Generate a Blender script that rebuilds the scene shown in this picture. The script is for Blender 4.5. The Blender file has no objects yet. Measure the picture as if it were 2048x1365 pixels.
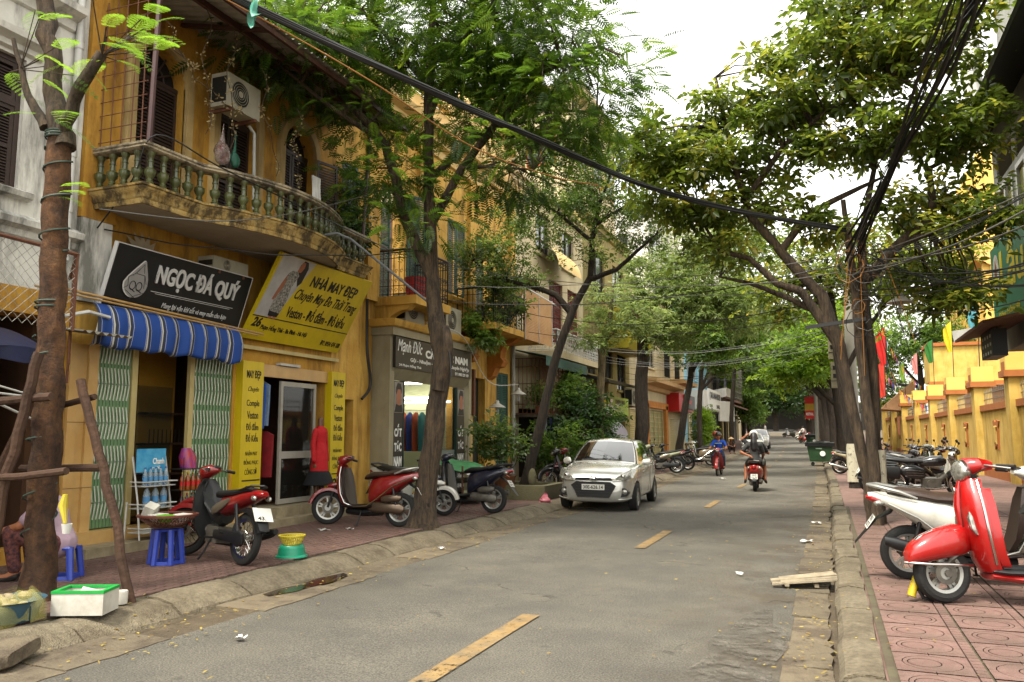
import bpy,bmesh,math,random
import numpy as np
from mathutils import Vector,Matrix,Euler,noise as mnoise
R=math.radians
random.seed(7);rng=np.random.default_rng(7)
SC=bpy.context.scene
COL=SC.collection
# ---------------------------------------------------------------- camera
cam_d=bpy.data.cameras.new('camera');cam=bpy.data.objects.new('camera',cam_d);COL.objects.link(cam)
cam.location=(0,0,1.6);cam_d.sensor_width=36;cam_d.lens=28.125;cam_d.clip_end=3000;cam_d.clip_start=.05
cam.rotation_euler=(R(90+6.684),0,R(21.39));SC.camera=cam
# ---------------------------------------------------------------- sky, sun, exposure
SUN_EL,SUN_AZ=62,205          # azimuth the light comes from, clockwise from +Y
w=bpy.data.worlds.new('World');SC.world=w;w.use_nodes=True
nt=w.node_tree;nt.nodes.clear()
sky=nt.nodes.new('ShaderNodeTexSky');sky.sky_type='NISHITA';sky.sun_disc=False
sky.sun_elevation=R(SUN_EL);sky.sun_rotation=R(SUN_AZ);sky.dust_density=4;sky.air_density=1.6
hs=nt.nodes.new('ShaderNodeHueSaturation');hs.inputs['Saturation'].default_value=.10;hs.inputs['Value'].default_value=1.35
mixw=nt.nodes.new('ShaderNodeMix');mixw.data_type='RGBA';mixw.inputs[0].default_value=.55
mixw.inputs[7].default_value=(7.6,7.4,6.9,1)      # the even white cloud sheet of an overcast day
bg=nt.nodes.new('ShaderNodeBackground');bg.inputs['Strength'].default_value=.15
ow=nt.nodes.new('ShaderNodeOutputWorld')
nt.links.new(sky.outputs[0],hs.inputs['Color']);nt.links.new(hs.outputs[0],mixw.inputs[6])
nt.links.new(mixw.outputs[2],bg.inputs['Color']);nt.links.new(bg.outputs[0],ow.inputs['Surface'])
sd=bpy.data.lights.new('sun','SUN');sd.energy=2.4;sd.angle=R(14);sd.color=(1,.93,.80)
so=bpy.data.objects.new('sun',sd);COL.objects.link(so)
_d=Vector((math.sin(R(SUN_AZ))*math.cos(R(SUN_EL)),math.cos(R(SUN_AZ))*math.cos(R(SUN_EL)),math.sin(R(SUN_EL))))
so.rotation_euler=_d.to_track_quat('Z','Y').to_euler();so.location=(0,0,30)
vs=SC.view_settings;SC.display_settings.display_device='sRGB'
vs.view_transform='Standard';vs.look='None';vs.gamma=1;vs.use_curve_mapping=False;vs.exposure=1.3
SC.render.engine='CYCLES';cy=SC.cycles
cy.use_denoising=True;cy.max_bounces=6;cy.diffuse_bounces=1;cy.glossy_bounces=3;cy.transmission_bounces=4
cy.transparent_max_bounces=8;cy.caustics_reflective=False;cy.caustics_refractive=False;cy.sample_clamp_indirect=6

# ---------------------------------------------------------------- the lie of the street
def gx(y):return-.00029*max(0,y-15)**2
def gz(y):return .000185*max(0,y-30)**2
def W(x,y,z=0):return (x+gx(y),y,z+gz(y))

# ---------------------------------------------------------------- materials
MATS={}
def srgb(h):
 c=[int(h[i:i+2],16)/255 for i in (0,2,4)]
 return tuple(x/12.92 if x <= .04045 else ((x+.055)/1.055)**2.4 for x in c)
def M(name,c=(.5,.5,.5),rough=.7,var=.14,scale=5,bump=0,bscale=None,metal=0,coat=0,c2=None,dirt=0,dirtc=(.05,.045,.035),
      dscale=1.2,streak=(1,1,.22),rnd=0,spec=.5,emit=0,sss=0,alpha=1,thr=(.45,.66),coord='Object',trans=0):
 if name in MATS:return MATS[name]
 if isinstance(c,str):c=srgb(c)
 if isinstance(c2,str):c2=srgb(c2)
 m=bpy.data.materials.new(name);m.use_nodes=True;MATS[name]=m
 N=m.node_tree.nodes;L=m.node_tree.links;b=N['Principled BSDF']
 b.inputs['Roughness'].default_value=rough;b.inputs['Metallic'].default_value=metal
 b.inputs['Specular IOR Level'].default_value=spec;b.inputs['Coat Weight'].default_value=coat;b.inputs['Coat Roughness'].default_value=.06
 if trans:b.inputs['Transmission Weight'].default_value=trans
 if emit:b.inputs['Emission Color'].default_value=(*c,1);b.inputs['Emission Strength'].default_value=emit
 if alpha<1:b.inputs['Alpha'].default_value=alpha
 tc=N.new('ShaderNodeTexCoord');nz=N.new('ShaderNodeTexNoise');nz.inputs['Scale'].default_value=scale;nz.inputs['Detail'].default_value=5
 nz.inputs['Roughness'].default_value=.62
 L.new(tc.outputs[coord],nz.inputs['Vector'])
 ca=tuple(max(0,x*(1-var)) for x in c);cb=tuple(min(1,x*(1+var)) for x in c) if c2 is None else c2
 if c2 is not None:ca=c
 rp=N.new('ShaderNodeValToRGB');rp.color_ramp.elements[0].position=.32;rp.color_ramp.elements[1].position=.68
 rp.color_ramp.elements[0].color=(*ca,1);rp.color_ramp.elements[1].color=(*cb,1)
 L.new(nz.outputs['Fac'],rp.inputs[0]);out=rp.outputs[0]
 if dirt:
  mp=N.new('ShaderNodeMapping');mp.inputs['Scale'].default_value=streak;L.new(tc.outputs[coord],mp.inputs['Vector'])
  n2=N.new('ShaderNodeTexNoise');n2.inputs['Scale'].default_value=dscale;n2.inputs['Detail'].default_value=7;n2.inputs['Roughness'].default_value=.68
  L.new(mp.outputs[0],n2.inputs['Vector'])
  mr=N.new('ShaderNodeMapRange');mr.inputs[1].default_value=thr[0];mr.inputs[2].default_value=thr[1];mr.inputs[4].default_value=dirt
  L.new(n2.outputs['Fac'],mr.inputs[0])
  mx=N.new('ShaderNodeMix');mx.data_type='RGBA';L.new(mr.outputs[0],mx.inputs[0]);L.new(out,mx.inputs[6]);mx.inputs[7].default_value=(*dirtc,1)
  out=mx.outputs[2]
 if rnd:
  oi=N.new('ShaderNodeObjectInfo');mr2=N.new('ShaderNodeMapRange');mr2.inputs[3].default_value=1-rnd;mr2.inputs[4].default_value=1+rnd
  L.new(oi.outputs['Random'],mr2.inputs[0]);h2=N.new('ShaderNodeHueSaturation');L.new(mr2.outputs[0],h2.inputs['Value']);L.new(out,h2.inputs['Color']);out=h2.outputs[0]
 L.new(out,b.inputs['Base Color'])
 if bump:
  n3=N.new('ShaderNodeTexNoise');n3.inputs['Scale'].default_value=bscale or scale*4;n3.inputs['Detail'].default_value=6
  L.new(tc.outputs[coord],n3.inputs['Vector']);bp=N.new('ShaderNodeBump');bp.inputs['Strength'].default_value=min(1,bump);bp.inputs['Distance'].default_value=.02
  L.new(n3.outputs['Fac'],bp.inputs['Height']);L.new(bp.outputs[0],b.inputs['Normal'])
 return m
def leafmat(name,ca,cb,cc,tr=.45,rough=.42):
 m=bpy.data.materials.new(name);m.use_nodes=True;MATS[name]=m
 N=m.node_tree.nodes;L=m.node_tree.links;b=N['Principled BSDF'];o=N['Material Output']
 at=N.new('ShaderNodeAttribute');at.attribute_name='rnd'
 rp=N.new('ShaderNodeValToRGB');e=rp.color_ramp.elements;e[0].position=0;e[1].position=1;e2=e.new(.55);e3=e.new(.93)
 e[0].color=(*ca,1);e2.color=(*cb,1);e3.color=(*[.5*(x+y) for x,y in zip(cb,cc)],1);e[3].color=(*cc,1)
 L.new(at.outputs['Fac'],rp.inputs[0]);L.new(rp.outputs[0],b.inputs['Base Color'])
 b.inputs['Roughness'].default_value=rough;b.inputs['Specular IOR Level'].default_value=.45
 t=N.new('ShaderNodeBsdfTranslucent');hv=N.new('ShaderNodeHueSaturation');hv.inputs['Value'].default_value=3.1;hv.inputs['Hue'].default_value=.485
 L.new(rp.outputs[0],hv.inputs['Color']);L.new(hv.outputs[0],t.inputs['Color'])
 mx=N.new('ShaderNodeMixShader');mx.inputs[0].default_value=tr;L.new(b.outputs[0],mx.inputs[1]);L.new(t.outputs[0],mx.inputs[2]);L.new(mx.outputs[0],o.inputs['Surface'])
 return m

# ---------------------------------------------------------------- mesh builder
class MB:
 def __init__(s):s.v=[];s.f=[];s.m=[];s.mi=0
 def add(s,vs_,fs_):
  b=len(s.v);s.v.extend([(float(a[0]),float(a[1]),float(a[2])) for a in vs_]);s.f.extend([tuple(i+b for i in f) for f in fs_]);s.m.extend([s.mi]*len(fs_));return s
 def box(s,x0,x1,y0,y1,z0,z1):
  return s.add([(x0,y0,z0),(x1,y0,z0),(x1,y1,z0),(x0,y1,z0),(x0,y0,z1),(x1,y0,z1),(x1,y1,z1),(x0,y1,z1)],
                     [(0,3,2,1),(4,5,6,7),(0,1,5,4),(1,2,6,5),(2,3,7,6),(3,0,4,7)])
 def obox(s,c,size,rot=(0,0,0)):
  m=Euler(rot).to_matrix();c=Vector(c);h=[a/2 for a in size]
  vv=[c+m @ Vector((sx*h[0],sy*h[1],sz*h[2])) for sz in (-1,1) for sx,sy in ((-1,-1),(1,-1),(1,1),(-1,1))]
  return s.add(vv,[(0,3,2,1),(4,5,6,7),(0,1,5,4),(1,2,6,5),(2,3,7,6),(3,0,4,7)])
 def tube(s,pts,r,n=8,cap=True):
  pts=[Vector(p) for p in pts];k=len(pts)
  rr=list(r) if isinstance(r,(list,tuple)) else [r]*k
  t=[(pts[min(i+1,k-1)]-pts[max(i-1,0)]).normalized() for i in range(k)]
  up=Vector((0,0,1)) if abs(t[0].z)<.9 else Vector((1,0,0))
  u=t[0].cross(up).normalized();vv=[]
  for i in range(k):
   u=(u-t[i]*u.dot(t[i])).normalized();q=t[i].cross(u)
   for j in range(n):
    a=2*math.pi*j/n;vv.append(pts[i]+(u*math.cos(a)+q*math.sin(a))*rr[i])
  ff=[(i*n+j,i*n+(j+1) % n,(i+1)*n+(j+1) % n,(i+1)*n+j) for i in range(k-1) for j in range(n)]
  if cap:ff += [tuple(range(n-1,-1,-1)),tuple((k-1)*n+j for j in range(n))]
  return s.add(vv,ff)
 def lathe(s,prof,c=(0,0,0),axis='Z',n=16,a0=0,a1=2*math.pi):
  full=abs(a1-a0-2*math.pi)<1e-6;na=n if full else n+1;vv=[];k=len(prof)
  for j in range(na):
   a=a0+(a1-a0)*j/n;ca,sa=math.cos(a),math.sin(a)
   for r_,h in prof:
    p=(r_*ca,r_*sa,h) if axis=='Z' else (r_*ca,h,r_*sa) if axis=='Y' else (h,r_*ca,r_*sa)
    vv.append((p[0]+c[0],p[1]+c[1],p[2]+c[2]))
  ff=[]
  for j in range(n):
   j2=(j+1) % na
   for i in range(k-1):ff.append((j*k+i,j2*k+i,j2*k+i+1,j*k+i+1))
  return s.add(vv,ff)
 def prism(s,poly,axis,a,b):
  k=len(poly)
  def p3(p,h):return (h,p[0],p[1]) if axis=='X' else (p[0],h,p[1]) if axis=='Y' else (p[0],p[1],h)
  vv=[p3(p,a) for p in poly]+[p3(p,b) for p in poly]
  return s.add(vv,[tuple(range(k-1,-1,-1)),tuple(range(k,2*k))]+[(i,(i+1) % k,k+(i+1) % k,k+i) for i in range(k)])
 def loft(s,secs,n=14,cap=True):
  # section: (x, y, z, half width along Y, half height, pitch of the section, power)
  vv=[]
  for q in secs:
   x,y,z,w_,h=q[:5];a=q[5] if len(q)>5 else 0;p=q[6] if len(q)>6 else 2.4
   for j in range(n):
    t=2*math.pi*j/n;c_,s_=math.cos(t),math.sin(t)
    cw=math.copysign(abs(c_)**(2/p),c_)*w_;sh=math.copysign(abs(s_)**(2/p),s_)*h
    vv.append((x-math.sin(a)*sh,y+cw,z+math.cos(a)*sh))
  k=len(secs)
  ff=[(i*n+j,(i+1)*n+j,(i+1)*n+(j+1) % n,i*n+(j+1) % n) for i in range(k-1) for j in range(n)]
  if cap:ff += [tuple(range(n)),tuple((k-1)*n+j for j in range(n-1,-1,-1))]
  return s.add(vv,ff)
 def ell(s,c,r,n=12,m_=8):
  prof=[(max(1e-4,math.sin(math.pi*i/m_)),-math.cos(math.pi*i/m_)) for i in range(m_+1)]
  b=len(s.v);s.lathe(prof,(0,0,0),'Z',n)
  for i in range(b,len(s.v)):a=s.v[i];s.v[i]=(c[0]+a[0]*r[0],c[1]+a[1]*r[1],c[2]+a[2]*r[2])
  return s
 def grid(s,fn,nu,nv):
  vv=[fn(i/nu,j/nv) for i in range(nu+1) for j in range(nv+1)]
  return s.add(vv,[(i*(nv+1)+j,(i+1)*(nv+1)+j,(i+1)*(nv+1)+j+1,i*(nv+1)+j+1) for i in range(nu) for j in range(nv)])
 def panel(s,rows,th=.03,n=8):
  # rows: (x, z, half width, bulge) from bottom to top; a bowed panel facing +X with thickness
  vv=[];k=len(rows)
  for off in (0,-th):
   for x,z,w_,bl in rows:
    for j in range(n+1):
     t=-1+2*j/n;vv.append((x+bl*(1-t*t)+off,w_*t,z))
  q=k*(n+1);ff=[]
  for i in range(k-1):
   for j in range(n):
    a=i*(n+1)+j;ff.append((a,a+1,a+n+2,a+n+1));ff.append((q+a,q+a+n+1,q+a+n+2,q+a+1))
  for i in range(k-1):
   for j in (0,n):
    a=i*(n+1)+j;ff.append((a,a+n+1,q+a+n+1,q+a))
  for j in range(n):
   for i in (0,k-1):
    a=i*(n+1)+j;ff.append((a,a+1,q+a+1,q+a))
  return s.add(vv,ff)
 def fender(s,cx,cz,r,a0,a1,w_,th=.012,n=10,drop=.03):
  vv=[]
  cs=[(-1,-drop*1.6),(-.9,-drop*.5),(-.45,-.004),(0,0),(.45,-.004),(.9,-drop*.5),(1,-drop*1.6)]
  for off in (0,-th):
   for i in range(n+1):
    a=a0+(a1-a0)*i/n
    for t,d in cs:rr=r+d+off;vv.append((cx+rr*math.cos(a),w_*t,cz+rr*math.sin(a)))
  k=len(cs);q=(n+1)*k;ff=[]
  for i in range(n):
   for j in range(k-1):
    a=i*k+j;ff.append((a,a+1,a+k+1,a+k));ff.append((q+a,q+a+k,q+a+k+1,q+a+1))
  for i in range(n):
   for j in (0,k-1):a=i*k+j;ff.append((a,a+k,q+a+k,q+a))
  for j in range(k-1):
   for i in (0,n):a=i*k+j;ff.append((a,a+1,q+a+1,q+a))
  return s.add(vv,ff)
 def xf(s,m,b=0):
  for i in range(b,len(s.v)):s.v[i]=tuple(m @ Vector(s.v[i]))
  return s
 def mesh(s,name,mats,smooth=True,ang=38):
  me=bpy.data.meshes.new(name);me.from_pydata(s.v,[],s.f)
  mats=mats if isinstance(mats,(list,tuple)) else [mats]
  for m in mats:me.materials.append(m)
  if len(mats)>1:me.polygons.foreach_set('material_index',s.m)
  bm=bmesh.new();bm.from_mesh(me);bmesh.ops.recalc_face_normals(bm,faces=bm.faces);bm.to_mesh(me);bm.free()
  if smooth:
   me.polygons.foreach_set('use_smooth',[True]*len(me.polygons));me.set_sharp_from_angle(angle=R(ang))
  return me
 def build(s,name,mats,parent=None,smooth=True,ang=38):
  return link(name,s.mesh(name,mats,smooth,ang),parent)
def islands(s):
 par=list(range(len(s.v)))
 def find(a):
  while par[a] != a:par[a]=par[par[a]];a=par[a]
  return a
 for f in s.f:
  for i in f[1:]:par[find(f[0])]=find(i)
 gr={}
 for k,f in enumerate(s.f):gr.setdefault(find(f[0]),[]).append(f)
 for fs in gr.values():
  ids=sorted({i for f in fs for i in f});mp={a:b for b,a in enumerate(ids)};m=MB();m.add([s.v[i] for i in ids],[tuple(mp[i] for i in f) for f in fs]);yield m
def builds(s,name,mats,parent=None,smooth=True,ang=38):
 for m in islands(s):o=m.build(name,mats,parent,smooth,ang)
 return o
MB.builds=builds
WP={}
def link(name,data,parent=None):
 o=bpy.data.objects.new(name,data);COL.objects.link(o)
 if parent is not None:
  o.parent=parent
  if parent.name in WP:o.matrix_parent_inverse=Matrix.Translation(-WP[parent.name])
 return o
def tag(o,label=None,cat=None,group=None,kind=None):
 if label:o['label']=label
 if cat:o['category']=cat
 if group:o['group']=group
 if kind:o['kind']=kind
 return o
def thing(name,label,cat,loc=(0,0,0),rotz=0,group=None,world=False):
 o=bpy.data.objects.new(name,None);COL.objects.link(o);o.location=loc;o.rotation_euler=(0,0,rotz);o.empty_display_size=.1
 if world:WP[o.name]=Vector(loc)          # parts are modelled in street coordinates
 return tag(o,label,cat,group)
def copyobj(src,parent=None,loc=None,rot=None,scale=None):
 c=src.copy();COL.objects.link(c)
 if parent is not None:c.parent=parent
 if loc is not None:c.location=loc
 if rot is not None:c.rotation_euler=rot
 if scale is not None:c.scale=scale
 return c
def box(name,mat,x0,x1,y0,y1,z0,z1,parent=None):return MB().box(x0,x1,y0,y1,z0,z1).build(name,mat,parent,False)
def text(s,mat,parent,fr,u0,u1,v0,v1,shear=0,bold=0,name='lettering',depth=.004):
 cu=bpy.data.curves.new('t','FONT');cu.body=s;cu.shear=shear;cu.offset=bold;cu.extrude=.02;cu.size=1;cu.resolution_u=3
 to=bpy.data.objects.new('t',cu);me=bpy.data.meshes.new_from_object(to);bpy.data.objects.remove(to)
 n=len(me.vertices);co=np.empty(n*3);me.vertices.foreach_get('co',co);co=co.reshape(-1,3)
 lo,hi=co.min(0),co.max(0);sp=np.maximum(hi-lo,1e-6);co=(co-lo)/sp
 loc=np.stack([u0+co[:,0]*(u1-u0),v0+co[:,1]*(v1-v0),co[:,2]*depth],1)
 A=np.array(fr)[:3];co=loc @ A[:,:3].T+A[:,3]
 me.vertices.foreach_set('co',co.ravel());me.materials.clear();me.materials.append(mat);me.name=name;me.update()
 return link(name,me,parent)
def frame(o,u,v):
 u=Vector(u).normalized();v=Vector(v);v=(v-u*v.dot(u)).normalized();n=u.cross(v)
 return Matrix(((u.x,v.x,n.x,o[0]),(u.y,v.y,n.y,o[1]),(u.z,v.z,n.z,o[2]),(0,0,0,1)))
def inframe(mb,fr,b=0):return mb.xf(fr,b)
def wallx(mb,X0,X1,y0,y1,z0,z1,holes=()):
 # wall slab between X0 and X1 with holes (ya, yb, za, zb[, arch height])
 ys=sorted({y0,y1,*[h[0] for h in holes],*[h[1] for h in holes]});zs=sorted({z0,z1,*[h[2] for h in holes],*[h[3] for h in holes]})
 ys=[a for a in ys if y0 <= a <= y1];zs=[a for a in zs if z0 <= a <= z1]
 for i in range(len(ys)-1):
  z_run=None
  for j in range(len(zs)-1):
   cyy,cz=(ys[i]+ys[i+1])/2,(zs[j]+zs[j+1])/2
   solid=not any(h[0]<cyy<h[1] and h[2]<cz<h[3] for h in holes)
   if solid and z_run is None:z_run=zs[j]
   if z_run is not None and (not solid or j==len(zs)-2):
    mb.box(X0,X1,ys[i],ys[i+1],z_run,zs[j+1] if solid else zs[j]);z_run=None
 for h in holes:
  if len(h)>4 and h[4]:
   ya,yb,zb,ah=h[0],h[1],h[3],h[4];n=8;ym=(ya+yb)/2;hw=(yb-ya)/2
   for sgn in (-1,1):
    poly=[(ym+sgn*hw,zb)]+[(ym+sgn*hw*math.cos(t),zb-ah+ah*math.sin(t)) for t in [math.pi/2*k/n for k in range(n+1)]]
    mb.prism(poly,'X',X0,X1)
 return mb
def louvre(mb,x,y0,y1,z0,z1,pitch=.05,th=.03,fr=.05,mid=True):
 # a louvred shutter leaf lying in a plane of constant x: stiles, rails and slanted slats
 mb.box(x,x+th,y0,y0+fr,z0,z1);mb.box(x,x+th,y1-fr,y1,z0,z1)
 zz=[z0,(z0+z1)/2-fr/2,z1-fr] if mid else [z0,z1-fr]
 for z in zz:mb.box(x,x+th,y0+fr,y1-fr,z,z+fr)
 z=z0+fr+pitch*.4
 while z<z1-fr-pitch*.5:
  if not any(a-.01<z+pitch*.4<a+fr+.01 for a in zz):
   mb.add([(x+.002,y0+fr,z+pitch*.75),(x+.002,y1-fr,z+pitch*.75),(x+th-.002,y1-fr,z),(x+th-.002,y0+fr,z),
     (x+.002,y0+fr,z+pitch*.75+.008),(x+.002,y1-fr,z+pitch*.75+.008),(x+th-.002,y1-fr,z+.008),(x+th-.002,y0+fr,z+.008)],
                   [(0,1,2,3),(7,6,5,4),(3,2,6,7),(0,4,5,1)])
  z += pitch
 return mb
def moulding(mb,prof,path,closed=False):
 # sweep a profile (out, up) along a plan path [(x, y)] ; 'out' is to the right of travel
 k=len(path);P2=[Vector(p) for p in path];vv=[]
 for i in range(k):
  a=P2[i]-P2[i-1] if i else P2[1]-P2[0];b=P2[(i+1) % k]-P2[i] if i<k-1 else P2[i]-P2[i-1]
  a.normalize();b.normalize();na=Vector((a.y,-a.x));nb=Vector((b.y,-b.x));n=(na+nb);n.normalize();n=n/max(.35,n.dot(na))
  for o_,z in prof:vv.append((P2[i].x+n.x*o_,P2[i].y+n.y*o_,z))
 q=len(prof);ff=[(i*q+j,(i+1)*q+j,(i+1)*q+(j+1) % q,i*q+(j+1) % q) for i in range(k-1) for j in range(q)]
 ff += [tuple(range(q-1,-1,-1)),tuple((k-1)*q+j for j in range(q))]
 return mb.add(vv,ff)
# ================================================================ materials of the place
mAsph=M('asphalt','56524a',.9,c2='696458',scale=1.3,bump=.9,bscale=160,dirt=.5,dirtc=srgb('47453f'),dscale=.45,streak=(1,.5,1),thr=(.42,.75))
def asphalt_extra():
 m=mAsph;N=m.node_tree.nodes;L=m.node_tree.links;b=N['Principled BSDF']
 src=b.inputs['Base Color'].links[0].from_socket;tc=N.new('ShaderNodeTexCoord')
 v=N.new('ShaderNodeTexNoise');v.inputs['Scale'].default_value=75;v.inputs['Detail'].default_value=3;L.new(tc.outputs['Object'],v.inputs['Vector'])
 mr=N.new('ShaderNodeMapRange');mr.inputs[1].default_value=.3;mr.inputs[2].default_value=.72;mr.inputs[3].default_value=.45;mr.inputs[4].default_value=1.6;L.new(v.outputs['Fac'],mr.inputs[0])
 h=N.new('ShaderNodeHueSaturation');L.new(mr.outputs[0],h.inputs['Value']);L.new(src,h.inputs['Color'])
 # pale dust patches and brown grime towards the gutters
 n2=N.new('ShaderNodeTexNoise');n2.inputs['Scale'].default_value=.8;n2.inputs['Detail'].default_value=9;n2.inputs['Roughness'].default_value=.7;L.new(tc.outputs['Object'],n2.inputs['Vector'])
 r2=N.new('ShaderNodeMapRange');r2.inputs[1].default_value=.56;r2.inputs[2].default_value=.70;r2.inputs[4].default_value=.5;L.new(n2.outputs['Fac'],r2.inputs[0])
 mx=N.new('ShaderNodeMix');mx.data_type='RGBA';L.new(r2.outputs[0],mx.inputs[0]);L.new(h.outputs[0],mx.inputs[6]);mx.inputs[7].default_value=(*srgb('7d745f'),1)
 n4=N.new('ShaderNodeTexNoise');n4.inputs['Scale'].default_value=2.6;n4.inputs['Detail'].default_value=6;L.new(tc.outputs['Object'],n4.inputs['Vector'])
 r4=N.new('ShaderNodeMapRange');r4.inputs[1].default_value=.66;r4.inputs[2].default_value=.72;r4.inputs[4].default_value=.6;L.new(n4.outputs['Fac'],r4.inputs[0])
 mx2=N.new('ShaderNodeMix');mx2.data_type='RGBA';L.new(r4.outputs[0],mx2.inputs[0]);L.new(mx.outputs[2],mx2.inputs[6]);mx2.inputs[7].default_value=(*srgb('383630'),1)
 sx_=N.new('ShaderNodeSeparateXYZ');L.new(tc.outputs['Object'],sx_.inputs[0]);e1=N.new('ShaderNodeMapRange');e1.inputs[1].default_value=-1.7;e1.inputs[2].default_value=-.5;L.new(sx_.outputs['X'],e1.inputs[0])
 n5=N.new('ShaderNodeTexNoise');n5.inputs['Scale'].default_value=1.1;n5.inputs['Detail'].default_value=10;n5.inputs['Roughness'].default_value=.72;L.new(tc.outputs['Object'],n5.inputs['Vector']);r5=N.new('ShaderNodeMapRange');r5.inputs[1].default_value=.42;r5.inputs[2].default_value=.58;r5.inputs[4].default_value=.8;L.new(n5.outputs['Fac'],r5.inputs[0])
 ml=N.new('ShaderNodeMath');ml.operation='MULTIPLY';L.new(e1.outputs[0],ml.inputs[0]);L.new(r5.outputs[0],ml.inputs[1]);mx3=N.new('ShaderNodeMix');mx3.data_type='RGBA';L.new(ml.outputs[0],mx3.inputs[0]);L.new(mx2.outputs[2],mx3.inputs[6]);mx3.inputs[7].default_value=(*srgb('4d4334'),1)
 vn=N.new('ShaderNodeTexVoronoi');vn.feature='DISTANCE_TO_EDGE';vn.inputs['Scale'].default_value=.55;dn=N.new('ShaderNodeVectorMath');dn.operation='ADD';n6=N.new('ShaderNodeTexNoise');n6.inputs['Scale'].default_value=2.2;n6.inputs['Detail'].default_value=5;L.new(tc.outputs['Object'],n6.inputs['Vector']);L.new(tc.outputs['Object'],dn.inputs[0]);L.new(n6.outputs['Color'],dn.inputs[1]);L.new(dn.outputs[0],vn.inputs['Vector'])
 rc=N.new('ShaderNodeMapRange');rc.inputs[1].default_value=.004;rc.inputs[2].default_value=.016;rc.inputs[3].default_value=1;rc.inputs[4].default_value=0;L.new(vn.outputs['Distance'],rc.inputs[0]);rm=N.new('ShaderNodeMapRange');rm.inputs[1].default_value=.52;rm.inputs[2].default_value=.6;rm.inputs[4].default_value=.75;L.new(n2.outputs['Fac'],rm.inputs[0]);mc=N.new('ShaderNodeMath');mc.operation='MULTIPLY';L.new(rc.outputs[0],mc.inputs[0]);L.new(rm.outputs[0],mc.inputs[1])
 mx4=N.new('ShaderNodeMix');mx4.data_type='RGBA';L.new(mc.outputs[0],mx4.inputs[0]);L.new(mx3.outputs[2],mx4.inputs[6]);mx4.inputs[7].default_value=(*srgb('2a2822'),1);L.new(mx4.outputs[2],b.inputs['Base Color'])
asphalt_extra()
mConc=M('concrete','5e5442',.9,c2='776b55',scale=2.2,bump=.7,bscale=45,dirt=.85,dirtc=srgb('41362a'),dscale=2.2,streak=(1,1,1),rnd=.2,thr=(.42,.6))
mConcD=M('damp_concrete','43392a',.8,c2='574b38',scale=2.5,bump=.8,bscale=40,dirt=.8,dirtc=srgb('3c3226'),dscale=1.5,streak=(1,1,1),rnd=.12)
mKerb=M('kerb_concrete','5d5443',.88,c2='7d725c',scale=26,bump=1,bscale=70,dirt=.8,dirtc=srgb('453a28'),dscale=2.4,streak=(1,1,1),rnd=.1)
mBrick=M('paver','4f3830',.85,c2='694f45',scale=9,bump=.5,bscale=80,dirt=.6,dirtc=srgb('4d4038'),dscale=1.1,streak=(1,1,1),rnd=.14)
mTile=M('pavement_tile','654a42',.82,c2='785f55',scale=6,bump=.4,bscale=70,dirt=.6,dirtc=srgb('463a2e'),dscale=1.8,streak=(1,1,1),rnd=.1)
mJoint=M('joint_sand','2e2a1c',.95,c2='403c24',scale=6,bump=.5,bscale=60)
mDash=M('road_paint','83673a',.8,c2='90774c',scale=7,dirt=.85,dirtc=srgb('645b4a'),dscale=5,streak=(1,1,1),bump=.5,bscale=160,thr=(.45,.66))
def worn(m,lo=.55,hi=.63,sc=13):
 N=m.node_tree.nodes;L=m.node_tree.links;tc=N.new('ShaderNodeTexCoord');n=N.new('ShaderNodeTexNoise');n.inputs['Scale'].default_value=sc;n.inputs['Detail'].default_value=8;n.inputs['Roughness'].default_value=.75;L.new(tc.outputs['Object'],n.inputs['Vector'])
 r=N.new('ShaderNodeMapRange');r.inputs[1].default_value=lo;r.inputs[2].default_value=hi;r.inputs[3].default_value=1;r.inputs[4].default_value=0;L.new(n.outputs['Fac'],r.inputs[0]);L.new(r.outputs[0],N['Principled BSDF'].inputs['Alpha'])
worn(mDash)
mEarth=M('bare_earth','4d4334',.95,c2='5e523e',scale=3,bump=.6)
# ================================================================ ground, road, gutters, pavements
YS=[-6+i*1.0 for i in range(0,31)]+[25+i*2.5 for i in range(1,50)]
def strip(name,mat,x0,x1,z0,z1=None,ya=-6,yb=148,nx=2,wob=0,wobx=0):
 mb=MB();ys=[y for y in YS if ya <= y <= yb];z1=z0 if z1 is None else z1
 for y in ys:
  for i in range(nx+1):
   t=i/nx;xx=x0+(x1-x0)*t
   if wobx and i==(0 if wobx<0 else nx):xx += abs(wobx)*mnoise.noise((y*.9,3.3,0))
   mb.v.append(W(xx,y,z0+(z1-z0)*t+(wob*mnoise.noise((xx*.7,y*.5,0)) if wob else 0)))
 k=nx+1
 for j in range(len(ys)-1):
  for i in range(nx):mb.f.append((j*k+i,j*k+i+1,(j+1)*k+i+1,(j+1)*k+i));mb.m.append(0)
 o=mb.build(name,mat,None);tag(o,kind='structure');return o
gmb=MB();
for j,y in enumerate([-60,-6,30,60,90,148,260,900]):
 for x in (-500,-60,60,500):gmb.v.append((x,y,-.12+gz(min(y,148))-(.9 if y==900 else 0)))
for j in range(7):
 for i in range(3):gmb.f.append((j*4+i,j*4+i+1,j*4+5+i,j*4+4+i));gmb.m.append(0)
tag(gmb.build('ground',mEarth),kind='structure')
road=strip('road',mAsph,-4.86,-.34,0.012,nx=16,wob=.008)
gutL=strip('gutter_left',mConcD,-5.5,-4.7,-.012)
gutR=strip('gutter_right',mConcD,-.55,.08,-.012)
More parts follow.
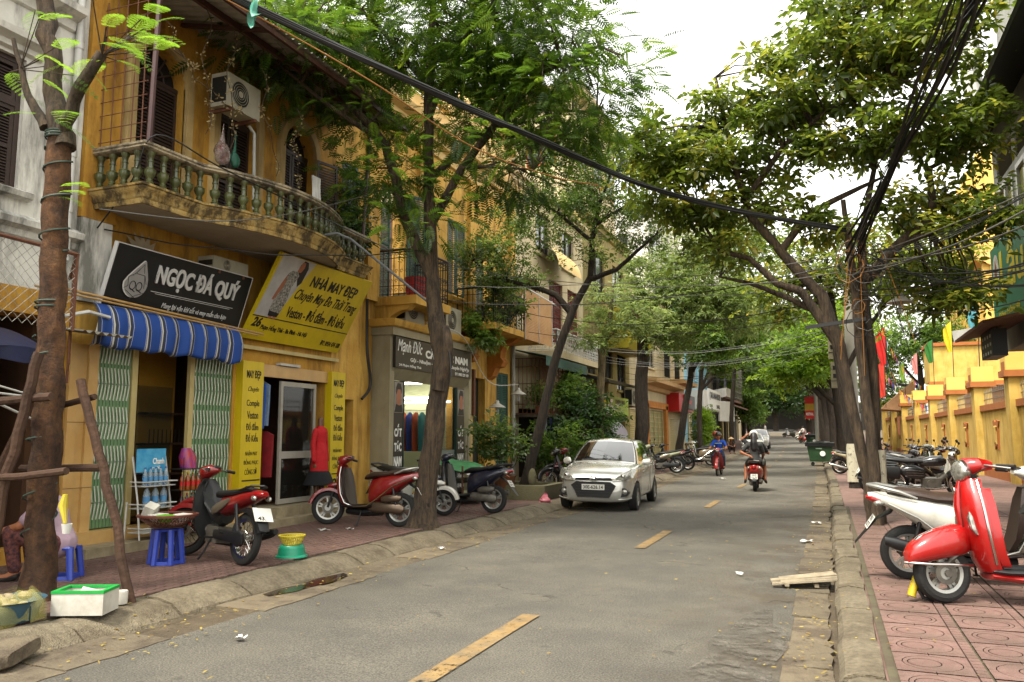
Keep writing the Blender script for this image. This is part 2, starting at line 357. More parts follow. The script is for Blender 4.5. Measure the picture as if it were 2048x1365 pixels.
def slabs(parent,x0,x1,y0,y1,mat,zt,seed,lo=.7,hi=1.3,skip=()):
 rr=random.Random(seed);y=y0;k=0
 while y<y1:
  ln=rr.uniform(lo,hi);k += 1
  if k not in skip:
   g=.012;j=lambda s_:rr.uniform(-s_,s_);xa,xb=x0+j(.015),x1+j(.04);za,zb=zt+j(.012),zt+j(.008)
   n=7;poly=[]
   for i in range(n+1):poly.append((xb+j(.02),y+g+(ln-2*g)*i/n))
   base=MB();vv=[W(xa,y+g+j(.01),za),W(xa,y+ln-g+j(.01),za+j(.01))][::-1]
   top=[W(p[0],p[1],zb) for p in poly]+vv
   m_=len(top);bot=[(p[0],p[1],p[2]-.05) for p in top]
   base.add(top+bot,[tuple(range(m_))]+[(i,(i+1) % m_,m_+(i+1) % m_,m_+i) for i in range(m_)])
   base.build('gutter_slab',mat,parent,False)
  y += ln
slabs(gutL,-5.36,-4.83,2.2,46,mConc,.016,3,skip=(4,))
slabs(gutR,-.37,-.02,3.4,46,mConc,.016,5)
# kerbs: every stone its own piece
kl=strip('kerb_left',mConcD,-5.82,-5.30,.05,-.01)
kr=strip('kerb_right',mConcD,.02,.32,.05,.10)
def kerbs(parent,prof,y0,y1,seed,lo,hi,mat,far):
 rr=random.Random(seed);y=y0
 while y<y1:
  ln=rr.uniform(lo,hi)*(1 if y<far else 2.2);n=4;mb=MB();k=len(prof);jx,jz=rr.uniform(-.018,.018),rr.uniform(-.014,.014)
  for i in range(n+1):
   yy=y+.012+(ln-.024)*i/n;cr=.025 if i in (0,n) else 0
   for q,(x,z) in enumerate(prof):
    nx_=.022*mnoise.noise((yy*2.3,q*3.1,seed));nz_=.016*mnoise.noise((yy*3.1,q*1.7,seed+9))
    mb.v.append(W(x+jx+nx_,yy,z+(jz+nz_-cr*.4 if z>.02 else 0)))
  for i in range(n):
   for q in range(k):mb.f.append((i*k+q,i*k+(q+1) % k,(i+1)*k+(q+1) % k,(i+1)*k+q));mb.m.append(0)
  mb.f += [tuple(range(k)),tuple(n*k+q for q in range(k-1,-1,-1))];mb.m += [0,0]
  mb.build('kerb_stone',mat,parent,True,14);y += ln
kerbs(kl,[(-5.34,-.02),(-5.37,.03),(-5.50,.11),(-5.64,.152),(-5.78,.156),(-5.80,-.02)],1.8,75,2,.75,1.15,mKerb,26)
kerbs(kr,[(.01,-.02),(.015,.09),(.05,.142),(.12,.162),(.27,.160),(.29,-.02)],2.6,75,6,.8,1.1,mKerb,26)
pvL=strip('pavement_left',mBrick,-8.75,-5.76,.128,nx=3)
pvR=strip('pavement_right',mTile,.27,7.2,.128,nx=4)
# joint bed under the near pieces
bedL=MB();bedL.box(-8.7,-5.78,1.6,16.2,.128,.1335);bedL.build('joint_bed',mJoint,pvL,False)
bedR=MB();bedR.box(.285,6.6,2.4,18.2,.128,.1335);bedR.build('joint_bed',M('mossy_joint','463c2e',.95,c2='55503a',scale=6),pvR,False)
CAMP=Vector((0,0,1.6));_ci=cam.matrix_basis.inverted()
def inview(p,m_=.06):
 q=_ci @ Vector(p)
 if q.z>-.1:return False
 u,v=q.x/-q.z/(2048/3200),q.y/-q.z/(1365/3200)
 return abs(u)<1+m_ and abs(v)<1+m_
def scatter_pieces(items,mesh,parent,nm,mat,keep=300):
 # items: (x, y, z, rotz, tilt) ; the nearest in view become objects, the rest one mass
 vis=[i for i in items if inview((i[0],i[1],i[2]))];vis.sort(key=lambda i:(Vector(i[:3])-CAMP).length);near=vis[:keep];far=vis[keep:]
 for x,y,z,rz,tx in near:
  o=bpy.data.objects.new(nm,mesh);COL.objects.link(o);o.parent=parent;o.location=(x,y,z);o.rotation_euler=(tx,tx*.7,rz)
 if far:
  n=len(mesh.vertices);co=np.empty(n*3);mesh.vertices.foreach_get('co',co);co=co.reshape(-1,3);vv=[];ff=[]
  fs=[tuple(p.vertices) for p in mesh.polygons]
  for x,y,z,rz,tx in far:
   c_,s_=math.cos(rz),math.sin(rz);b=len(vv)
   for a in co:vv.append((x+a[0]*c_-a[1]*s_,y+a[0]*s_+a[1]*c_,z+a[2]+tx*a[1]))
   ff += [tuple(i+b for i in f) for f in fs]
  me=bpy.data.meshes.new(nm+'s');me.from_pydata(vv,[],ff);me.materials.append(mat);o=link(nm+'s',me,parent);o['kind']='stuff'
bm_=MB();L_,B_=.1035,.0465
zig=[(-L_,-B_),(-L_*.45,-B_+.012),(0,-B_),(L_*.45,-B_+.012),(L_,-B_),(L_,B_),(L_*.45,B_+.012),(0,B_),(-L_*.45,B_+.012),(-L_,B_)]
zt=[(x*.955,y*.90) for x,y in zig];k=len(zig)
bm_.add([(x,y,-.01) for x,y in zig]+[(x,y,.016) for x,y in zig]+[(x,y,.021) for x,y in zt],
  [(i,(i+1) % k,k+(i+1) % k,k+i) for i in range(k)]+[(k+i,k+(i+1) % k,2*k+(i+1) % k,2*k+i) for i in range(k)]+[tuple(2*k+i for i in range(k))])
pav_mesh=bm_.mesh('paver',mBrick,False)
items=[];rr=random.Random(4);row=0;x=-8.62
while x<-5.83:
 y=2.0+(.11 if row % 2 else 0)
 while y<16:
  dz=.012*mnoise.noise((x*.8,y*.6,2));items.append((x,y,.134+dz,math.pi/2,rr.uniform(-.02,.02)));y += .222
 x += .108;row += 1
scatter_pieces(items,pav_mesh,pvL,'paver',mBrick)
# right pavement: ringed tiles with ribbed borders
tm=MB();T=.225;r0=.172;n=20
def ring(ra,rb,cx_=0,cy_=0,z=.02):
 b=len(tm.v);vv=[]
 for j in range(n):
  a=2*math.pi*j/n;vv.append((cx_+ra*math.cos(a),cy_+ra*math.sin(a),z));
 tm.add(vv,[tuple(range(n))])
circ=[(r0*math.cos(2*math.pi*j/n),r0*math.sin(2*math.pi*j/n)) for j in range(n)]
sm=[(.095*math.cos(2*math.pi*j/n)-.045,.095*math.sin(2*math.pi*j/n)) for j in range(n)]
sm2=[(.102*math.cos(2*math.pi*j/n)-.045,.102*math.sin(2*math.pi*j/n)) for j in range(n)]
tm.add([(x,y,.02) for x,y in circ]+[(x,y,.02) for x,y in sm2]+[(x,y,.0) for x,y in circ],[(i,(i+1) % n,n+(i+1) % n,n+i) for i in range(n)]+[(i,2*n+i,2*n+(i+1) % n,(i+1) % n) for i in range(n)])
tm.add([(x,y,.02) for x,y in sm],[tuple(range(n))])
co_=[(r*1.035/r0*x,r*1.035/r0*y) for x,y in circ for r in [r0]]
for q in range(4):
 a0=q*5;pts=[co_[(a0+i) % n] for i in range(6)];sx,sy=[(1,1),(-1,1),(-1,-1),(1,-1)][q]
 e=T-.006;poly=[]
 for p in pts:poly.append((max(-e,min(e,p[0])),max(-e,min(e,p[1]))))
 poly += [((0 if sx*sy<0 else 0),sy*e),(sx*e,sy*e),(sx*e,0)] if False else []
 st,en=poly[0],poly[-1]
 if q==0:extra=[(0.004,e),(e,e),(e,.004)]
 if q==1:extra=[(-e,.004),(-e,e),(-.004,e)]
 if q==2:extra=[(-.004,-e),(-e,-e),(-e,-.004)]
 if q==3:extra=[(e,-.004),(e,-e),(.004,-e)]
 pl=poly+extra;tm.add([(x,y,.02) for x,y in pl],[tuple(range(len(pl)))])
tile_mesh=tm.mesh('pavement_tile',mTile,False)
sm_=MB()
for i in range(6):sm_.box(-.032,.032,-T+.005+i*.075,-T+.070+i*.075,-.005,.02)
bar_mesh=sm_.mesh('border_tile',mTile,False)
items=[];bars=[];ty=0;rr=random.Random(8)
x=.56
while x<6.3:
 y=2.7
 while y<18:
  dz=.004*mnoise.noise((x,y,5));items.append((x,y,.134+dz,rr.choice((0,0,math.pi)),rr.uniform(-.006,.006)));bars.append((x+T+.036,y,.134+dz,0,0));y += .458
 x += .53
scatter_pieces(items,tile_mesh,pvR,'ringed_tile',mTile,230);scatter_pieces(bars,bar_mesh,pvR,'border_tile',mTile,230)
# broken yellow line
for ya,yb in ((3.4,6.85),(11.35,13.5),(18.1,20.1),(25.2,27.2),(33,35),(41,43),(49,51),(57,59),(66,68),(76,78),(88,90)):
 mb=MB();n=6;rr=random.Random(int(ya*10))
 for i in range(n+1):
  y=ya+(yb-ya)*i/n
  for s_ in (-1,1):mb.v.append(W(-2.5-.02*(ya>11)+s_*.078+rr.uniform(-.004,.004),y,.0255 if y<60 else .03))
 for i in range(n):mb.f.append((2*i,2*i+1,2*i+3,2*i+2));mb.m.append(0)
 mb.build('road_marking',mDash,road,False)
# puddle in the left gutter
mWater=M('puddle_water','241d12',.12,var=.1,spec=.4)
pm=MB();pp=[(-5.28,6.7),(-5.16,6.65),(-5.06,6.95),(-5.08,7.2),(-5.02,7.5),(-5.1,7.95),(-5.22,8.05),(-5.3,7.6),(-5.24,7.3),(-5.31,7.0)]
pm.add([(a,b,.031) for a,b in pp],[tuple(range(len(pp)))]);tag(pm.build('puddle',mWater,None,False),kind='structure')
mPatch=M('worn_concrete_patch','57524a',.9,c2='655f54',scale=3,bump=.6,bscale=40,dirt=.7,dirtc=srgb('4a4439'),dscale=2.5,streak=(1,1,1));worn(mPatch,.36,.58,4.5)
mStain=M('oil_stain','403e38',.8,var=.2);worn(mStain,.42,.62,7)
rp_=random.Random(21)
for nm,m_,cx_,cy_,rx,ry in (('concrete_patch',mPatch,-.64,6.1,.30,1.7),):
 mb=MB();n=26;mb.add([W(cx_+rx*math.cos(a)*k_,cy_+ry*math.sin(a)*k_,.0235) for a,k_ in [(6.283*i/n,rp_.uniform(.72,1.2)) for i in range(n)]],[tuple(range(n))]);mb.build(nm,m_,road,False)
# ================================================================ shared building materials
mWhiteW=M('weathered_white_plaster','c9c6ba',.9,c2='dedbd0',scale=2,bump=.35,bscale=18,dirt=.85,dirtc=srgb('4b4a42'),dscale=1.5,streak=(1.6,1.6,.35),thr=(.45,.62))
mOchre=M('ochre_plaster','ab7a26',.88,c2='c29438',scale=2.4,bump=.4,bscale=20,dirt=.7,dirtc=srgb('6a4616'),dscale=2.2,streak=(1.6,1.6,.3),thr=(.47,.64))
mYellow=M('yellow_plaster','c09038',.88,c2='d2a850',scale=2.2,bump=.35,bscale=20,dirt=.8,dirtc=srgb('74501e'),dscale=2,streak=(1.6,1.6,.25),thr=(.49,.68))
mYellowL=M('pale_yellow_plaster','d9b470',.88,c2='e2c287',scale=1.4,bump=.25,bscale=20,dirt=.4,dirtc=srgb('8d6f3a'),dscale=1.2,thr=(.5,.8))
mTrimO=M('ochre_moulding','ab8c4c',.88,c2='bda468',scale=5,bump=.5,bscale=30,dirt=.9,dirtc=srgb('3d321f'),dscale=5,streak=(1,1,.5),thr=(.42,.56))
mSoffit=M('soffit_plaster','a89a86',.9,c2='b3a793',scale=1.2,dirt=.35,dirtc=srgb('6e5c44'),dscale=.9,streak=(1,1,1))
mRailS=M('weathered_rail_stone','96886c',.9,c2='a99b80',scale=5,bump=.5,bscale=40,dirt=.9,dirtc=srgb('3a3326'),dscale=5,streak=(1,1,1),thr=(.42,.58))
mGlaze=M('green_glazed_ceramic','4a5230',.28,c2='5f6438',scale=9,coat=.3,dirt=.85,dirtc=srgb('2a2a1a'),dscale=9,streak=(1,1,1),rnd=.18,thr=(.44,.6))
mBrownW=M('dark_brown_wood','2d1f19',.6,c2='38281f',scale=8,bump=.2)
mGreenW=M('green_shutter_paint','25483c',.6,c2='30564a',scale=4,dirt=.4,dirtc=srgb('3c4438'),dscale=2)
mMarble=M('beige_marble','b98f52',.35,c2='c9a468',scale=2.5,spec=.5,dirt=.3,dirtc=srgb('8c6a3a'),dscale=1.5)
mGate=M('green_gate_paint','5d7d54',.5,c2='6a8b60',scale=5,dirt=.35,dirtc=srgb('3e4a36'),dscale=2)
mGateX=M('pale_gate_lattice','b9b9a8',.5,c2='c8c7b6',scale=8)
mCreamP=M('cream_metal_paint','b8a468',.5,c2='c2b078',scale=6,dirt=.35,dirtc=srgb('6d5c34'),dscale=2)
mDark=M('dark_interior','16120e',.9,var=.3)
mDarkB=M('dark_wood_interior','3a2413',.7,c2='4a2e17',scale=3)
mBlackM=M('black_metal','15140f',.5,var=.2)
mRust=M('rusty_iron','5a3522',.8,c2='6e4630',scale=20,bump=.3)
mGalv=M('galvanised_sheet','8d8a80',.5,c2='a09c90',scale=3,metal=.6,dirt=.4,dirtc=srgb('6a5a40'),dscale=2)
mPipe=M('grey_pvc','9a9990',.5,c2='a8a79c',scale=5)
mWhiteP=M('white_pvc','b9b8b0',.45,c2='cbcac2',scale=5,dirt=.3,dirtc=srgb('7d766a'))
mBlackS=M('black_sign_vinyl','080808',.6,var=.2,spec=.5)
mSilver=M('silver_letter','c9c8c4',.35,var=.06,spec=.6)
mWhiteT=M('white_print','e6e4dc',.55,var=.04)
mYelS=M('yellow_sign_vinyl','c8ac08',.45,c2='d2b80e',scale=2,spec=.5,dirt=.3,dirtc=srgb('8f7a10'),dscale=2.5,streak=(1,1,.3))
mBlackT=M('black_print','0f0d08',.55,var=.1)
mGlass=M('shop_glass','1c211e',.03,var=.1,spec=.8,alpha=.35)
mStep=M('step_stone','8a7c60',.85,c2='9c8f72',scale=3,bump=.4,dirt=.6,dirtc=srgb('55492f'),dscale=2,streak=(1,1,1))
FX=-8.6
# ================================================================ white house at the left edge
A=thing('white_house','weathered white plaster house with brown louvred window at the left edge','house',(FX,5.0,0),world=True)
mb=MB();wallx(mb,-9.0,FX,1.5,7.08,3.3,9.5,[(5.1,6.28,4.42,5.98)]);mb.build('wall',mWhiteW,A,False)
mb=MB();wallx(mb,-9.0,FX,1.5,7.08,.1,3.3,[(3.2,7.0,.3,3.0)]);mb.build('lower_wall',mOchre,A,False)
mb=MB();mb.box(-11.5,-9.0,1.5,3.2,.1,9.4);mb.box(-11.5,-11.3,3.2,7.08,.1,9.4);mb.box(-11.3,-9.0,3.2,7.08,3.0,3.2);mb.box(-11.3,-9.0,6.9,7.08,.1,9.4);mb.build('interior_wall',mDarkB,A,False)
mb=MB();moulding(mb,[(0,3.86),(.03,3.88),(.05,3.95),(.13,3.99),(.14,4.06),(.05,4.12),(0,4.12)],[(FX,7.1),(FX,1.5)][::-1]);mb.build('ledge',mWhiteW,A)
mb=MB();moulding(mb,[(0,6.02),(.06,6.04),(.07,6.1),(.18,6.15),(.2,6.22),(.04,6.28),(0,6.28)],[(FX,5.0),(FX,6.45)]);mb.build('window_hood',mWhiteW,A)
mb=MB();moulding(mb,[(0,6.6),(.05,6.62),(.07,6.72),(.24,6.78),(.26,6.86),(.06,6.92),(0,6.92)],[(FX,1.5),(FX,6.85)]);mb.build('cornice',mWhiteW,A)
mb=MB();moulding(mb,[(0,4.3),(.1,4.32),(.12,4.38),(.02,4.42),(0,4.42)],[(FX,5.0),(FX,6.42)]);mb.build('window_sill',mWhiteW,A)
wn=MB();wn.box(-8.72,-8.66,5.1,5.16,4.42,5.98);wn.box(-8.72,-8.66,6.22,6.28,4.42,5.98);wn.box(-8.72,-8.66,5.16,6.22,5.92,5.98);wn.box(-8.72,-8.655,5.16,6.22,5.40,5.46)
wn=wn.build('window_frame',mBrownW,A,False)
for a,b in ((5.16,5.68),(5.70,6.22)):
 louvre(MB(),-8.70,a,b,4.42,5.40,.036).build('shutter',mBrownW,wn,False);louvre(MB(),-8.70,a,b,5.46,5.92,.036,mid=False).build('shutter',mBrownW,wn,False)
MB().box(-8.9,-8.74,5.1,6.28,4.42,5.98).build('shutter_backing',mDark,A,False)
mb=MB();mb.tube([(-8.53,6.9,3.7),(-8.53,6.9,9.4)],.045,10)
for z in (4.3,5.0,5.7,6.4,7.2):mb.tube([(-8.53,6.9,z),(-8.53,6.9,z+.09)],.053,10)
mb.build('downpipe',mWhiteP,A)
# boarded shopfront below
mb=MB()
for i,y in enumerate((5.3,5.72,6.14)):mb.box(-9.12,-9.08,y,y+.4,.35,2.7)
mb.builds('door_panel',mDarkB,A,False)
mb=MB();mb.box(-9.07,-9.05,5.9,6.1,1.02,1.1);mb.build('paper_notice',mWhiteT,A,False)
# tiled column between the houses
C0=thing('tiled_column','beige marble clad column between white house and green gate','column',(FX,7.3,.1),world=True)
mb=MB();mb.box(-8.9,-8.56,7.09,7.22,.12,2.72);mb.box(-8.9,-8.56,7.36,7.5,.12,2.72);mb.box(-8.9,-8.60,7.22,7.36,.12,2.72)
mb.builds('marble_cladding',mMarble,C0,False)
for z in (.95,1.75):MB().box(-8.5605,-8.5575,7.09,7.5,z,z+.006).build('joint',mConcD,C0,False)
mb=MB();mb.box(-8.9,-8.57,7.085,7.52,2.72,3.25);mb.build('upper_cladding',mYellow,C0,False)
mb=MB();mb.box(-8.95,-8.52,7.09,7.55,3.25,4.30);mb.build('white_block',mWhiteW,C0,False)
mb=MB();mb.box(-8.95,-8.54,7.09,7.62,4.31,9.3);mb.build('pilaster',mOchre,C0,False)
# tin canopy, netting and tarpaulin over the left shop
t=thing('netting_frame','rusty frame of chain-link netting above the dark blue tarpaulin','netting',(-7.8,6,2.8),world=True)
mb=MB();P4=[(-8.5,4.2,3.75),(-8.0,4.2,3.72),(-7.75,6.45,3.62),(-8.55,7.05,3.7)]
mb.tube([(-7.8,4.2,3.66),(-7.8,6.46,3.62)],.022,6);mb.tube([(-7.8,6.46,3.62),(-8.55,7.0,3.5)],.022,6);mb.tube([(-7.8,6.46,3.62),(-7.8,6.46,2.75)],.018,6)
mb.tube([(-8.1,6.68,3.7),(-8.1,6.68,2.4)],.018,6);mb.tube([(-8.25,6.8,3.4),(-8.25,6.8,2.2)],.016,6);mb.build('frame',mRust,t)
mb=MB()
for i in range(46):
 y=4.2+i*.11
 for s_ in (1,-1):
  ya,yb=y,y+s_*.88
  if 4.2 <= min(ya,yb) and max(ya,yb) <= 6.46:mb.tube([(-7.8,ya,2.76),(-7.8,yb,3.64)],.0035,3,False)
  else:
   t0=max(0,min(1,(4.2-ya)/(yb-ya))) if yb != ya else 0;t1=max(0,min(1,(6.46-ya)/(yb-ya)))
   lo,hi=(min(t0,t1),max(t0,t1))
   if ya>6.46 and s_<0:lo,hi=t1,1
   elif ya<6.46 and s_>0:lo,hi=0,t1
   elif s_<0:lo,hi=0,t0
   if hi>lo:mb.tube([(-7.8,ya+(yb-ya)*lo,2.76+.88*lo),(-7.8,ya+(yb-ya)*hi,2.76+.88*hi)],.0035,3,False)
mb.build('chain_link',mGalv,t,False)
mTarp=M('dark_blue_tarpaulin','0d1230',.55,c2='141c44',scale=2,bump=.3,bscale=6)
mb=MB();mb.grid(lambda u,v:(-8.5+.95*u,3.4+2.6*v,2.78-.34*u**1.6+.05*math.sin(v*9)*u),8,18);mb.grid(lambda u,v:(-7.55+.02*math.sin(v*30),3.4+2.6*v,2.44-.14*u+.05*math.sin(v*9)-.03*u*math.sin(v*23)),2,18)
tag(mb.build('tarpaulin',mTarp),'dark blue tarpaulin sagging over the shop at the left edge','tarpaulin')
mb=MB();mb.grid(lambda u,v:(-8.5+.75*u,6.55+.72*v,2.86-.1*u+.018*math.sin(v*40)),3,36);tag(mb.build('tin_sheet',mGalv),'small corrugated tin sheet sticking out beside blue awning','tin sheet')
mb=MB();mb.tube([(-7.4,3.6,2.2),(-7.4,5.05,2.02),(-7.42,6.1,1.95)],.012,6);mb.tube([(-7.3,4.0,2.4),(-7.1,5.5,1.75)],.012,6);mb.tube([(-7.3,4.2,2.3),(-7.1,5.6,1.95)],.01,6)
tag(mb.build('awning_poles',mWhiteP),'thin white awning poles under the dark blue tarpaulin','poles')
# ================================================================ ochre house with the curved balcony
B=thing('ochre_house','ochre two-storey house with curved balcony of green balusters','house',(FX,10,0),world=True)
mb=MB();wallx(mb,-8.9,FX,7.5,12.65,.12,4.45,[(7.52,10.02,.42,3.0),(10.6,12.5,.42,2.65)]);mb.build('ground_wall',mOchre,B,False)
DOORS=[8.3,9.9,11.5]
mb=MB();wallx(mb,-8.95,FX,7.62,12.65,4.45,7.75,[(c-.45,c+.45,4.55,7.1,.45) for c in DOORS]);mb.build('upper_wall',mOchre,B,False)
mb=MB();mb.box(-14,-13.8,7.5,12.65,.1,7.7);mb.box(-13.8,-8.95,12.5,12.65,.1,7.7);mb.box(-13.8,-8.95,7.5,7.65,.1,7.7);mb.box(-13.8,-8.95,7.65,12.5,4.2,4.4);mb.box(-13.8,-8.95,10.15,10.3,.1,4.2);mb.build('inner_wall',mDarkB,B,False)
mb=MB();mb.box(-13.8,-8.9,7.65,12.5,.3,.4);mb.build('shop_floor',M('brown_floor_tile','4a2c18',.4,c2='58371f',scale=3),B,False)
for c in DOORS:      # stone arch surrounds and brown louvred doors
 mb=MB();path=[(c-.45,4.6),(c-.45,6.65)]+[(c-.45*math.cos(a),6.65+.45*math.sin(a)) for a in [math.pi*i/14 for i in range(1,14)]]+[(c+.45,6.65),(c+.45,4.6)]
 vv=[]
 for y,z in path:
  d=Vector((y-c,max(0,z-6.65)));d=Vector((math.copysign(1,y-c),0)) if z <= 6.65 else d.normalized()
  for X_,o_ in ((-8.62,0),(-8.54,.0),(-8.54,.13),(-8.6,.17)):vv.append((X_,y+d.x*o_,z+d.y*o_))
 k=len(path);mb.add(vv,[(i*4+j,(i+1)*4+j,(i+1)*4+j+1,i*4+j+1) for i in range(k-1) for j in range(3)])
 sr=mb.build('arch_surround',M('arch_stone','a58a55',.9,c2='b59b68',scale=5,dirt=.6,dirtc=srgb('5d4a2c'),dscale=2),B)
 dr=MB();louvre(dr,-8.78,c-.45,c-.01,4.58,6.6,.05);louvre(dr,-8.78,c+.01,c+.45,4.58,6.6,.05);dr.build('louvred_door',mBrownW,B,False)
 fl=MB();fl.box(-8.78,-8.74,c-.45,c+.45,6.6,6.66)
 for a in range(1,6):q=math.pi*a/6;fl.tube([(-8.76,c,6.66),(-8.76,c-.43*math.cos(q),6.66+.43*math.sin(q))],.015,5)
 fl.tube([(-8.76,c-.2*math.cos(math.pi*i/8),6.66+.2*math.sin(math.pi*i/8)) for i in range(9)],.012,5);fl.build('fanlight',mBrownW,B)
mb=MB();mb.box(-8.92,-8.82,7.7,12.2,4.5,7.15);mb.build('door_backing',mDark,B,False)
sh=MB();louvre(sh,0,0,.5,0,2.05,.05);sh.xf(Matrix.Translation((-8.56,11.97,4.58)) @ Matrix.Rotation(R(-14),4,'Z'));sh.build('open_shutter',mBrownW,B,False)
# curved balcony
def arc(n=26):
 pts=[(-8.6,7.28),(-7.75,7.28),(-7.72,8.18)]
 for i in range(1,n):t=i/n;pts.append((-7.74+.50*math.sin(math.pi*t)**.8,8.18+3.32*t))
 return pts+[(-7.76,11.5),(-7.8,12.45),(-8.6,12.45)]
plan=arc();pr=plan[::-1]
bal=MB();k=len(plan);bal.add([(x,y,4.47) for x,y in plan]+[(x,y,4.62) for x,y in plan],[tuple(range(k)),tuple(range(2*k-1,k-1,-1))]+[(i,(i+1) % k,k+(i+1) % k,k+i) for i in range(k)])
bal=bal.build('balcony',mSoffit,B,False)
mb=MB();moulding(mb,[(-.01,4.44),(.015,4.44),(.03,4.47),(.03,4.50),(.055,4.52),(.06,4.58),(.10,4.61),(.105,4.635),(.125,4.645),(.13,4.67),(-.05,4.675)],plan[::-1][::-1]);mb.build('edge_moulding',mTrimO,bal,True,50)
mb=MB();moulding(mb,[(-.085,5.12),(.06,5.12),(.085,5.145),(.075,5.17),(.09,5.185),(.085,5.215),(.03,5.235),(-.055,5.235),(-.10,5.2)],plan);mb.build('handrail',mRailS,bal,True,50)
bp=[(.052,4.67),(.062,4.68),(.062,4.70),(.045,4.712),(.050,4.725),(.036,4.737),(.040,4.752),(.033,4.765),(.038,4.785),(.060,4.815),(.070,4.85),(.068,4.875),(.072,4.885),(.055,4.895),(.038,4.91),(.033,4.95),(.034,4.985),(.042,4.99),(.042,5.0),(.033,5.005),(.036,5.06),(.05,5.08),(.054,5.125)]
bmesh_=MB().lathe([(r_,z-4.67) for r_,z in bp],(0,0,0),'Z',14).mesh('baluster',mGlaze,True,40)
acc=0;pos=[];step=.205
for i in range(len(plan)-1):
 a,b=Vector(plan[i]),Vector(plan[i+1]);L0=(b-a).length;d=step-acc if i else .12
 while d<L0:pos.append(a+(b-a)*(d/L0));d += step
 acc=L0-(d-step)
for p in pos:
 o=link('baluster',bmesh_,bal);o.location=(p.x,p.y,4.672)
# balcony roof of corrugated sheet on brown beams
mBeam=M('brown_roof_beam','3b2018',.6,c2='4a2a20',scale=8)
mSheet=M('roof_sheet_underside','8b857a',.7,c2='9b958a',scale=2,dirt=.5,dirtc=srgb('5a4a38'),dscale=1.5)
rf=MB();rf.grid(lambda u,v:(-8.62+1.72*u,7.22+5.4*v,7.66-.42*u+.02*math.sin(v*5.4*2*math.pi/.15)),3,288);rf.grid(lambda u,v:(-8.62+1.72*u,7.22+5.4*v,7.668-.42*u+.02*math.sin(v*5.4*2*math.pi/.15)),3,288)
rf=rf.build('balcony_roof',mSheet,B,True,60)
mb=MB();mb.obox((-7.5,9.9,7.31),(.05,5.3,.09));mb.obox((-6.96,9.9,7.17),(.05,5.3,.07))
for y in (7.26,8.6,9.9,11.2,12.55):mb.obox((-7.75,y,7.375),(1.7,.05,.06),(0,R(13.7),0))
mb.builds('roof_beam',mBeam,rf,False)
mb=MB();mb.tube([(-7.72,7.3,5.2),(-7.66,7.3,7.38)],.035,6);mb.tube([(-7.8,12.4,5.2),(-7.7,12.4,7.35)],.03,6);mb.builds('roof_post',M('purple_brown_post','4a3232',.5,c2='553b3a',scale=10),B)
mb=MB()
for i in range(5):mb.tube([(-8.5+i*.17,7.27,5.22),(-8.5+i*.17,7.27,7.2)],.008,5)
for i in range(11):mb.tube([(-8.58,7.27,5.3+i*.18),(-7.75,7.27,5.3+i*.18)],.006,5)
mb.build('side_grille',mRust,B)
# plaster ornament above the black sign
mb=MB()
for i in range(7):
 a=R(-66+i*22);
 mb.add([(-8.59,8.05,3.93),(-8.52,8.05+.22*math.sin(a-.2),3.98+.22*math.cos(a-.2)),(-8.55,8.05+.36*math.sin(a),3.98+.36*math.cos(a)),(-8.52,8.05+.22*math.sin(a+.2),3.98+.22*math.cos(a+.2))],[(0,1,2,3)])
for s_ in (-1,1):mb.tube([(-8.57,8.05,3.98),(-8.55,8.05+s_*.2,4.02),(-8.55,8.05+s_*.42,3.98),(-8.57,8.05+s_*.55,3.88)],[.03,.05,.04,.015],6)
mb.build('plaster_ornament',M('ornament_plaster','93856a',.9,c2='a29478',scale=8),B)
# steps
mb=MB();mb.box(-8.9,-8.42,7.1,10.3,.13,.42);mb.build('step',mMarble,B,False)
mb=MB();mb.box(-8.42,-8.08,7.05,14.1,.13,.27);mb.box(-8.9,-8.3,10.3,12.8,.13,.43);mb.builds('lower_step',mStep,B,False)
# folding gates
def gate(y0,y1,n,side):
 g=MB();yy=y1-.04 if side>0 else y0+.04
 g.box(-8.66,-8.60,yy-.045,yy+.045,.43,2.98);g=g.build('folding_gate',mCreamP,B,False)
 ys=[(y0+(y1-.1-y0)*(i+.5)/n) if side>0 else (y0+.1+(y1-y0-.1)*(i+.5)/n) for i in range(n)]
 bar=MB().box(-.014,.014,-.022,.022,.43,2.98).mesh('gate_bar',mGate,False)
 for y in ys:link('gate_bar',bar,g).location=(-8.63,y,0)
 lt=MB();d=(ys[-1]-ys[0])/(n-1)
 for zc in (.75,1.25,1.75,2.25,2.72):
  for i in range(n):
   for s_ in (-1,1):
    y=ys[i];pts=[(-8.612,y-.02+.03*s_,zc-.2),(-8.606,y+.025*s_*.2,zc-.02),(-8.612,y+.028,zc+.16)]
    lt.obox((-8.609,y-.012,zc+s_*.1),(.006,.017,.22),(R(10*s_),0,0))
 lt.build('lattice',mGateX,g,False)
gate(7.53,8.16,10,1);gate(9.12,10.02,12,-1)
# inside the left shop: glass case, ochre partition
mb=MB();mb.box(-9.5,-9.46,9.0,9.72,.42,2.9);mb.build('partition',M('ochre_partition','a87a26',.4,c2='b88a34',scale=3),B,False)
for z in (1.0,1.45,1.9):MB().box(-9.45,-9.25,9.0,9.72,z,z+.03).build('shelf',mDarkB,B,False)
mb=MB()
for i in range(9):mb.tube([(-9.24,9.04+i*.082,1.48),(-9.24,9.04+i*.082,1.68)],.008,5)
mb.builds('shelf_rail',mBlackM,B)
mb=MB();mb.box(-9.1,-9.09,8.6,9.3,.45,2.3);mb.build('glass_case',mGlass,B,False)
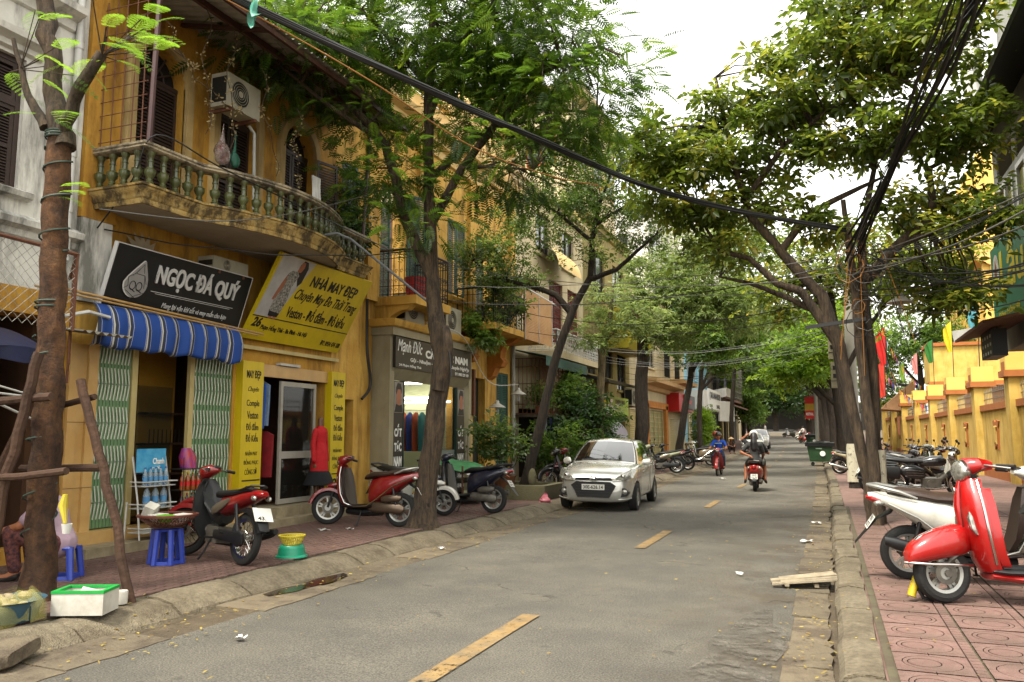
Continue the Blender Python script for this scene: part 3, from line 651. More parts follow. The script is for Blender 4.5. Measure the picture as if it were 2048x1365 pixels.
# shop 2: glazed door and frame
mAlu=M('white_aluminium','938d80',.4,c2='a19c90',scale=6,dirt=.2,dirtc=srgb('7c7466'))
mb=MB();ya,yb=11.16,12.16
for a,b in ((ya,ya+.06),(yb-.06,yb)):mb.box(-8.60,-8.555,a,b,.45,2.5)
for a,b in ((.45,.53),(1.2,1.32),(2.42,2.5)):mb.box(-8.598,-8.557,ya+.06,yb-.06,a,b)
gd=mb.build('glazed_door',mAlu,B,False);MB().box(-8.582,-8.576,ya+.06,yb-.06,.53,2.42).build('pane',mGlass,gd,False)
mb=MB();mb.box(-8.62,-8.545,10.55,12.6,2.55,2.75);mb.build('lintel',mMarble,B,False)
mb=MB();mb.box(-8.6,-8.5,11.05,11.6,2.76,2.80);mb.build('lamp_batten',mWhiteP,B,False)
mb=MB();mb.box(-8.6,-8.52,9.95,12.8,2.96,3.02);mb.build('curtain_rail',mCreamP,B,False)
# ---- signs on the ochre house
def signbox(name,label,y0,y1,x_b,z_b,x_t,z_t,mat,th=.06,cat='shop sign'):
 fr=frame((x_b,y0,z_b),(0,1,0),(x_t-x_b,0,z_t-z_b));h=math.hypot(x_t-x_b,z_t-z_b);w_=y1-y0
 t=thing(name,label,cat,(x_b,(y0+y1)/2,z_b),world=True);mb=MB();mb.box(0,w_,0,h,-th,0);inframe(mb,fr);mb.build('board',mat,t,False)
 return t,fr,w_,h
t,fr,w_,h=signbox('shop_sign','black tilted shop sign with silver jewel logo above striped awning',7.42,9.96,-8.5,3.25,-8.25,4.02,mBlackS)
mb=MB();
for a,b,c_,d in ((-.012,0,-.012,h+.012),(w_,w_+.012,-.012,h+.012),(0,w_,-.012,0),(0,w_,h,h+.012)):mb.box(a,b,c_,d,-.062,.004)
inframe(mb,fr);mb.builds('edge_trim',mSilver,t,False)
def drop(cx_,cy_,s_,n=24):
 pts=[]
 for i in range(n):
  a=2*math.pi*i/n;r_=1.0
  x_=math.sin(a)*.62;y_=-math.cos(a)*.62
  if y_>0:x_ *= (1-.75*(y_/.62)**1.3);y_ *= 1.75
  pts.append((cx_+x_*s_+.18*s_*max(0,y_),cy_+y_*s_))
 return pts
mb=MB();mb.prism(drop(.42,.34,.30),'Z',.002,.018);inframe(mb,fr);mb.build('logo_drop',M('logo_grey','8e8c89',.4,var=.05),t,False)
mb=MB();dp=drop(.42,.34,.30);dq=drop(.395,.34,.30)
for i in range(len(dp) // 2,len(dp)):j=(i+1) % len(dp);mb.add([(*dp[i],.02),(*dp[j],.02),(*dq[j],.02),(*dq[i],.02)],[(0,1,2,3)])
inframe(mb,fr);mb.build('logo_edge',mSilver,t,False)
mb=MB();ln=lambda a,b,r_=.003:mb.tube([(a[0],a[1],.021),(b[0],b[1],.021)],r_,4)
for a,b in (((.47,.62),(.38,.48)),((.38,.48),(.27,.42)),((.38,.48),(.52,.47)),((.47,.62),(.5,.5)),((.27,.42),(.3,.3)),((.52,.47),(.56,.3)),((.3,.3),(.24,.26)),((.28,.24),(.42,.17)),((.42,.17),(.57,.24)),((.42,.17),(.38,.13)),((.42,.17),(.47,.14)),((.33,.44),(.42,.55)),((.52,.47),(.58,.36))):ln(a,b)
for cx_ in (.37,.475):
 mb.tube([(cx_+.045*math.cos(a),.315+.058*math.sin(a),.022) for a in [2*math.pi*i/16 for i in range(17)]],.006,4);mb.tube([(cx_-.02,.27,.022),(cx_+.055,.238,.022)],.006,4)
inframe(mb,fr);mb.build('logo_lines',mBlackT,t)
text('NGỌC ĐÁ QUÝ',mSilver,t,fr,.72,2.32,.34,.72,bold=.03,depth=.02)
text('Mang lại vận khí tốt và may mắn cho bạn',mSilver,t,fr,.95,2.22,.07,.19,shear=.35,depth=.006)
mb=MB();mb.box(.70,2.30,.285,.292,0,.004);mb.box(.78,2.24,.262,.268,0,.004);inframe(mb,fr);mb.builds('rule_lines',mSilver,t,False)
t,fr,w_,h=signbox('shop_sign','large yellow tilted tailor sign with woman in patterned dress',10.06,12.72,-8.5,3.12,-7.77,4.42,mYelS)
YS_SIGN=t
mb=MB();mb.prism([(.02,.42),(.52,.42),(.78,1.2),(.9,h-.01),(.05,h-.01)],'Z',.001,.003);inframe(mb,fr);mb.build('photo_panel',M('photo_backdrop','a9a6a4',.5,c2='c3c1bf',scale=3),t,False)
mSkin=M('skin','9a6246',.55,c2='a86d50',scale=6,spec=.3);mHair=M('black_hair','120d0b',.5,var=.2)
mFlor=M('black_white_print','100f0f',.6,c2='b8b4aa',scale=34)
mb=MB();mb.prism([(.30,.52),(.58,.50),(.60,.75),(.56,.98),(.62,1.2),(.56,1.26),(.42,1.26),(.35,1.2),(.38,.98),(.30,.75)],'Z',.004,.006);inframe(mb,fr);mb.build('printed_dress',mFlor,t,False)
mb=MB();mb.prism([(.33,.44),(.55,.44),(.575,.51),(.31,.53)],'Z',.004,.0065);mb.prism([(.68,1.02),(.75,1.1),(.76,1.36),(.7,1.46),(.6,1.47),(.54,1.38),(.56,1.28),(.62,1.12)],'Z',.004,.0058);inframe(mb,fr);mb.builds('printed_hair',mHair,t,False)
mb=MB();mb.prism([(.53,1.26),(.62,1.26),(.66,1.36),(.64,1.44),(.57,1.44),(.54,1.36)],'Z',.004,.0068);mb.prism([(.35,1.2),(.29,1.0),(.24,.72),(.29,.72),(.38,.98)],'Z',.004,.0055);mb.prism([(.35,.40),(.43,.40),(.43,.445),(.36,.445)],'Z',.004,.0055);mb.prism([(.46,.40),(.53,.40),(.54,.445),(.46,.445)],'Z',.004,.0055);inframe(mb,fr);mb.builds('printed_skin',mSkin,t,False)
text('NHÀ MAY ĐẸP',mBlackT,t,fr,.98,2.36,1.03,1.33,shear=.08,bold=.025,depth=.006)
text('Chuyên May Đo Thời Trang',mBlackT,t,fr,.74,2.56,.76,1.02,shear=.45,bold=.008,depth=.006)
text('Veston - Đồ đầm - Đồ kiểu',mBlackT,t,fr,.74,2.42,.48,.73,bold=.014,depth=.006)
text('26',mBlackT,t,fr,.06,.27,.22,.39,shear=.2,bold=.03,depth=.006)
text('Phạm Hồng Thái - Ba Đình - Hà Nội',mBlackT,t,fr,.30,1.52,.17,.30,bold=.012,depth=.006)
text('ĐT: 0934 474 188',mBlackT,t,fr,2.0,2.6,.1,.2,bold=.014,depth=.006)
mb=MB();mb.box(.0,2.66,.395,.412,0,.004);inframe(mb,fr);mb.builds('rule_lines',mBlackT,t,False)
def vsign(label,y0,y1):
 t=thing('vertical_sign',label,'shop sign',(-8.5,(y0+y1)/2,.6),world=True);MB().box(-8.6,-8.46,y0,y1,.6,2.76).build('board',mYelS,t,False)
 fr=frame((-8.4585,y0,.6),(0,1,0),(0,0,1));w_=y1-y0;c_=.52*w_
 def tx(s_,hw,v0,v1,**k):text(s_,mBlackT,t,fr,max(.015,c_-hw),min(w_-.015,c_+hw),v0,v1,depth=.003,**k)
 tx('MAY ĐẸP',.17,1.86,2.02,bold=.03);tx('Chuyên',.13,1.66,1.76,shear=.5);tx('Comple',.15,1.42,1.55,bold=.01);tx('Veston',.13,1.25,1.37,bold=.01);tx('Đồ đầm',.145,1.07,1.2,bold=.01);tx('Đồ Kiểu',.145,.89,1.03,bold=.01)
 tx('NHẬN MAY',.14,.66,.76);tx('ĐỒNG PHỤC',.17,.52,.63);tx('CÔNG SỞ',.14,.38,.49);tx('26',.13,.06,.21,bold=.04)
 MB().box(-8.459,-8.455,y0+.06,y1-.02,.88,.9).build('rule_line',mBlackT,t,False)
 return t
vsign('tall yellow sign box with 26 between green gate and tailor doorway',10.08,10.58);vsign('tall yellow sign box behind the red dress mannequin',12.5,12.95)
# striped awning
mAw=bpy.data.materials.new('striped_canvas');mAw.use_nodes=True;N=mAw.node_tree.nodes;L=mAw.node_tree.links;b_=N['Principled BSDF'];b_.inputs['Roughness'].default_value=.75
tc=N.new('ShaderNodeTexCoord');sx=N.new('ShaderNodeSeparateXYZ');L.new(tc.outputs['Object'],sx.inputs[0]);mt=N.new('ShaderNodeMath');mt.operation='MULTIPLY_ADD';mt.inputs[1].default_value=1/.262;mt.inputs[2].default_value=.3;L.new(sx.outputs['Y'],mt.inputs[0])
fm=N.new('ShaderNodeMath');fm.operation='FRACT';L.new(mt.outputs[0],fm.inputs[0]);rp=N.new('ShaderNodeValToRGB');rp.color_ramp.interpolation='CONSTANT';e=rp.color_ramp.elements
blu,wht,gry=(*srgb('163f86'),1),(*srgb('b9b5a8'),1),(*srgb('2c2f38'),1)
e[0].position=0;e[0].color=blu;e[1].position=.48;e[1].color=wht
for p_,c_ in ((.50,blu),(.54,wht),(.62,gry),(.70,gry),(.76,blu),(.80,wht),(.82,blu)):q=e.new(p_);q.color=c_
L.new(fm.outputs[0],rp.inputs[0]);L.new(rp.outputs[0],b_.inputs['Base Color'])
aw=thing('striped_awning','rolled blue awning with white and grey stripes over the green gate','awning',(-8.2,8.6,2.7),world=True)
mb=MB()
def awf(u,v):
 y=7.14+2.62*v;s_=.028*math.sin(v*47+math.sin(v*9))+.02*math.sin(v*21)
 prof=[(-8.42,3.22),(-8.34,3.22),(-8.27,3.13),(-8.23,2.97),(-8.24,2.82),(-8.26,2.70),(-8.30,2.68)]
 q=u*(len(prof)-1);i=min(int(q),len(prof)-2);f=q-i;x=prof[i][0]*(1-f)+prof[i+1][0]*f;z=prof[i][1]*(1-f)+prof[i+1][1]*f
 return (x+s_*u,y+.03*math.sin(u*5+v*11),z+.02*s_+.018*math.sin(v*33)*u-.02*(v>.9)*u)
mb.grid(awf,14,90);mb.build('canvas',mAw,aw,True,70)
mBamb=M('bamboo_pole','a5804a',.5,c2='b9955c',scale=9)
mb=MB();mb.tube([(-8.36,6.6,3.33),(-8.36,10.4,3.20)],.018,8);mb.tube([(-8.30,6.35,3.28),(-8.30,10.2,3.16)],.013,8);mb.builds('bamboo_pole',mBamb,aw)
mb=MB();mb.tube([(-8.45,6.7,2.75),(-8.3,6.72,2.98),(-8.15,6.95,3.06),(-8.2,7.3,3.04)],.022,6);mb.build('hooked_pipe',mWhiteP,aw)
def ac_unit(label,loc,size,rotz=0,grille=True,fan=(0,0)):
 # outdoor unit of an air conditioner, front towards local +X
 t=thing('air_conditioner',label,'air conditioner',loc,rotz);d,w_,h=size
 mw=M('ac_casing','9a9480',.5,c2='aaa491',scale=3,dirt=.35,dirtc=srgb('6f6650'),dscale=2)
 mb=MB();mb.box(-d/2,d/2,-w_/2,w_/2,0,h);mb.build('casing',mw,t,False)
 mb=MB();mb.lathe([(0.001,d/2+.006),(h*.34,d/2+.006),(h*.38,d/2+.001)],(0,-w_*.12,h/2),'X',24);mb.build('fan_opening',mBlackM,t)
 mb=MB()
 for i in range(1,6):r_=h*.38*i/5;mb.tube([(d/2+.012,-w_*.12+r_*math.cos(a),h/2+r_*math.sin(a)) for a in [2*math.pi*j/20 for j in range(21)]],.004,4,False)
 mb.lathe([(.001,d/2+.016),(h*.1,d/2+.014)],(0,-w_*.12,h/2),'X',14);mb.build('fan_guard',mw,t)
 mb=MB();mb.box(-d/2+.02,d/2-.02,-w_/2-.003,-w_/2-.001,.06,h-.06);mb.build('side_grille',mBlackM,t,False)
 mb=MB();
 for s_ in (-.35,.35):mb.box(-d/2-.12,d/2+.02,s_*w_-.02,s_*w_+.02,-.05,-.002)
 mb.builds('bracket',mRust,t,False);return t
ac_unit('air conditioner unit under the roof beside the vine on curved balcony',(-8.05,9.2,6.36),(.3,.72,.5))
ac_unit('air conditioner top showing above the black jewel sign',(-8.42,9.5,4.02),(.3,.75,.2))
mb=MB();mb.tube([(-8.05,9.5,6.3),(-8.02,9.6,6.2),(-8.0,9.62,5.0)],.025,8);tag(mb.build('drain_pipe',mPipe),'grey drain pipe running down from balcony air conditioner','pipe')
mb=MB();mb.tube([(-7.35,10.4,4.72),(-7.05,10.45,4.75),(-6.9,10.6,4.68),(-5.95,11.55,3.72)],.02,8);tag(mb.build('metal_pole',M('dull_grey_pipe','5c5e60',.5,c2='6a6c6e',scale=5)),'long grey pipe from the balcony edge to the tree trunk','pipe')
# ================================================================ yellow house with barber shop
Cc=thing('yellow_house','long yellow villa with green shutters, iron balcony and barber shop','house',(FX,17,0),world=True)
mb=MB();wallx(mb,-8.95,FX,12.66,22.0,.12,4.3,[(13.02,13.46,.2,2.28),(14.4,18.3,.3,3.3),(19.15,19.95,.3,3.1),(20.75,21.65,.4,3.35)]);mb.build('ground_wall',mYellow,Cc,False)
mb=MB();wallx(mb,-8.95,FX,12.66,22.0,4.3,9.0,[(12.88,13.45,5.02,6.95),(14.35,15.45,4.4,7.0),(17.55,18.6,5.08,7.0),(19.3,20.6,4.4,7.0)]);mb.build('upper_wall',mYellow,Cc,False)
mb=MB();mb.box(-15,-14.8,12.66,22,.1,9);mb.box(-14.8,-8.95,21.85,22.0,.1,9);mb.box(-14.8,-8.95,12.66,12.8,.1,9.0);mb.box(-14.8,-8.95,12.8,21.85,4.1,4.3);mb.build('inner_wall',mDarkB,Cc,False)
mb=MB();moulding(mb,[(0,8.3),(.06,8.32),(.07,8.5),(.2,8.56),(.22,8.66),(.4,8.74),(.44,8.86),(.1,8.95),(0,8.95)],[(FX,12.66),(FX,22.0)]);mb.build('cornice',mYellowL,Cc,True,30)
mb=MB();mb.box(-8.9,-8.62,12.66,22,9.0,9.6);ped=[(17.6,9.55),(17.6,10.1),(18.4,10.3),(18.8,10.9),(19.8,11.15),(20.8,10.9),(21.2,10.3),(22.0,10.1),(22.0,9.55)]
mb.prism(ped,'X',-8.9,-8.61);mb.build('parapet',mYellowL,Cc,False)
mb=MB();moulding(mb,[(0,9.6),(.12,9.64),(.14,9.72),(0,9.76)],[(-8.6,12.66),(-8.6,17.6)])
vv=[]
for p in ped[1:-1]:
 for X_,dz in ((-8.61,-.12),(-8.45,-.06),(-8.45,.06),(-8.61,.08)):vv.append((X_,p[0],p[1]+dz))
mb.add(vv,[(i*4+j,(i+1)*4+j,(i+1)*4+j+1,i*4+j+1) for i in range(len(ped)-3) for j in range(3)]);mb.build('parapet_moulding',mYellowL,Cc,False)
for ya,yb in ((13.72,14.18),(15.9,16.3),(18.72,19.05),(21.66,22.0)):MB().box(-8.62,-8.5,ya,yb,4.32,8.3).build('pilaster',mYellow,Cc,False)
mb=MB();moulding(mb,[(0,4.86),(.05,4.88),(.1,4.98),(.1,5.03),(0,5.05)],[(FX,17.4),(FX,18.71)]);mb.build('window_sill',mYellow,Cc)
mb=MB();moulding(mb,[(0,4.86),(.05,4.88),(.1,4.98),(.1,5.03),(0,5.04)],[(FX,12.8),(FX,13.6)]);mb.build('window_sill',mYellow,Cc)
for ya,yb,z0,z1 in ((12.9,13.16,5.04,6.93),(13.18,13.44,5.04,6.93),(17.57,18.06,5.1,6.98),(18.09,18.58,5.1,6.98)):louvre(MB(),-8.63,ya,yb,z0,z1,.05).build('shutter',mGreenW,Cc,False)
for ya,yb,z0,z1 in ((14.37,14.9,4.42,6.98),(19.32,19.94,4.42,6.98)):louvre(MB(),-8.72,ya,yb,z0,z1,.05).build('shutter',mGreenW,Cc,False)
sh=MB();louvre(sh,0,0,.5,0,2.55,.05);sh.xf(Matrix.Translation((-8.58,15.46,4.42)) @ Matrix.Rotation(R(-25),4,'Z'));sh.build('open_shutter',mGreenW,Cc,False)
for ya,yb in ((20.77,21.19),(21.21,21.63)):louvre(MB(),-8.64,ya,yb,.42,3.33,.05).build('shutter_door',mGreenW,Cc,False)
MB().box(-8.95,-8.8,19.15,19.95,.3,3.1).build('dark_door',M('dark_green_door','10201a',.5,var=.2),Cc,False)
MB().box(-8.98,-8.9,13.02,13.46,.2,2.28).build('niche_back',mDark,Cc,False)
mb=MB();mb.box(-8.6,-8.52,19.03,19.14,2.1,3.3);mb.build('carved_strip',mRust,Cc,False)
mb=MB();mb.tube([(-8.52,21.85,.3),(-8.52,21.85,4.2)],.06,10);mb.build('downpipe',mPipe,Cc)
# iron balcony
ib=MB();ib.box(-8.6,-7.62,14.15,15.75,4.24,4.42);ib=ib.build('iron_balcony',mYellow,Cc,False)
mb=MB()
for ya in (14.2,15.5):
 poly=[(-8.6,4.24),(-7.75,4.24)]+[(-8.6+.12+.73*math.cos(a),3.5+.6*math.sin(a)) for a in [math.pi/2*i/8 for i in range(8,-1,-1)] if False]+[(-7.85-.62*math.sin(a),4.14-.62*(1-math.cos(a))) for a in [math.pi/2*i/8 for i in range(9)]]+[(-8.6,3.5)]
 mb.prism(poly,'Y',ya,ya+.2)
mb.builds('arched_bracket',mYellow,ib,False)
def railing(name,path,z0,z1,mat,parent,pitch=.11,scroll=True,r_=.009,toprail=None):
 mb=MB();pts=[Vector((*p,0)) for p in path]
 for i in range(len(pts)-1):
  a,b=pts[i],pts[i+1];n=max(1,int((b-a).length/pitch));u=(b-a).normalized()
  for z in (z0+.05,z0+.22,z1-.16):mb.tube([a+Vector((0,0,z)),b+Vector((0,0,z))],r_,5)
  for k in range(n+1):
   p=a+(b-a)*(k/n);mb.tube([p+Vector((0,0,z0)),p+Vector((0,0,z1))],r_ if k % n else r_*1.6,5)
   if scroll and k<n:
    c_=p+u*(pitch/2)
    for zc,s_ in ((z0+.32,1),(z0+.52,-1),(z1-.08,1),(z0+.13,-1)):
     mb.tube([c_+u*(.045*math.cos(q*s_)*(1-q/9))+Vector((0,0,zc+.05*math.sin(q)*(1-q/9))) for q in [x_*.9 for x_ in range(8)]],r_*.7,4)
 o=mb.build(name,mat,parent)
 mb=MB()
 for i in range(len(pts)-1):mb.tube([pts[i]+Vector((0,0,z1+.01)),pts[i+1]+Vector((0,0,z1+.01))],.028,6)
 mb.build('handrail',toprail or mat,o);return o
mIron=M('black_wrought_iron','0e100d',.5,var=.2);mRedR=M('dark_red_rail','2a1310',.5,var=.2)
railing('railing',[(-8.55,14.2),(-7.68,14.2),(-7.68,15.7),(-8.55,15.7)],4.42,5.38,mIron,ib,toprail=mRedR)
tag(MB().lathe([(.001,0),(.16,0),(.2,.04),(.24,.42),(.25,.45),(.22,.45),(.2,.1),(.001,.1)],(-7.95,14.75,4.43),'Z',18).build('plastic_tub',M('red_plastic','a01616',.4,c2='b01c1a',scale=4)),'red plastic tub on the black iron balcony','tub')
# second balcony with bracket
sb=MB();sb.box(-8.6,-7.5,18.0,21.9,4.2,4.36);sb=sb.build('plant_balcony',mYellow,Cc,False)
mb=MB();poly=[(-8.6,4.2),(-7.7,4.2),(-7.85,4.1),(-8.1,4.02),(-8.2,3.85),(-8.22,3.7),(-8.12,3.58),(-8.2,3.45),(-8.36,3.42),(-8.45,3.2),(-8.6,3.1)];mb.prism(poly,'Y',20.1,20.45);mb.prism(poly,'Y',18.2,18.5);mb.builds('scroll_bracket',M('orange_plaster','a8641c',.88,c2='b87426',scale=3,dirt=.5,dirtc=srgb('5d3816'),dscale=2),sb,False)
railing('railing',[(-8.55,18.05),(-7.56,18.05),(-7.56,21.85),(-8.55,21.85)],4.36,5.25,mIron,sb,pitch=.14,scroll=False)
mBlind=M('bamboo_blind','b98a58',.8,c2='c79c6c',scale=3,dirt=.2,dirtc=srgb('7a5430'))
bl=thing('bamboo_blind','tan bamboo blind hanging from the plant balcony','blind',(-7.5,21,4.2),world=True)
for i in range(32):
 z=4.18+i*.042;MB().box(-7.492-.012*math.sin(i*.35),-7.478-.012*math.sin(i*.35),20.05,22.35,z,z+.036).build('slat',mBlind,bl,False)
mb=MB()
for y in (20.06,21.2,22.33):mb.tube([(-7.47,y,4.15),(-7.47,y,5.56)],.012,5)
mb.tube([(-7.48,19.0,5.62),(-7.48,22.7,5.48)],.025,6);mb.build('cord',mWhiteP,bl)
mb=MB();mb.grid(lambda u,v:(-7.6+.05*math.sin(u*6),19.6+.5*v,5.55-.6*u*(1-.3*v)),6,6);mb.build('folded_end',mBlind,bl,True)
# barber shop
S=thing('barber_shop','small barber shop front with black sign and lit interior','shop front',(-8.2,16.3,.15),world=True)
mBeige=M('beige_panel','8f8468',.5,c2='9b9176',scale=3,dirt=.4,dirtc=srgb('5f563e'),dscale=2)
mb=MB();mb.box(-8.6,-8.17,14.1,14.28,.15,3.62);mb.box(-8.6,-8.17,17.95,18.1,.15,3.62);mb.builds('side_panel',mBeige,S,False)
mb=MB();mb.box(-8.6,-8.08,14.05,18.2,3.62,3.78);mb.build('roof_slab',mBeige,S,False)
mb=MB();moulding(mb,[(0,3.78),(.05,3.8),(.08,3.86),(.1,3.93),(0,3.95)],[(-8.6,14.02),(-8.06,14.02),(-8.06,18.22),(-8.6,18.22)]);mb.box(-8.6,-8.07,14.03,18.21,3.785,3.945);mb.build('roof_edge',mYellow,S,False)
mSignD=M('charcoal_sign','1f1812',.45,c2='261e17',scale=2)
MB().box(-8.3,-8.1,14.2,17.9,2.96,3.6).build('sign_board',mSignD,S,False)
mb=MB();mb.prism([(-8.3,2.955),(-8.12,2.955),(-8.28,2.72),(-8.3,2.72)],'Y',14.2,17.9);mb.build('sign_soffit',mBeige,S,False)
fr=frame((-8.098,14.2,2.96),(0,1,0),(0,0,1))
text('Mạnh Đức',mWhiteT,S,fr,.08,1.15,.28,.62,shear=.3,bold=.01);text('CẮT TÓC NAM',mWhiteT,S,fr,1.3,3.5,.3,.57,bold=.05)
text('Gội - Nhuộm - Lấy Ráy Tai Chuyên Nghiệp',mWhiteT,S,fr,.62,3.58,.14,.27,bold=.015);text('24 Phạm Hồng Thái',mWhiteT,S,fr,.14,1.1,.03,.11,bold=.01);text('ĐT: 0983 229 189',mWhiteT,S,fr,2.8,3.55,.03,.1,bold=.01)
mFace=M('poster_grey','6d6a62',.5,c2='8e8a80',scale=6)
for y0,y1,lab in ((14.32,14.72,0),(17.35,17.75,1)):
 MB().box(-8.26,-8.2,y0,y1,.2,2.7).build('poster_panel',mSignD,S,False);fr=frame((-8.198,y0,.2),(0,1,0),(0,0,1));w_=y1-y0
 mb=MB();mb.box(.02,w_-.02,1.85,2.48,0,.003);inframe(mb,fr);mb.build('photo_print',mFace,S,False)
 mb=MB();mb.prism([(.12,2.0),(.28,2.0),(.30,2.2),(.27,2.36),(.15,2.36),(.11,2.18)],'Z',.003,.006);inframe(mb,fr);mb.build('printed_face',mSkin,S,False)
 mb=MB();mb.prism([(.10,2.22),(.09,2.36),(.15,2.46),(.28,2.45),(.32,2.34),(.3,2.24),(.27,2.33),(.15,2.33)],'Z',.004,.008);mb.prism([(.03,1.86),(.36,1.86),(.33,2.02),(.22,2.0),(.1,2.03)],'Z',.004,.008);inframe(mb,fr);mb.builds('printed_hair',mHair,S,False)
 for s_,v0,v1,hw in (('CẮT',1.36,1.62,.15),('TÓC',1.06,1.28,.15),('NAM',.76,.96,.16),('-Gội',.56,.68,.12),('-Nhuộm',.36,.5,.18),('-Lấy Ráy Tai',.14,.28,.19)):text(s_,mWhiteT,S,fr,w_/2-hw,w_/2+hw,v0,v1,bold=.04 if v0>.7 else .015)
mDkG=M('dark_green_frame','0f2a20',.5,var=.1)
mb=MB();mb.box(-8.3,-8.19,14.28,14.32,.2,2.72);mb.box(-8.3,-8.19,14.72,14.76,.2,2.72);mb.box(-8.3,-8.19,17.3,17.35,.2,2.72);mb.box(-8.3,-8.19,16.35,16.42,.2,2.72);mb.builds('door_frame',mDkG,S,False)
MB().box(-8.26,-8.25,16.42,17.3,.2,2.7).build('glass_panel',mGlass,S,False)
mFrost=M('frosted_film','7d857e',.4,c2='878f88',scale=2)
MB().box(-8.247,-8.243,16.42,17.3,.2,1.25).build('frosted_band',mFrost,S,False)
mb=MB();mb.tube([(-8.2,17.86,.9),(-8.2,17.86,1.7)],.02,6);mb.build('pull_handle',mGalv,S)
mRoom=M('pale_green_room','a9ac84',.8,c2='b4b68f',scale=2)
mb=MB();mb.box(-13,-12.9,14.1,18.4,.3,3.0);mb.box(-12.9,-8.95,18.3,18.4,.3,3.0);mb.box(-12.9,-8.95,14.1,14.2,.3,3.0);mb.box(-12.9,-8.3,14.2,18.3,2.95,3.0);mb.box(-12.9,-8.2,14.2,18.3,.2,.26);mb.build('room_wall',mRoom,S,False)
mTube=M('fluorescent_tube',(1,.97,.9),.4,var=0,emit=10)
for y_,z_ in ((16.6,2.8),(17.5,2.5),(18.1,2.42)):MB().tube([(-10.4,y_,z_),(-8.75,y_,z_)],.022,8).build('fluorescent_lamp',mTube,S)
mb=MB();mb.tube([(-10.2,17.6,2.2),(-8.8,17.6,2.2)],.012,6);mb.build('clothes_rail',mGalv,S)
for i,(cn,cc) in enumerate((('green','1f7a3f'),('orange','a4461c'),('blue','20306a'),('rust','8a3a1a'),('teal','1f5a58'))):
 x=-9.95+i*.17;y=17.6;mb=MB();mb.loft([(x,y,1.2,.16,.05,math.pi/2),(x,y,1.7,.19,.05,math.pi/2),(x,y,2.05,.2,.04,math.pi/2),(x,y,2.15,.05,.02,math.pi/2)],10);tag(mb.build('hanging_shirt',M(cn+'_cloth',cc,.9,var=.2,scale=4)),'%s shirt hanging inside the lit barber shop' % cn,'shirt','shirts on the barber rail')
ac_unit('air conditioner with big round fan on barber shop roof',(-8.28,15.05,3.97),(.32,.85,.6));ac_unit('air conditioner partly behind trunk on right of barber shop roof',(-8.25,16.9,3.97),(.32,.8,.6))
# ================================================================ further houses on the left
mBeigeH=M('beige_wall','b7a587',.9,c2='c6b698',scale=1.3,dirt=.6,dirtc=srgb('6b5c44'),dscale=1,thr=(.48,.8))
mCream=M('cream_wall','bfae88',.9,c2='cfc09c',scale=1.3,dirt=.35,dirtc=srgb('8d7d60'),dscale=1)
mOlive=M('olive_wall','8a7a45',.9,c2='978852',scale=1.3,dirt=.6,dirtc=srgb('4d4428'),dscale=1)
mOrange=M('orange_trim','b5702c',.8,c2='c4823c',scale=3,dirt=.3,dirtc=srgb('6a431c'))
mBlueP=M('sky_blue_paint','7fb4c8',.8,c2='8fc0d2',scale=2,dirt=.3,dirtc=srgb('5d7d88'))
mWhiteB=M('white_wall','cfcac0',.85,c2='dad6cd',scale=1.5,dirt=.4,dirtc=srgb('87806f'),dscale=1)
mRedSh=M('dark_red_shutter','5a1410',.6,c2='681a14',scale=5);mRedS=M('red_sign','b51410',.45,c2='bd1c16',scale=2)
mWinG=M('dark_window_glass','20262a',.08,var=.2,spec=.7)
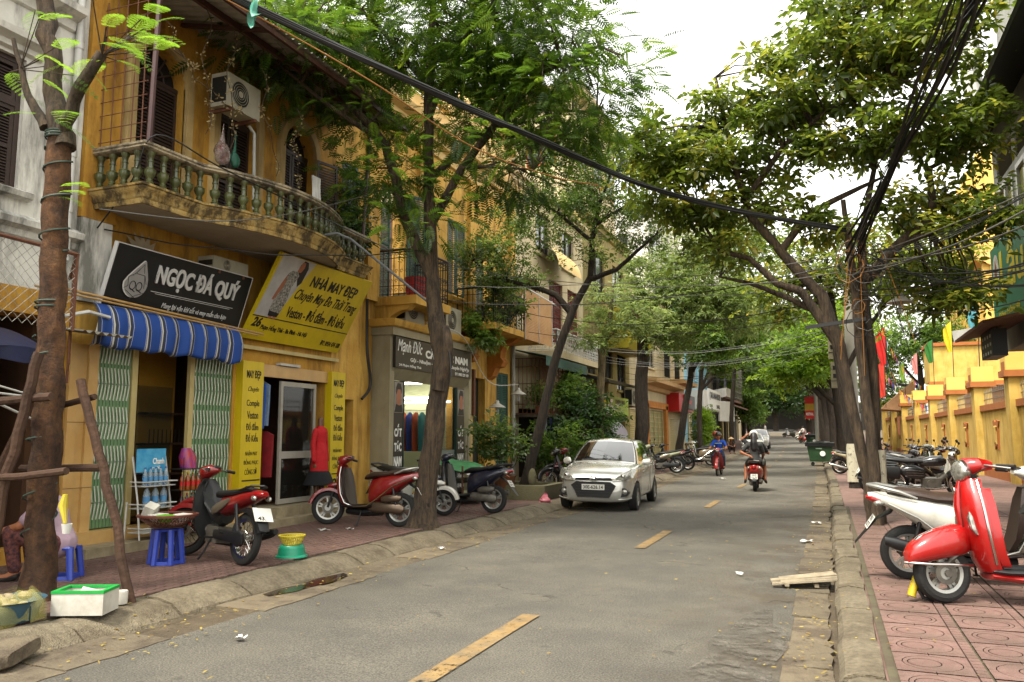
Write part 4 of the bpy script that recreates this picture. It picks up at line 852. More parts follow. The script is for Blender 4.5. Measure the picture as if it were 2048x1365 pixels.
def house(name,label,y0,y1,x,z1,mat,depth=5,ground=(),upper=(),frame_m=None,cornice=True,xend=None):
 t=thing(name,label,'house',W(x,(y0+y1)/2,0),world=True);ox=gx((y0+y1)/2);oz=gz((y0+y1)/2);X_=x+ox
 hl=[(a,b,c_+oz,d+oz) for a,b,c_,d,*_ in list(ground)+list(upper)]
 mb=MB();wallx(mb,X_-.3,X_,y0,y1,oz+.05,z1+oz,hl);mb.box(X_-depth,X_-.3,y0,y0+.12,oz+.05,z1+oz);mb.box(X_-depth,X_-.3,y1-.12,y1,oz+.05,z1+oz);mb.box(X_-depth,X_-.3,y0+.12,y1-.12,z1+oz-.2,z1+oz-.02)
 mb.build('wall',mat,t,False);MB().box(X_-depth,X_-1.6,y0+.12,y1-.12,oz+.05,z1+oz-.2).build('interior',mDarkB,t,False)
 for h in list(ground)+list(upper):
  a,b,c_,d=h[:4];kind=h[4] if len(h)>4 else 'win'
  if kind=='win':
   mb=MB();f=.06
   for q in ((a,a+f,c_,d),(b-f,b,c_,d),(a+f,b-f,c_,c_+f),(a+f,b-f,d-f,d),((a+b)/2-.03,(a+b)/2+.03,c_+f,d-f)):mb.box(X_-.14,X_-.08,q[0],q[1],q[2]+oz,q[3]+oz)
   wf=mb.build('window',frame_m or mBrownW,t,False);MB().box(X_-.125,X_-.115,a+f,b-f,c_+f+oz,d-f+oz).build('pane',mWinG,wf,False)
   MB().box(X_-.05,X_+.1,a-.08,b+.08,c_-.1+oz,c_+oz-.002).build('window_sill',mat,t,False)
  elif kind=='red' or kind=='brown':
   m_=(a+b)/2
   for p,q in ((a,m_-.01),(m_+.01,b)):mm=MB();louvre(mm,X_-.1,p,q,c_+oz,d+oz,.07);mm.build('shutter',mRedSh if kind=='red' else mBrownW,t,False)
  elif kind=='roll':
   mb=MB();n=int((d-c_)/.1)
   for i in range(n):z=c_+(d-c_)*i/n;mb.box(X_-.1,X_-.07+.012*(i % 2),a,b,z+oz,z+(d-c_)/n-.012+oz)
   mb.build('roller_shutter',mCreamP,t,False)
  elif kind=='bars':
   mb=MB();n=int((b-a)/.12)
   for i in range(n+1):mb.box(X_-.06,X_-.04,a+(b-a)*i/n-.01,a+(b-a)*i/n+.01,c_+oz,d+oz)
   mb.build('bars',mBlackM,t,False);MB().box(X_-.2,X_-.18,a,b,c_+oz,d+oz).build('pane',mWinG,t,False)
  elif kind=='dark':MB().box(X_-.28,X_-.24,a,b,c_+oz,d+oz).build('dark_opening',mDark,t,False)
 if cornice:mb=MB();moulding(mb,[(0,z1-.3+oz),(.1,z1-.25+oz),(.12,z1-.1+oz),(.22,z1-.05+oz),(.22,z1+.03+oz),(0,z1+.06+oz)],[(X_,y0),(X_,y1)]);mb.build('cornice',mat,t,False)
 return t,X_,oz
E_,XE,oz=house('beige_house','cream house with dark red shutters and white iron balcony',22.02,29.6,-8.6,9.6,mCream,ground=[(22.6,24.6,.3,2.4,'dark'),(25.4,28.8,.2,2.9,'dark')],upper=[(23.0,24.4,4.7,6.6,'red'),(25.5,27.0,4.75,6.9,'red'),(27.6,29.0,4.75,6.9,'red'),(24.2,25.6,7.6,9.0),(27.0,28.4,7.6,9.0)])
bb=MB();bb.box(XE,-7.65,23.4,28.4,4.0,4.2);bb=bb.build('balcony',mCream,E_,False)
railing('railing',[(XE,23.45),(-7.7,23.45),(-7.7,28.35),(XE,28.35)],4.2,4.85,mWhiteP,bb,pitch=.2,r_=.014)
mb=MB();mb.grid(lambda u,v:(-8.6+.75*math.sin(u*1.5),24.2+2.6*v,8.0-.95*u**1.4),8,2);mb.build('window_awning',mYellowL,E_)
cg=thing('window_cage','iron grille cage with green corrugated awning full of pot plants','window cage',(-7.9,24,2.2),world=True)
mb=MB()
for (xa,ya,xb,yb) in ((-8.6,22.15,-7.8,22.15),(-7.8,22.15,-7.8,26.0),(-7.8,26.0,-8.6,26.0)):
 n=max(3,int(math.hypot(xb-xa,yb-ya)/.13))
 for i in range(n+1):p=(xa+(xb-xa)*i/n,ya+(yb-ya)*i/n);mb.tube([(*p,2.22),(*p,3.85)],.011,4)
 for z in (2.22,2.5,3.1,3.6,3.85):mb.tube([(xa,ya,z),(xb,yb,z)],.012,4)
mb.build('bars',mRust,cg);MB().box(-8.6,-7.78,22.1,26.05,2.12,2.2).build('shelf',mConcD,cg,False)
mCorr=M('green_corrugated_sheet','1f4438',.6,c2='2b5245',scale=3,dirt=.4,dirtc=srgb('3a3a2c'))
mb=MB();mb.grid(lambda u,v:(-8.6+1.05*u,22.0+4.3*v,4.12-.22*u+.02*math.sin(v*220)),2,210);mb.grid(lambda u,v:(-7.55+.01*math.sin(v*220),22.0+4.3*v,3.9-.28*u),2,210);mb.build('awning',mCorr,cg,True,60)
for i,y in enumerate((22.5,22.9,23.35,23.8,24.6,25.2)):
 tag(MB().lathe([(.001,0),(.07,0),(.1,.2),(.11,.2),(.11,.23),(.001,.22)],(-7.98,y,2.21),'Z',12).build('flower_pot',M('terracotta','7a3f22',.8,var=.2)),['terracotta pot leftmost in the iron window cage','second pot from the left in window cage','third pot from the left in window cage','fourth pot from the left in window cage','pot near the right of the window cage','rightmost pot in the iron window cage'][i],'flower pot','pots in the window cage')
F_,XF,oz=house('olive_house','narrow olive house with dark awning and yellow box balcony',29.65,37.6,-8.6,10.4,mOlive,ground=[(30.2,33.4,.2,2.7,'dark'),(34.2,36.6,.2,2.7,'dark')],upper=[(30.4,31.8,4.0,5.2),(33.0,34.4,4.0,5.2),(35.2,36.8,3.6,5.4),(31.0,33.2,7.4,9.2),(34.6,36.6,7.4,9.2)])
mb=MB();mb.prism([(XF,3.95),(-7.1,3.55),(-7.1,3.45),(XF,3.8)],'Y',27.5,33.6);mb.build('dark_awning',mBlackM,F_,False)
mYB=M('olive_yellow_metal','9c8f10',.5,c2='a89c1c',scale=2)
mb=MB();mb.prism([(XF,5.2),(-7.6,5.2),(-7.45,5.5),(-7.45,6.9),(XF,6.9)],'Y',32.6,36.9);mb.build('box_balcony',mYB,F_,False)
ac_unit('air conditioner on black bracket beside the lime green sign',(-8.35,36.3,2.9),(.35,.95,.8))
mLime=M('lime_sign','8aa01c',.45,c2='94aa24',scale=2)
t=thing('shop_sign','lime green shop sign with two rows of pale letters','shop sign',(-8.1,32.6,2.35),world=True);MB().box(-8.2,-8.05,31.0,34.5,2.38,3.15).build('board',mLime,t,False)
fr=frame((-8.046,31.0,2.38),(0,1,0),(0,0,1));text('KENDRA CINGA',M('maroon_print','3a1420',.5,var=.1),t,fr,1.2,2.9,.48,.66,bold=.03);text('GIÀ SÀN ĐẸP MỚI VỀ',M('pale_green_print','b9c878',.5,var=.05),t,fr,.8,3.4,.2,.42,bold=.03)
mb=MB();mb.tube([(.05,.3,.004),(.45,.62,.004)],.02,4);mb.tube([(.05,.34,.004),(.42,.08,.004)],.02,4);inframe(mb,fr);mb.build('scissors_mark',mBlackT,t)
MB().box(-8.2,-8.1,30.0,30.9,2.4,3.1).build('side_board',mYelS,t,False)
mCloud=M('lilac_cloud_board','9a95a2',.6,c2='a39eab',scale=3)
t=thing('cloud_sign','grey lilac cloud shaped sign on a post behind the car','sign',(-7.0,28.5,.15),world=True);mb=MB();cl=[]
for i in range(40):
 a=2*math.pi*i/40;r_=1+.10*math.cos(3*a+.6);cl.append((28.4+1.25*r_*math.cos(a)*(1-.35*max(0,math.sin(a))),1.62+.40*r_*math.sin(a)+(.06 if math.sin(a)>0 else 0)))
mb.prism(cl,'X',-7.05,-6.98);mb.build('board',mCloud,t,False);MB().tube([(-7.06,28.4,.15),(-7.06,28.4,1.4)],.03,6).build('post',mPipe,t)
G_,XG,oz=house('orange_trim_house','cream house with orange framed glass door and roller shutter',37.65,54.5,-8.6,9.2,mCream,ground=[(38.4,40.6,.2,2.8,'roll'),(42.1,46.9,.2,2.9,'none'),(49.0,53.8,.2,2.5,'roll')],upper=[(42.5,44.5,5.2,7.2),(47.5,49.5,5.0,7.4,'bars'),(51,53,5.0,7.4,'bars')])
mPlaid=M('plaid_curtain','a8906a',.8,c2='8d9a68',scale=3)
mb=MB();
for a,b,c_,d in ((41.5,42.1,.15,3.2),(46.9,47.5,.15,3.2),(41.4,47.6,3.0,3.35)):mb.box(XG,XG+.18,a,b,c_+oz,d+oz)
df=mb.build('orange_door_frame',mOrange,G_,False);MB().box(XG-.12,XG-.1,42.1,46.9,.2+oz,2.9+oz).build('plaid_curtain',mPlaid,df,False)
mb=MB()
for i in range(5):y=42.1+4.8*i/4;mb.box(XG-.06,XG-.03,y-.04,y+.04,.2+oz,2.9+oz)
for i in range(10):mb.box(XG-.058,XG-.033,42.1,46.9,.35+i*.27+oz,.38+i*.27+oz)
mb.builds('glazing_bar',mCreamP,df,False)
mb=MB();moulding(mb,[(0,3.95),(.2,4.0),(.3,4.2),(.9,4.3),(.95,4.5),(0,4.55)],[(XG,40.5),(XG,49.2)]);moulding(mb,[(0,4.6),(.2,4.65),(.9,4.75),(.95,4.95),(0,5.0)],[(XG,49.2),(XG,54.4)]);mb.build('balcony_ledge',M('peach_moulding','c29a66',.85,c2='cca878',scale=3),G_,False)
t=thing('shop_sign','big glossy red box sign over doorway','shop sign',(-8.2,49,2.9),world=True);MB().box(XG,XG+.75,48.0,53.6,2.95+oz,4.05+oz).build('board',mRedS,t,False);MB().box(XG+.76,XG+.86,49.6,53.4,3.15+oz,4.0+oz).build('dark_board',mSignD,t,False)
fr=frame((XG+.865,49.6,3.15+oz),(0,1,0),(0,0,1));text('luxury',mRedS,t,fr,1.0,2.6,.25,.65,bold=.05)
H_,XH,oz=house('blue_house','house with sky blue upper walls and white shop box',54.55,66,-8.3,11.5,mBlueP,ground=[(57,59.4,.2,2.9,'dark'),(60.6,62.4,.2,2.9,'dark'),(63.2,65.4,.2,2.9,'dark')],upper=[(56,57.6,5.4,7.6),(59,60.6,5.4,7.6),(62,64,5.4,7.6),(57,59,8.6,10.6),(61,63,8.6,10.6)],frame_m=mWhiteP)
MB().box(XH-.2,XH+.12,56.0,66,.1+oz,3.2+oz).build('cream_ground_wall',mCream,H_,False) if False else None
mb=MB();
for a in (55.6,56.4,59.6,62.6,65.6):mb.box(XH,XH+.12,a,a+.5,.1+oz,3.1+oz)
mb.builds('cream_pilaster',mCream,H_,False)
t=thing('shop_sign','white box sign with black letters before blue house','shop sign',(-7.6,60,3.1),world=True);MB().box(XH,XH+1.0,56.6,65.6,3.2+oz,4.6+oz).build('board',mWhiteB,t,False)
MB().box(XH+1.0,XH+1.08,58.5,65.6,3.3+oz,4.75+oz).build('face_panel',mWhiteT,t,False)
fr=frame((XH+1.09,58.5,3.3+oz),(0,1,0),(0,0,1));text('( SALAMANDER',mBlackT,t,fr,.6,6.8,.65,1.25,bold=.06);text('NAIL',mBlackT,t,fr,4.4,6.4,.12,.42,bold=.05);text('SPA',mBlackT,t,fr,.7,2.2,.15,.35,bold=.05)
mb=MB();mb.prism([(XH,4.9+oz),(XH+1.5,5.2+oz),(XH+1.5,4.5+oz),(XH,4.2+oz)],'Y',66.0,72);mb.build('white_canopy',mWhiteB,t,False)
MB().obox((XH+1.4,66.4,3.3+oz),(.12,2.6,1.6),(0,0,R(-20))).build('tilted_board',mWhiteT,t,False)
I_,XI,oz=house('grilled_house','dark narrow house with iron grilles and blue tarpaulin balcony',66.1,84,-7.6,10.2,M('grey_brown_wall','5f5546',.9,c2='6e6454',scale=1.4,dirt=.6,dirtc=srgb('332c22'),dscale=1),ground=[(67,72,.1,3.0,'dark'),(73.2,76,.1,3.0,'dark'),(78,82,.1,3.0,'dark')],upper=[(67.5,70,4.6,7,'bars'),(72,75,4.6,7,'bars'),(78,81,4.6,7,'bars'),(68,71,8,9.6,'bars'),(75,79,8,9.6,'bars')])
mb=MB();mb.box(XI,XI+.9,67,83,4.2+oz,4.4+oz);mb.prism([(XI,4.3+oz),(XI+1.5,3.7+oz),(XI+1.5,3.6+oz),(XI,4.18+oz)],'Y',67,82);mb.build('balcony',mRust,I_,False)
mb=MB();mb.box(XI+.92,XI+.96,67.5,75,5.2+oz,7.2+oz);mb.build('blue_tarpaulin',M('blue_tarpaulin','1c4c8c',.6,c2='24589c',scale=2),I_,False)
mb=MB()
for i in range(40):mb.box(XI+.97,XI+.99,67+i*.41,67.03+i*.41,4.4+oz,7.6+oz)
for i in range(6):mb.box(XI+.965,XI+.985,67,83.4,4.6+i*.55+oz,4.63+i*.55+oz)
mb.build('cage_bars',mGalv,I_,False)
mb=MB();mb.box(XI+.01,XI+.14,72.2,72.9,.1+oz,3.1+oz);mb.box(XI+.01,XI+.14,76.4,77,.1+oz,3.1+oz);mb.builds('yellow_post',mYelS if False else M('ochre_post','9c8a48',.7),I_,False)
for nm,lab,y0,y1,x_,z1,m_ in (('cream_house','cream house beyond the dark grilled house, mostly behind trees',84.2,100,-7.9,9,mCream),('grey_house','plain pale house near the far end of the street',100.2,118,-8.2,8,mBeigeH)):
 house(nm,lab,y0,y1,x_,z1,m_,ground=[(y0+1,y0+6,.1,3,'dark'),(y0+8,y0+13,.1,3,'dark')],upper=[(y0+2,y0+5,4.5,6.5),(y0+9,y0+12,4.5,6.5)])
# taller blocks standing behind
def block(name,label,x0,x1,y0,y1,z1,mat,rows,cols,fm=None,z0=0,win=(1.4,1.5),extra=None):
 t=thing(name,label,'building',((x0+x1)/2,(y0+y1)/2,0),world=True);MB().box(x0,x1,y0,y1,z0,z1).build('wall',mat,t,False)
 wm=MB().box(-.04,.05,-win[0]/2,win[0]/2,-win[1]/2,win[1]/2).mesh('window',fm or mBrownW,False);pm_=MB().box(-.04,.055,-win[0]/2+.08,-.03,-win[1]/2+.08,win[1]/2-.08).box(-.04,.055,.03,win[0]/2-.08,-win[1]/2+.08,win[1]/2-.08).mesh('pane',mWinG,False)
 hz=(z1-1)/rows
 for i in range(rows):
  if (i+.5)*hz<5:continue
  for j in range(cols):o=link('window',wm,t);o.location=(x1,y0+(y1-y0)*(j+.5)/cols,(i+.5)*hz);link('pane',pm_,o)
  for j in range(max(1,cols-1)):o=link('window',wm,t);o.location=(x0+(x1-x0)*(j+.5)/max(1,cols-1),y0,(i+.5)*hz);o.rotation_euler=(0,0,-math.pi/2);link('pane',pm_,o)
 return t
t=block('tall_house','tall cream building with orange window frames behind the feathery tree',-16,-10.0,33,40.5,17,mCream,5,3,M('orange_frame','a8532a',.7))
mb=MB();moulding(mb,[(0,16.6),(.5,16.8),(.6,17.1),(0,17.3)],[(-16,33),(-10,33),(-10,40.5)]);mb.build('cornice',mCream,t,False)
t=block('white_tower','tall white narrow building behind the tree crowns',-17,-9.6,47,58,15.5,mWhiteB,5,3,mWhiteP)
block('white_tower','white slab building rising far behind the blue house',-22,-10.2,88,104,25,mWhiteB,8,3,mWhiteP)
# ================================================================ right side: school wall and buildings
mSchool=M('school_yellow','bd9a42',.85,c2='d0b05e',scale=2,bump=.3,dirt=.6,dirtc=srgb('7d6428'),dscale=1.8,streak=(1.5,1.5,.3),thr=(.48,.68))
mSchoolL=M('school_pale_yellow','d9b052',.85,c2='e0bb62',scale=1.2)
mTerr=M('terracotta_trim','9a5a26',.85,c2='a86630',scale=3)
SW=thing('school_wall','yellow boundary wall with pillars and brown shield reliefs','wall',(5.5,50,0),world=True)
PY=[15.5,22,28.3,34.2,40.3,46.6,53.2,60.2,67.5,75]
XW=lambda y:5.5+gx(y)*.8
for i in range(len(PY)-1):
 ya,yb=PY[i]+.34,PY[i+1]-.34;ym=(ya+yb)/2;X_=XW(ym);oz=gz(ym)
 MB().box(X_-.1,X_+.1,ya,yb,oz+.1,oz+2.45).build('wall_panel',mSchool,SW,False)
 MB().box(X_-.17,X_+.17,ya,yb,oz+2.45,oz+2.66).build('coping',mTerr,SW,False)
 MB().box(X_-.16,X_-.1,ya,yb,oz+.1,oz+.42).build('plinth',mTerr,SW,False)
 mb=MB();n=18
 for k in range(n):y=ya+.1+(yb-ya-.2)*k/(n-1);mb.box(X_-.009,X_+.009,y-.009,y+.009,oz+2.66,oz+3.2+.06*math.sin(k/(n-1)*math.pi))
 mb.box(X_-.01,X_+.01,ya,yb,oz+2.85,oz+2.88);mb.box(X_-.01,X_+.01,ya,yb,oz+3.08,oz+3.11);mb.build('iron_fence',M('dull_iron_fence','6b675c',.6,c2='7b776a',scale=5),SW,False)
 s_=[(-.3,0),(-.36,.75),(-.5,.95),(-.2,1.0),(0,.9),(.2,1.0),(.5,.95),(.36,.75),(.3,0),(.12,.12),(-.12,.12)]
 mb=MB();mb.prism([(ym+a,oz+1.1+b) for a,b in s_],'X',X_-.15,X_-.1);sh_=mb.build('shield_relief',mTerr,SW,False)
 mb=MB();mb.prism([(ym+a*.55,oz+1.28+b*.62) for a,b in s_],'X',X_-.19,X_-.151);mb.build('inner_relief',mSchool,sh_,False)
for i,y in enumerate(PY):
 X_=XW(y);oz=gz(y);mb=MB();mb.box(X_-.3,X_+.3,y-.34,y+.34,oz+.1,oz+3.35);p_=mb.build('pillar',mSchool,SW,False)
 MB().box(X_-.42,X_+.42,y-.46,y+.46,oz+3.35,oz+3.55).build('pillar_cap',mTerr,p_,False);MB().box(X_-.36,X_+.36,y-.4,y+.4,oz+3.55,oz+4.1).build('pillar_block',mSchoolL,p_,False)
 MB().box(X_-.365,X_-.36,y-.25,y+.25,oz+3.56,oz+3.82).build('block_inset',mTerr,p_,False)
SB=thing('school_wing','flat roofed yellow school wing behind the wall pillars','building',(9,56,0),world=True)
MB().box(5.9,11.5,54,56.8,4.75,6.9).build('upper_storey',mSchool,SB,False);MB().box(6.2,11.5,55,56.8,.2,4.75).build('ground_storey',M('school_orange','a5641c',.85,c2='b0701f',scale=2),SB,False)
MB().box(5.8,11.6,53.85,56.9,6.9,7.1).build('coping',mTerr,SB,False);MB().box(5.8,11.5,53.8,54,4.5,4.77).build('band',mTerr,SB,False)
mb=MB();mb.prism([(3.6,3.4),(5.8,5.4),(5.8,3.2)],'Y',62,66);mb.build('gate_canopy',M('pinkish_soffit','b58a62',.85),SB,False)
ST=thing('school_block','tall yellow school block with vertical ribs behind the wing','building',(12,66,0),world=True)
MB().box(10,18,57,75,.2,20).build('wall',mSchoolL,ST,False)
for k in range(10):MB().box(9.6,10,57.2+k*1.95,57.6+k*1.95,.2,19.6).build('rib',mSchoolL,ST,False)
mb=MB();moulding(mb,[(0,12.2),(.6,12.5),(1.0,12.6),(1.1,13.2),(.3,13.5),(0,13.5)],[(10,75.2),(10,56.8)]);mb.build('cornice',M('peach_cornice','d8a25c',.85,c2='deab6a',scale=2),ST,False)
for k in range(9):
 for z in (8.0,10.4,14.6):MB().box(9.93,9.99,57.9+k*1.95,58.9+k*1.95,z,z+1.5).build('window',mTerr,ST,False)
# corner shop building at the right edge, upper floor hanging over the pavement
RB=thing('corner_building','grey building with white framed windows and dark eaves at right edge','building',(5,15,0),world=True)
mGreyW=M('grey_render','95958c',.8,c2='a3a398',scale=2,dirt=.4,dirtc=srgb('4a4a42'))
mb=MB();wallx(mb,3.5,3.7,8,19.0,3.3,8.0,[(17.2,18.6,4.8,6.6),(15.4,16.9,4.8,6.6),(13.5,15.1,4.8,6.6),(17.2,18.6,6.75,7.3),(15.4,16.9,6.75,7.3)]);mb.box(3.7,9,18.8,19,3.3,8.0);mb.box(3.7,9,8,18.8,3.3,3.4);mb.build('upper_wall',mGreyW,RB,False)
MB().box(6.2,9,8,18.8,.1,3.3).build('ground_wall',mGreyW,RB,False)
for a,b in ((17.2,18.6),(15.4,16.9),(13.5,15.1)):
 mb=MB();f=.09
 for q in ((a,a+f,4.8,6.6),(b-f,b,4.8,6.6),(a+f,b-f,4.8,4.89),(a+f,b-f,6.51,6.6),((a+b)/2-.05,(a+b)/2+.05,4.89,6.51)):mb.box(3.47,3.56,*q)
 wf=mb.build('window',mWhiteP,RB,False);MB().box(3.53,3.54,a+f,b-f,4.89,6.51).build('pane',M('yellow_blind_glass','8d8a42',.2,c2='9a964e',scale=2,spec=.6),wf,False)
 mb=MB()
 for k in range(9):mb.obox((3.54,(a+b)/2,6.79+k*.058),(.05,b-a,.02),(0,R(35),0))
 mb.build('vent_louvre',M('bronze_louvre','4a4434',.6),RB,False)
mb=MB();mb.prism([(2.75,7.55),(2.72,7.62),(4.4,8.6),(9,8.6),(9,8.0),(3.5,7.95)],'Y',8,19.4);mb.build('eaves',mBlackM,RB,False)
MB().box(3.55,6,12.5,18.0,8.6,11.5).build('roof_room',mGreyW,RB,False)
mb=MB();mb.tube([(3.1,18.6,8.3),(3.1,18.6,10.6)],.09,10);mb.tube([(3.15,18.2,8.5),(3.15,18.2,9.6)],.14,10);mb.tube([(3.1,17.9,9.2),(3.1,17.9,11)],.08,8);mb.builds('white_pipe',mWhiteP,RB)
mGrS=M('dark_green_sign','176045',.5,c2='1c6a4e',scale=2);mYelT=M('yellow_print','b9a81c',.5,var=.06)
t=thing('shop_sign','dark green sign with yellow letters at right edge','shop sign',(3.4,17,3.7),world=True);MB().box(3.34,3.44,13.0,19.0,3.72,5.42).build('board',mGrS,t,False)
fr=frame((3.335,19.0,3.72),(0,-1,0),(0,0,1));text('Lẩu',mYelT,t,fr,.9,2.9,.65,1.75,bold=.02);text('Đồng Hồng 48',mYelT,t,fr,.5,2.4,.15,.34,bold=.01)
mb=MB();mb.prism([(.5+.3*math.cos(2*math.pi*i/20),1.1+.42*math.sin(2*math.pi*i/20)) for i in range(20)],'Z',.001,.005);inframe(mb,fr);mb.build('dish_photo',M('dish_print','8f887c',.5,c2='b5b0a4',scale=8),t,False)
mb=MB();mb.prism([(.42,.9),(.58,.9),(.6,1.25),(.5,1.4),(.4,1.2)],'Z',.006,.008);inframe(mb,fr);mb.build('dish_detail',M('dish_food','6a3a1c',.5),t,False)
mb=MB();mb.obox((3.0,17.2,3.62),(.9,3.2,.05),(0,R(-12),0));tag(mb.build('small_canopy',mRust),'small brown canopy below the dark green sign','canopy')
t=thing('loudspeaker_box','black perforated box hanging under the small canopy','box',(3.0,17.4,3.2),world=True);MB().box(2.9,3.15,16.9,18.0,3.05,3.55).build('body',mBlackM,t,False)
for k in range(12):MB().box(2.895,2.9,17.0+(k % 4)*.25,17.08+(k % 4)*.25,3.1+(k // 4)*.15,3.16+(k // 4)*.15).build('hole',mWhiteP,t,False)
# end of the street
block('end_building','low dark building closing the far end of the street',-16,14,146,154,7,M('dim_grey_wall','2c2822',.9,c2='38332b',scale=1),2,4,z0=1)
# ---------------------------------------------------------------- poles, meter boxes, lamps, bins
PL=thing('concrete_pole','concrete utility pole carrying meter boxes behind right trunk','pole',(.78,27.2,.15),world=True)
MB().tube([(.78,27.2,.1),(.78,27.2,3.5),(.80,27.2,6.6)],[.19,.165,.14],14).build('shaft',M('pole_concrete','8f8b80',.9,c2='9d998e',scale=4),PL)
MB().box(.68,.98,26.92,26.99,1.9,2.25).build('white_box',mWhiteP,PL,False)
mBoxM=M('meter_box_beige','8e876c',.5,c2='9a9378',scale=3,dirt=.3,dirtc=srgb('5c553e'))
for i,z in enumerate((3.05,3.95)):
 bx=MB().box(.18-.05*i,.66-.05*i,26.72,26.98,z,z+.8).build('meter_box',mBoxM,PL,False)
 for a in range(2):
  for b in range(2):MB().box(.24-.05*i+a*.22,.36-.05*i+a*.22,26.705,26.718,z+.3+b*.25,z+.43+b*.25).build('meter_window',mBlackM,bx,False)
 MB().box(.18-.05*i,.66-.05*i,26.70,26.718,z+.2,z+.215).build('door_seam',mBlackM,bx,False)
mb=MB();mb.prism([(.3,4.9),(.5,4.9),(.4,5.15)],'Y',26.7,26.95);mb.build('lamp_hood',mWhiteP,PL,False)
BS=thing('banner_post','white post with red and yellow banner beyond the green bin','banner post',W(-.05,62,.15),world=True);x_,y_,z_=W(-.05,62,.15)
MB().tube([(x_,y_,z_),(x_,y_,z_+5.2)],.14,10).build('post',mPipe,BS);MB().box(x_-.75,x_-.1,y_-.05,y_+.05,z_+2.4,z_+4.0).build('banner',mRedS,BS,False);MB().box(x_-.75,x_-.1,y_-.06,y_-.052,z_+3.0,z_+3.5).build('banner_stripe',M('gold_print','b08a20',.5),BS,False)
text('FESTIVAL',mWhiteT,BS,frame((x_-.73,y_-.055,z_+2.45),(1,0,0),(0,0,1)),.05,.55,.2,.4,bold=.03)
mBin=M('green_bin_plastic','1f3f22',.5,c2='284a2a',scale=3,dirt=.3,dirtc=srgb('2c3420'));mBag=M('black_bin_bag','0c0c0d',.3,var=.3,bump=.5,bscale=14)
def bin_(label,x,y,s_=1):
 t=thing('wheelie_bin',label,'bin',W(x,y,.015),world=False);mb=MB();vv=[]
 for z,hx,hy in ((.22,.48,.36),(.3,.5,.38),(1.0,.6,.46),(1.05,.66,.5),(1.12,.66,.5)):vv += [(-hx,-hy,z),(hx,-hy,z),(hx,hy,z),(-hx,hy,z)]
 mb.add(vv,[(i*4+j,i*4+(j+1) % 4,(i+1)*4+(j+1) % 4,(i+1)*4+j) for i in range(4) for j in range(4)]+[(3,2,1,0)]);mb.build('body',mBin,t,False)
 mb=MB();mb.grid(lambda u,v:(-.68+1.36*u,-.52+1.04*v,1.13+.1*mnoise.noise((u*7,v*6,x))+.08*math.sin(u*3.1)*math.sin(v*3.1)),12,10)
 for s2 in (0,1):mb.grid(lambda u,v:(-.69+1.38*u,(-.53,.53)[s2],1.14-(.16+.05*mnoise.noise((u*9,0,x)))*v),12,2)
 for s2 in (0,1):mb.grid(lambda u,v:((-.69,.69)[s2],-.53+1.06*u,1.14-(.16+.05*mnoise.noise((u*9,4,x)))*v),12,2)
 mb.build('black_liner',mBag,t)
 for sx_ in (-1,1):
  for sy_ in (-1,1):MB().lathe([(.001,-.03),(.09,-.03),(.09,.03),(.001,.03)],(sx_*.36,sy_*.28,.1),'Y',12).build('wheel',mBlackM,t);
 MB().lathe([(.001,-.472),(.13,-.472),(.13,-.46)],(.12,0,.62),'Y',16).build('sticker',mWhiteT,t);MB().box(-.2,.1,-.47,-.44,.84,.9).build('printed_mark',M('pale_mark','7f9a7f',.5),t,False);return t
bin_('green wheelie bin with black liner at the right kerb',-.15,43.5);bin_('smaller looking green bin far down the street on the right',-.1,78)
mShade=M('white_enamel','b9b2a4',.4,c2='c6c0b3',scale=4)
def pend(label,p,s_=1,cfl=True,top=.5):
 t=thing('pendant_lamp',label,'lamp',p);MB().lathe([(.02,.16),(.05,.14),(.06,.08),(.22,-.02),(.235,-.035),(.21,-.02),(.05,.05),(.001,.05)],(0,0,0),'Z',20).build('lamp_shade',mShade,t)
 mb=MB()
 for a in range(4):q=a*math.pi/2;mb.tube([(.03*math.cos(q),.03*math.sin(q),.02),(.03*math.cos(q),.03*math.sin(q),-.22)],.014,6)
 mb.build('bulb_tubes',mWhiteP,t);MB().tube([(0,0,.14),(0,0,.22+top)],.008,5).build('cord',mBlackM,t);t.scale=(s_,)*3
pend('white conical lamp hanging from cables right of the big trunk',(1.30,15.5,3.95));pend('white conical lamp beside the dark doorway',(-8.1,19.6,2.35));pend('white conical lamp before the green shutter door',(-8.0,20.9,2.75))
# ---------------------------------------------------------------- flags and bunting
def flag(label,x,y,z,L_,w_,col,pole=1.2):
 L_ *= .8;w_ *= .9
 t=thing('flag',label,'flag',(x,y,z));m_=M('flag_'+col,col,.8,var=.15,scale=3);MB().tube([(0,0,0),(.04,0,L_+pole)],.018,6).build('pole',mBlackM,t)
 mb=MB();mb.grid(lambda u,v:(.02-w_*v*(.75-.3*u)+.05*math.sin(v*9+u*4)*v,.13*math.sin(v*8+u*3)*v,pole+L_*(1-u*(1-.2*v))-.5*v*L_*.5),10,10);mb.grid(lambda u,v:(.02-w_*v*(.75-.3*u)+.05*math.sin(v*9+u*4)*v,.012+.13*math.sin(v*8+u*3)*v,pole+L_*(1-u*(1-.2*v))-.5*v*L_*.5),10,10);mb.build('cloth',m_,t,True,80)
flag('teal flag on the pillar nearest the right edge',XW(34.2),34.2,4.1,1.5,.45,'4f8f98');flag('yellow flag hanging on a school wall pillar',XW(40.3),40.3,4.1+gz(40),1.7,.5,'c9b41c');flag('dark green flag on a school wall pillar',XW(46.6),46.6,4.1+gz(46),1.5,.55,'2c6a24')
flag('pink flag on a school wall pillar',XW(53.2),53.2,4.1+gz(53),1.6,.45,'c47a72',1.0);flag('lime green flag on a school wall pillar',XW(60.2),60.2,4.1+gz(60),1.6,.5,'7fa03c',1.0);flag('navy blue flag far along the school wall',XW(67.5),67.5,4.1+gz(67),1.7,.55,'20286a',.8)
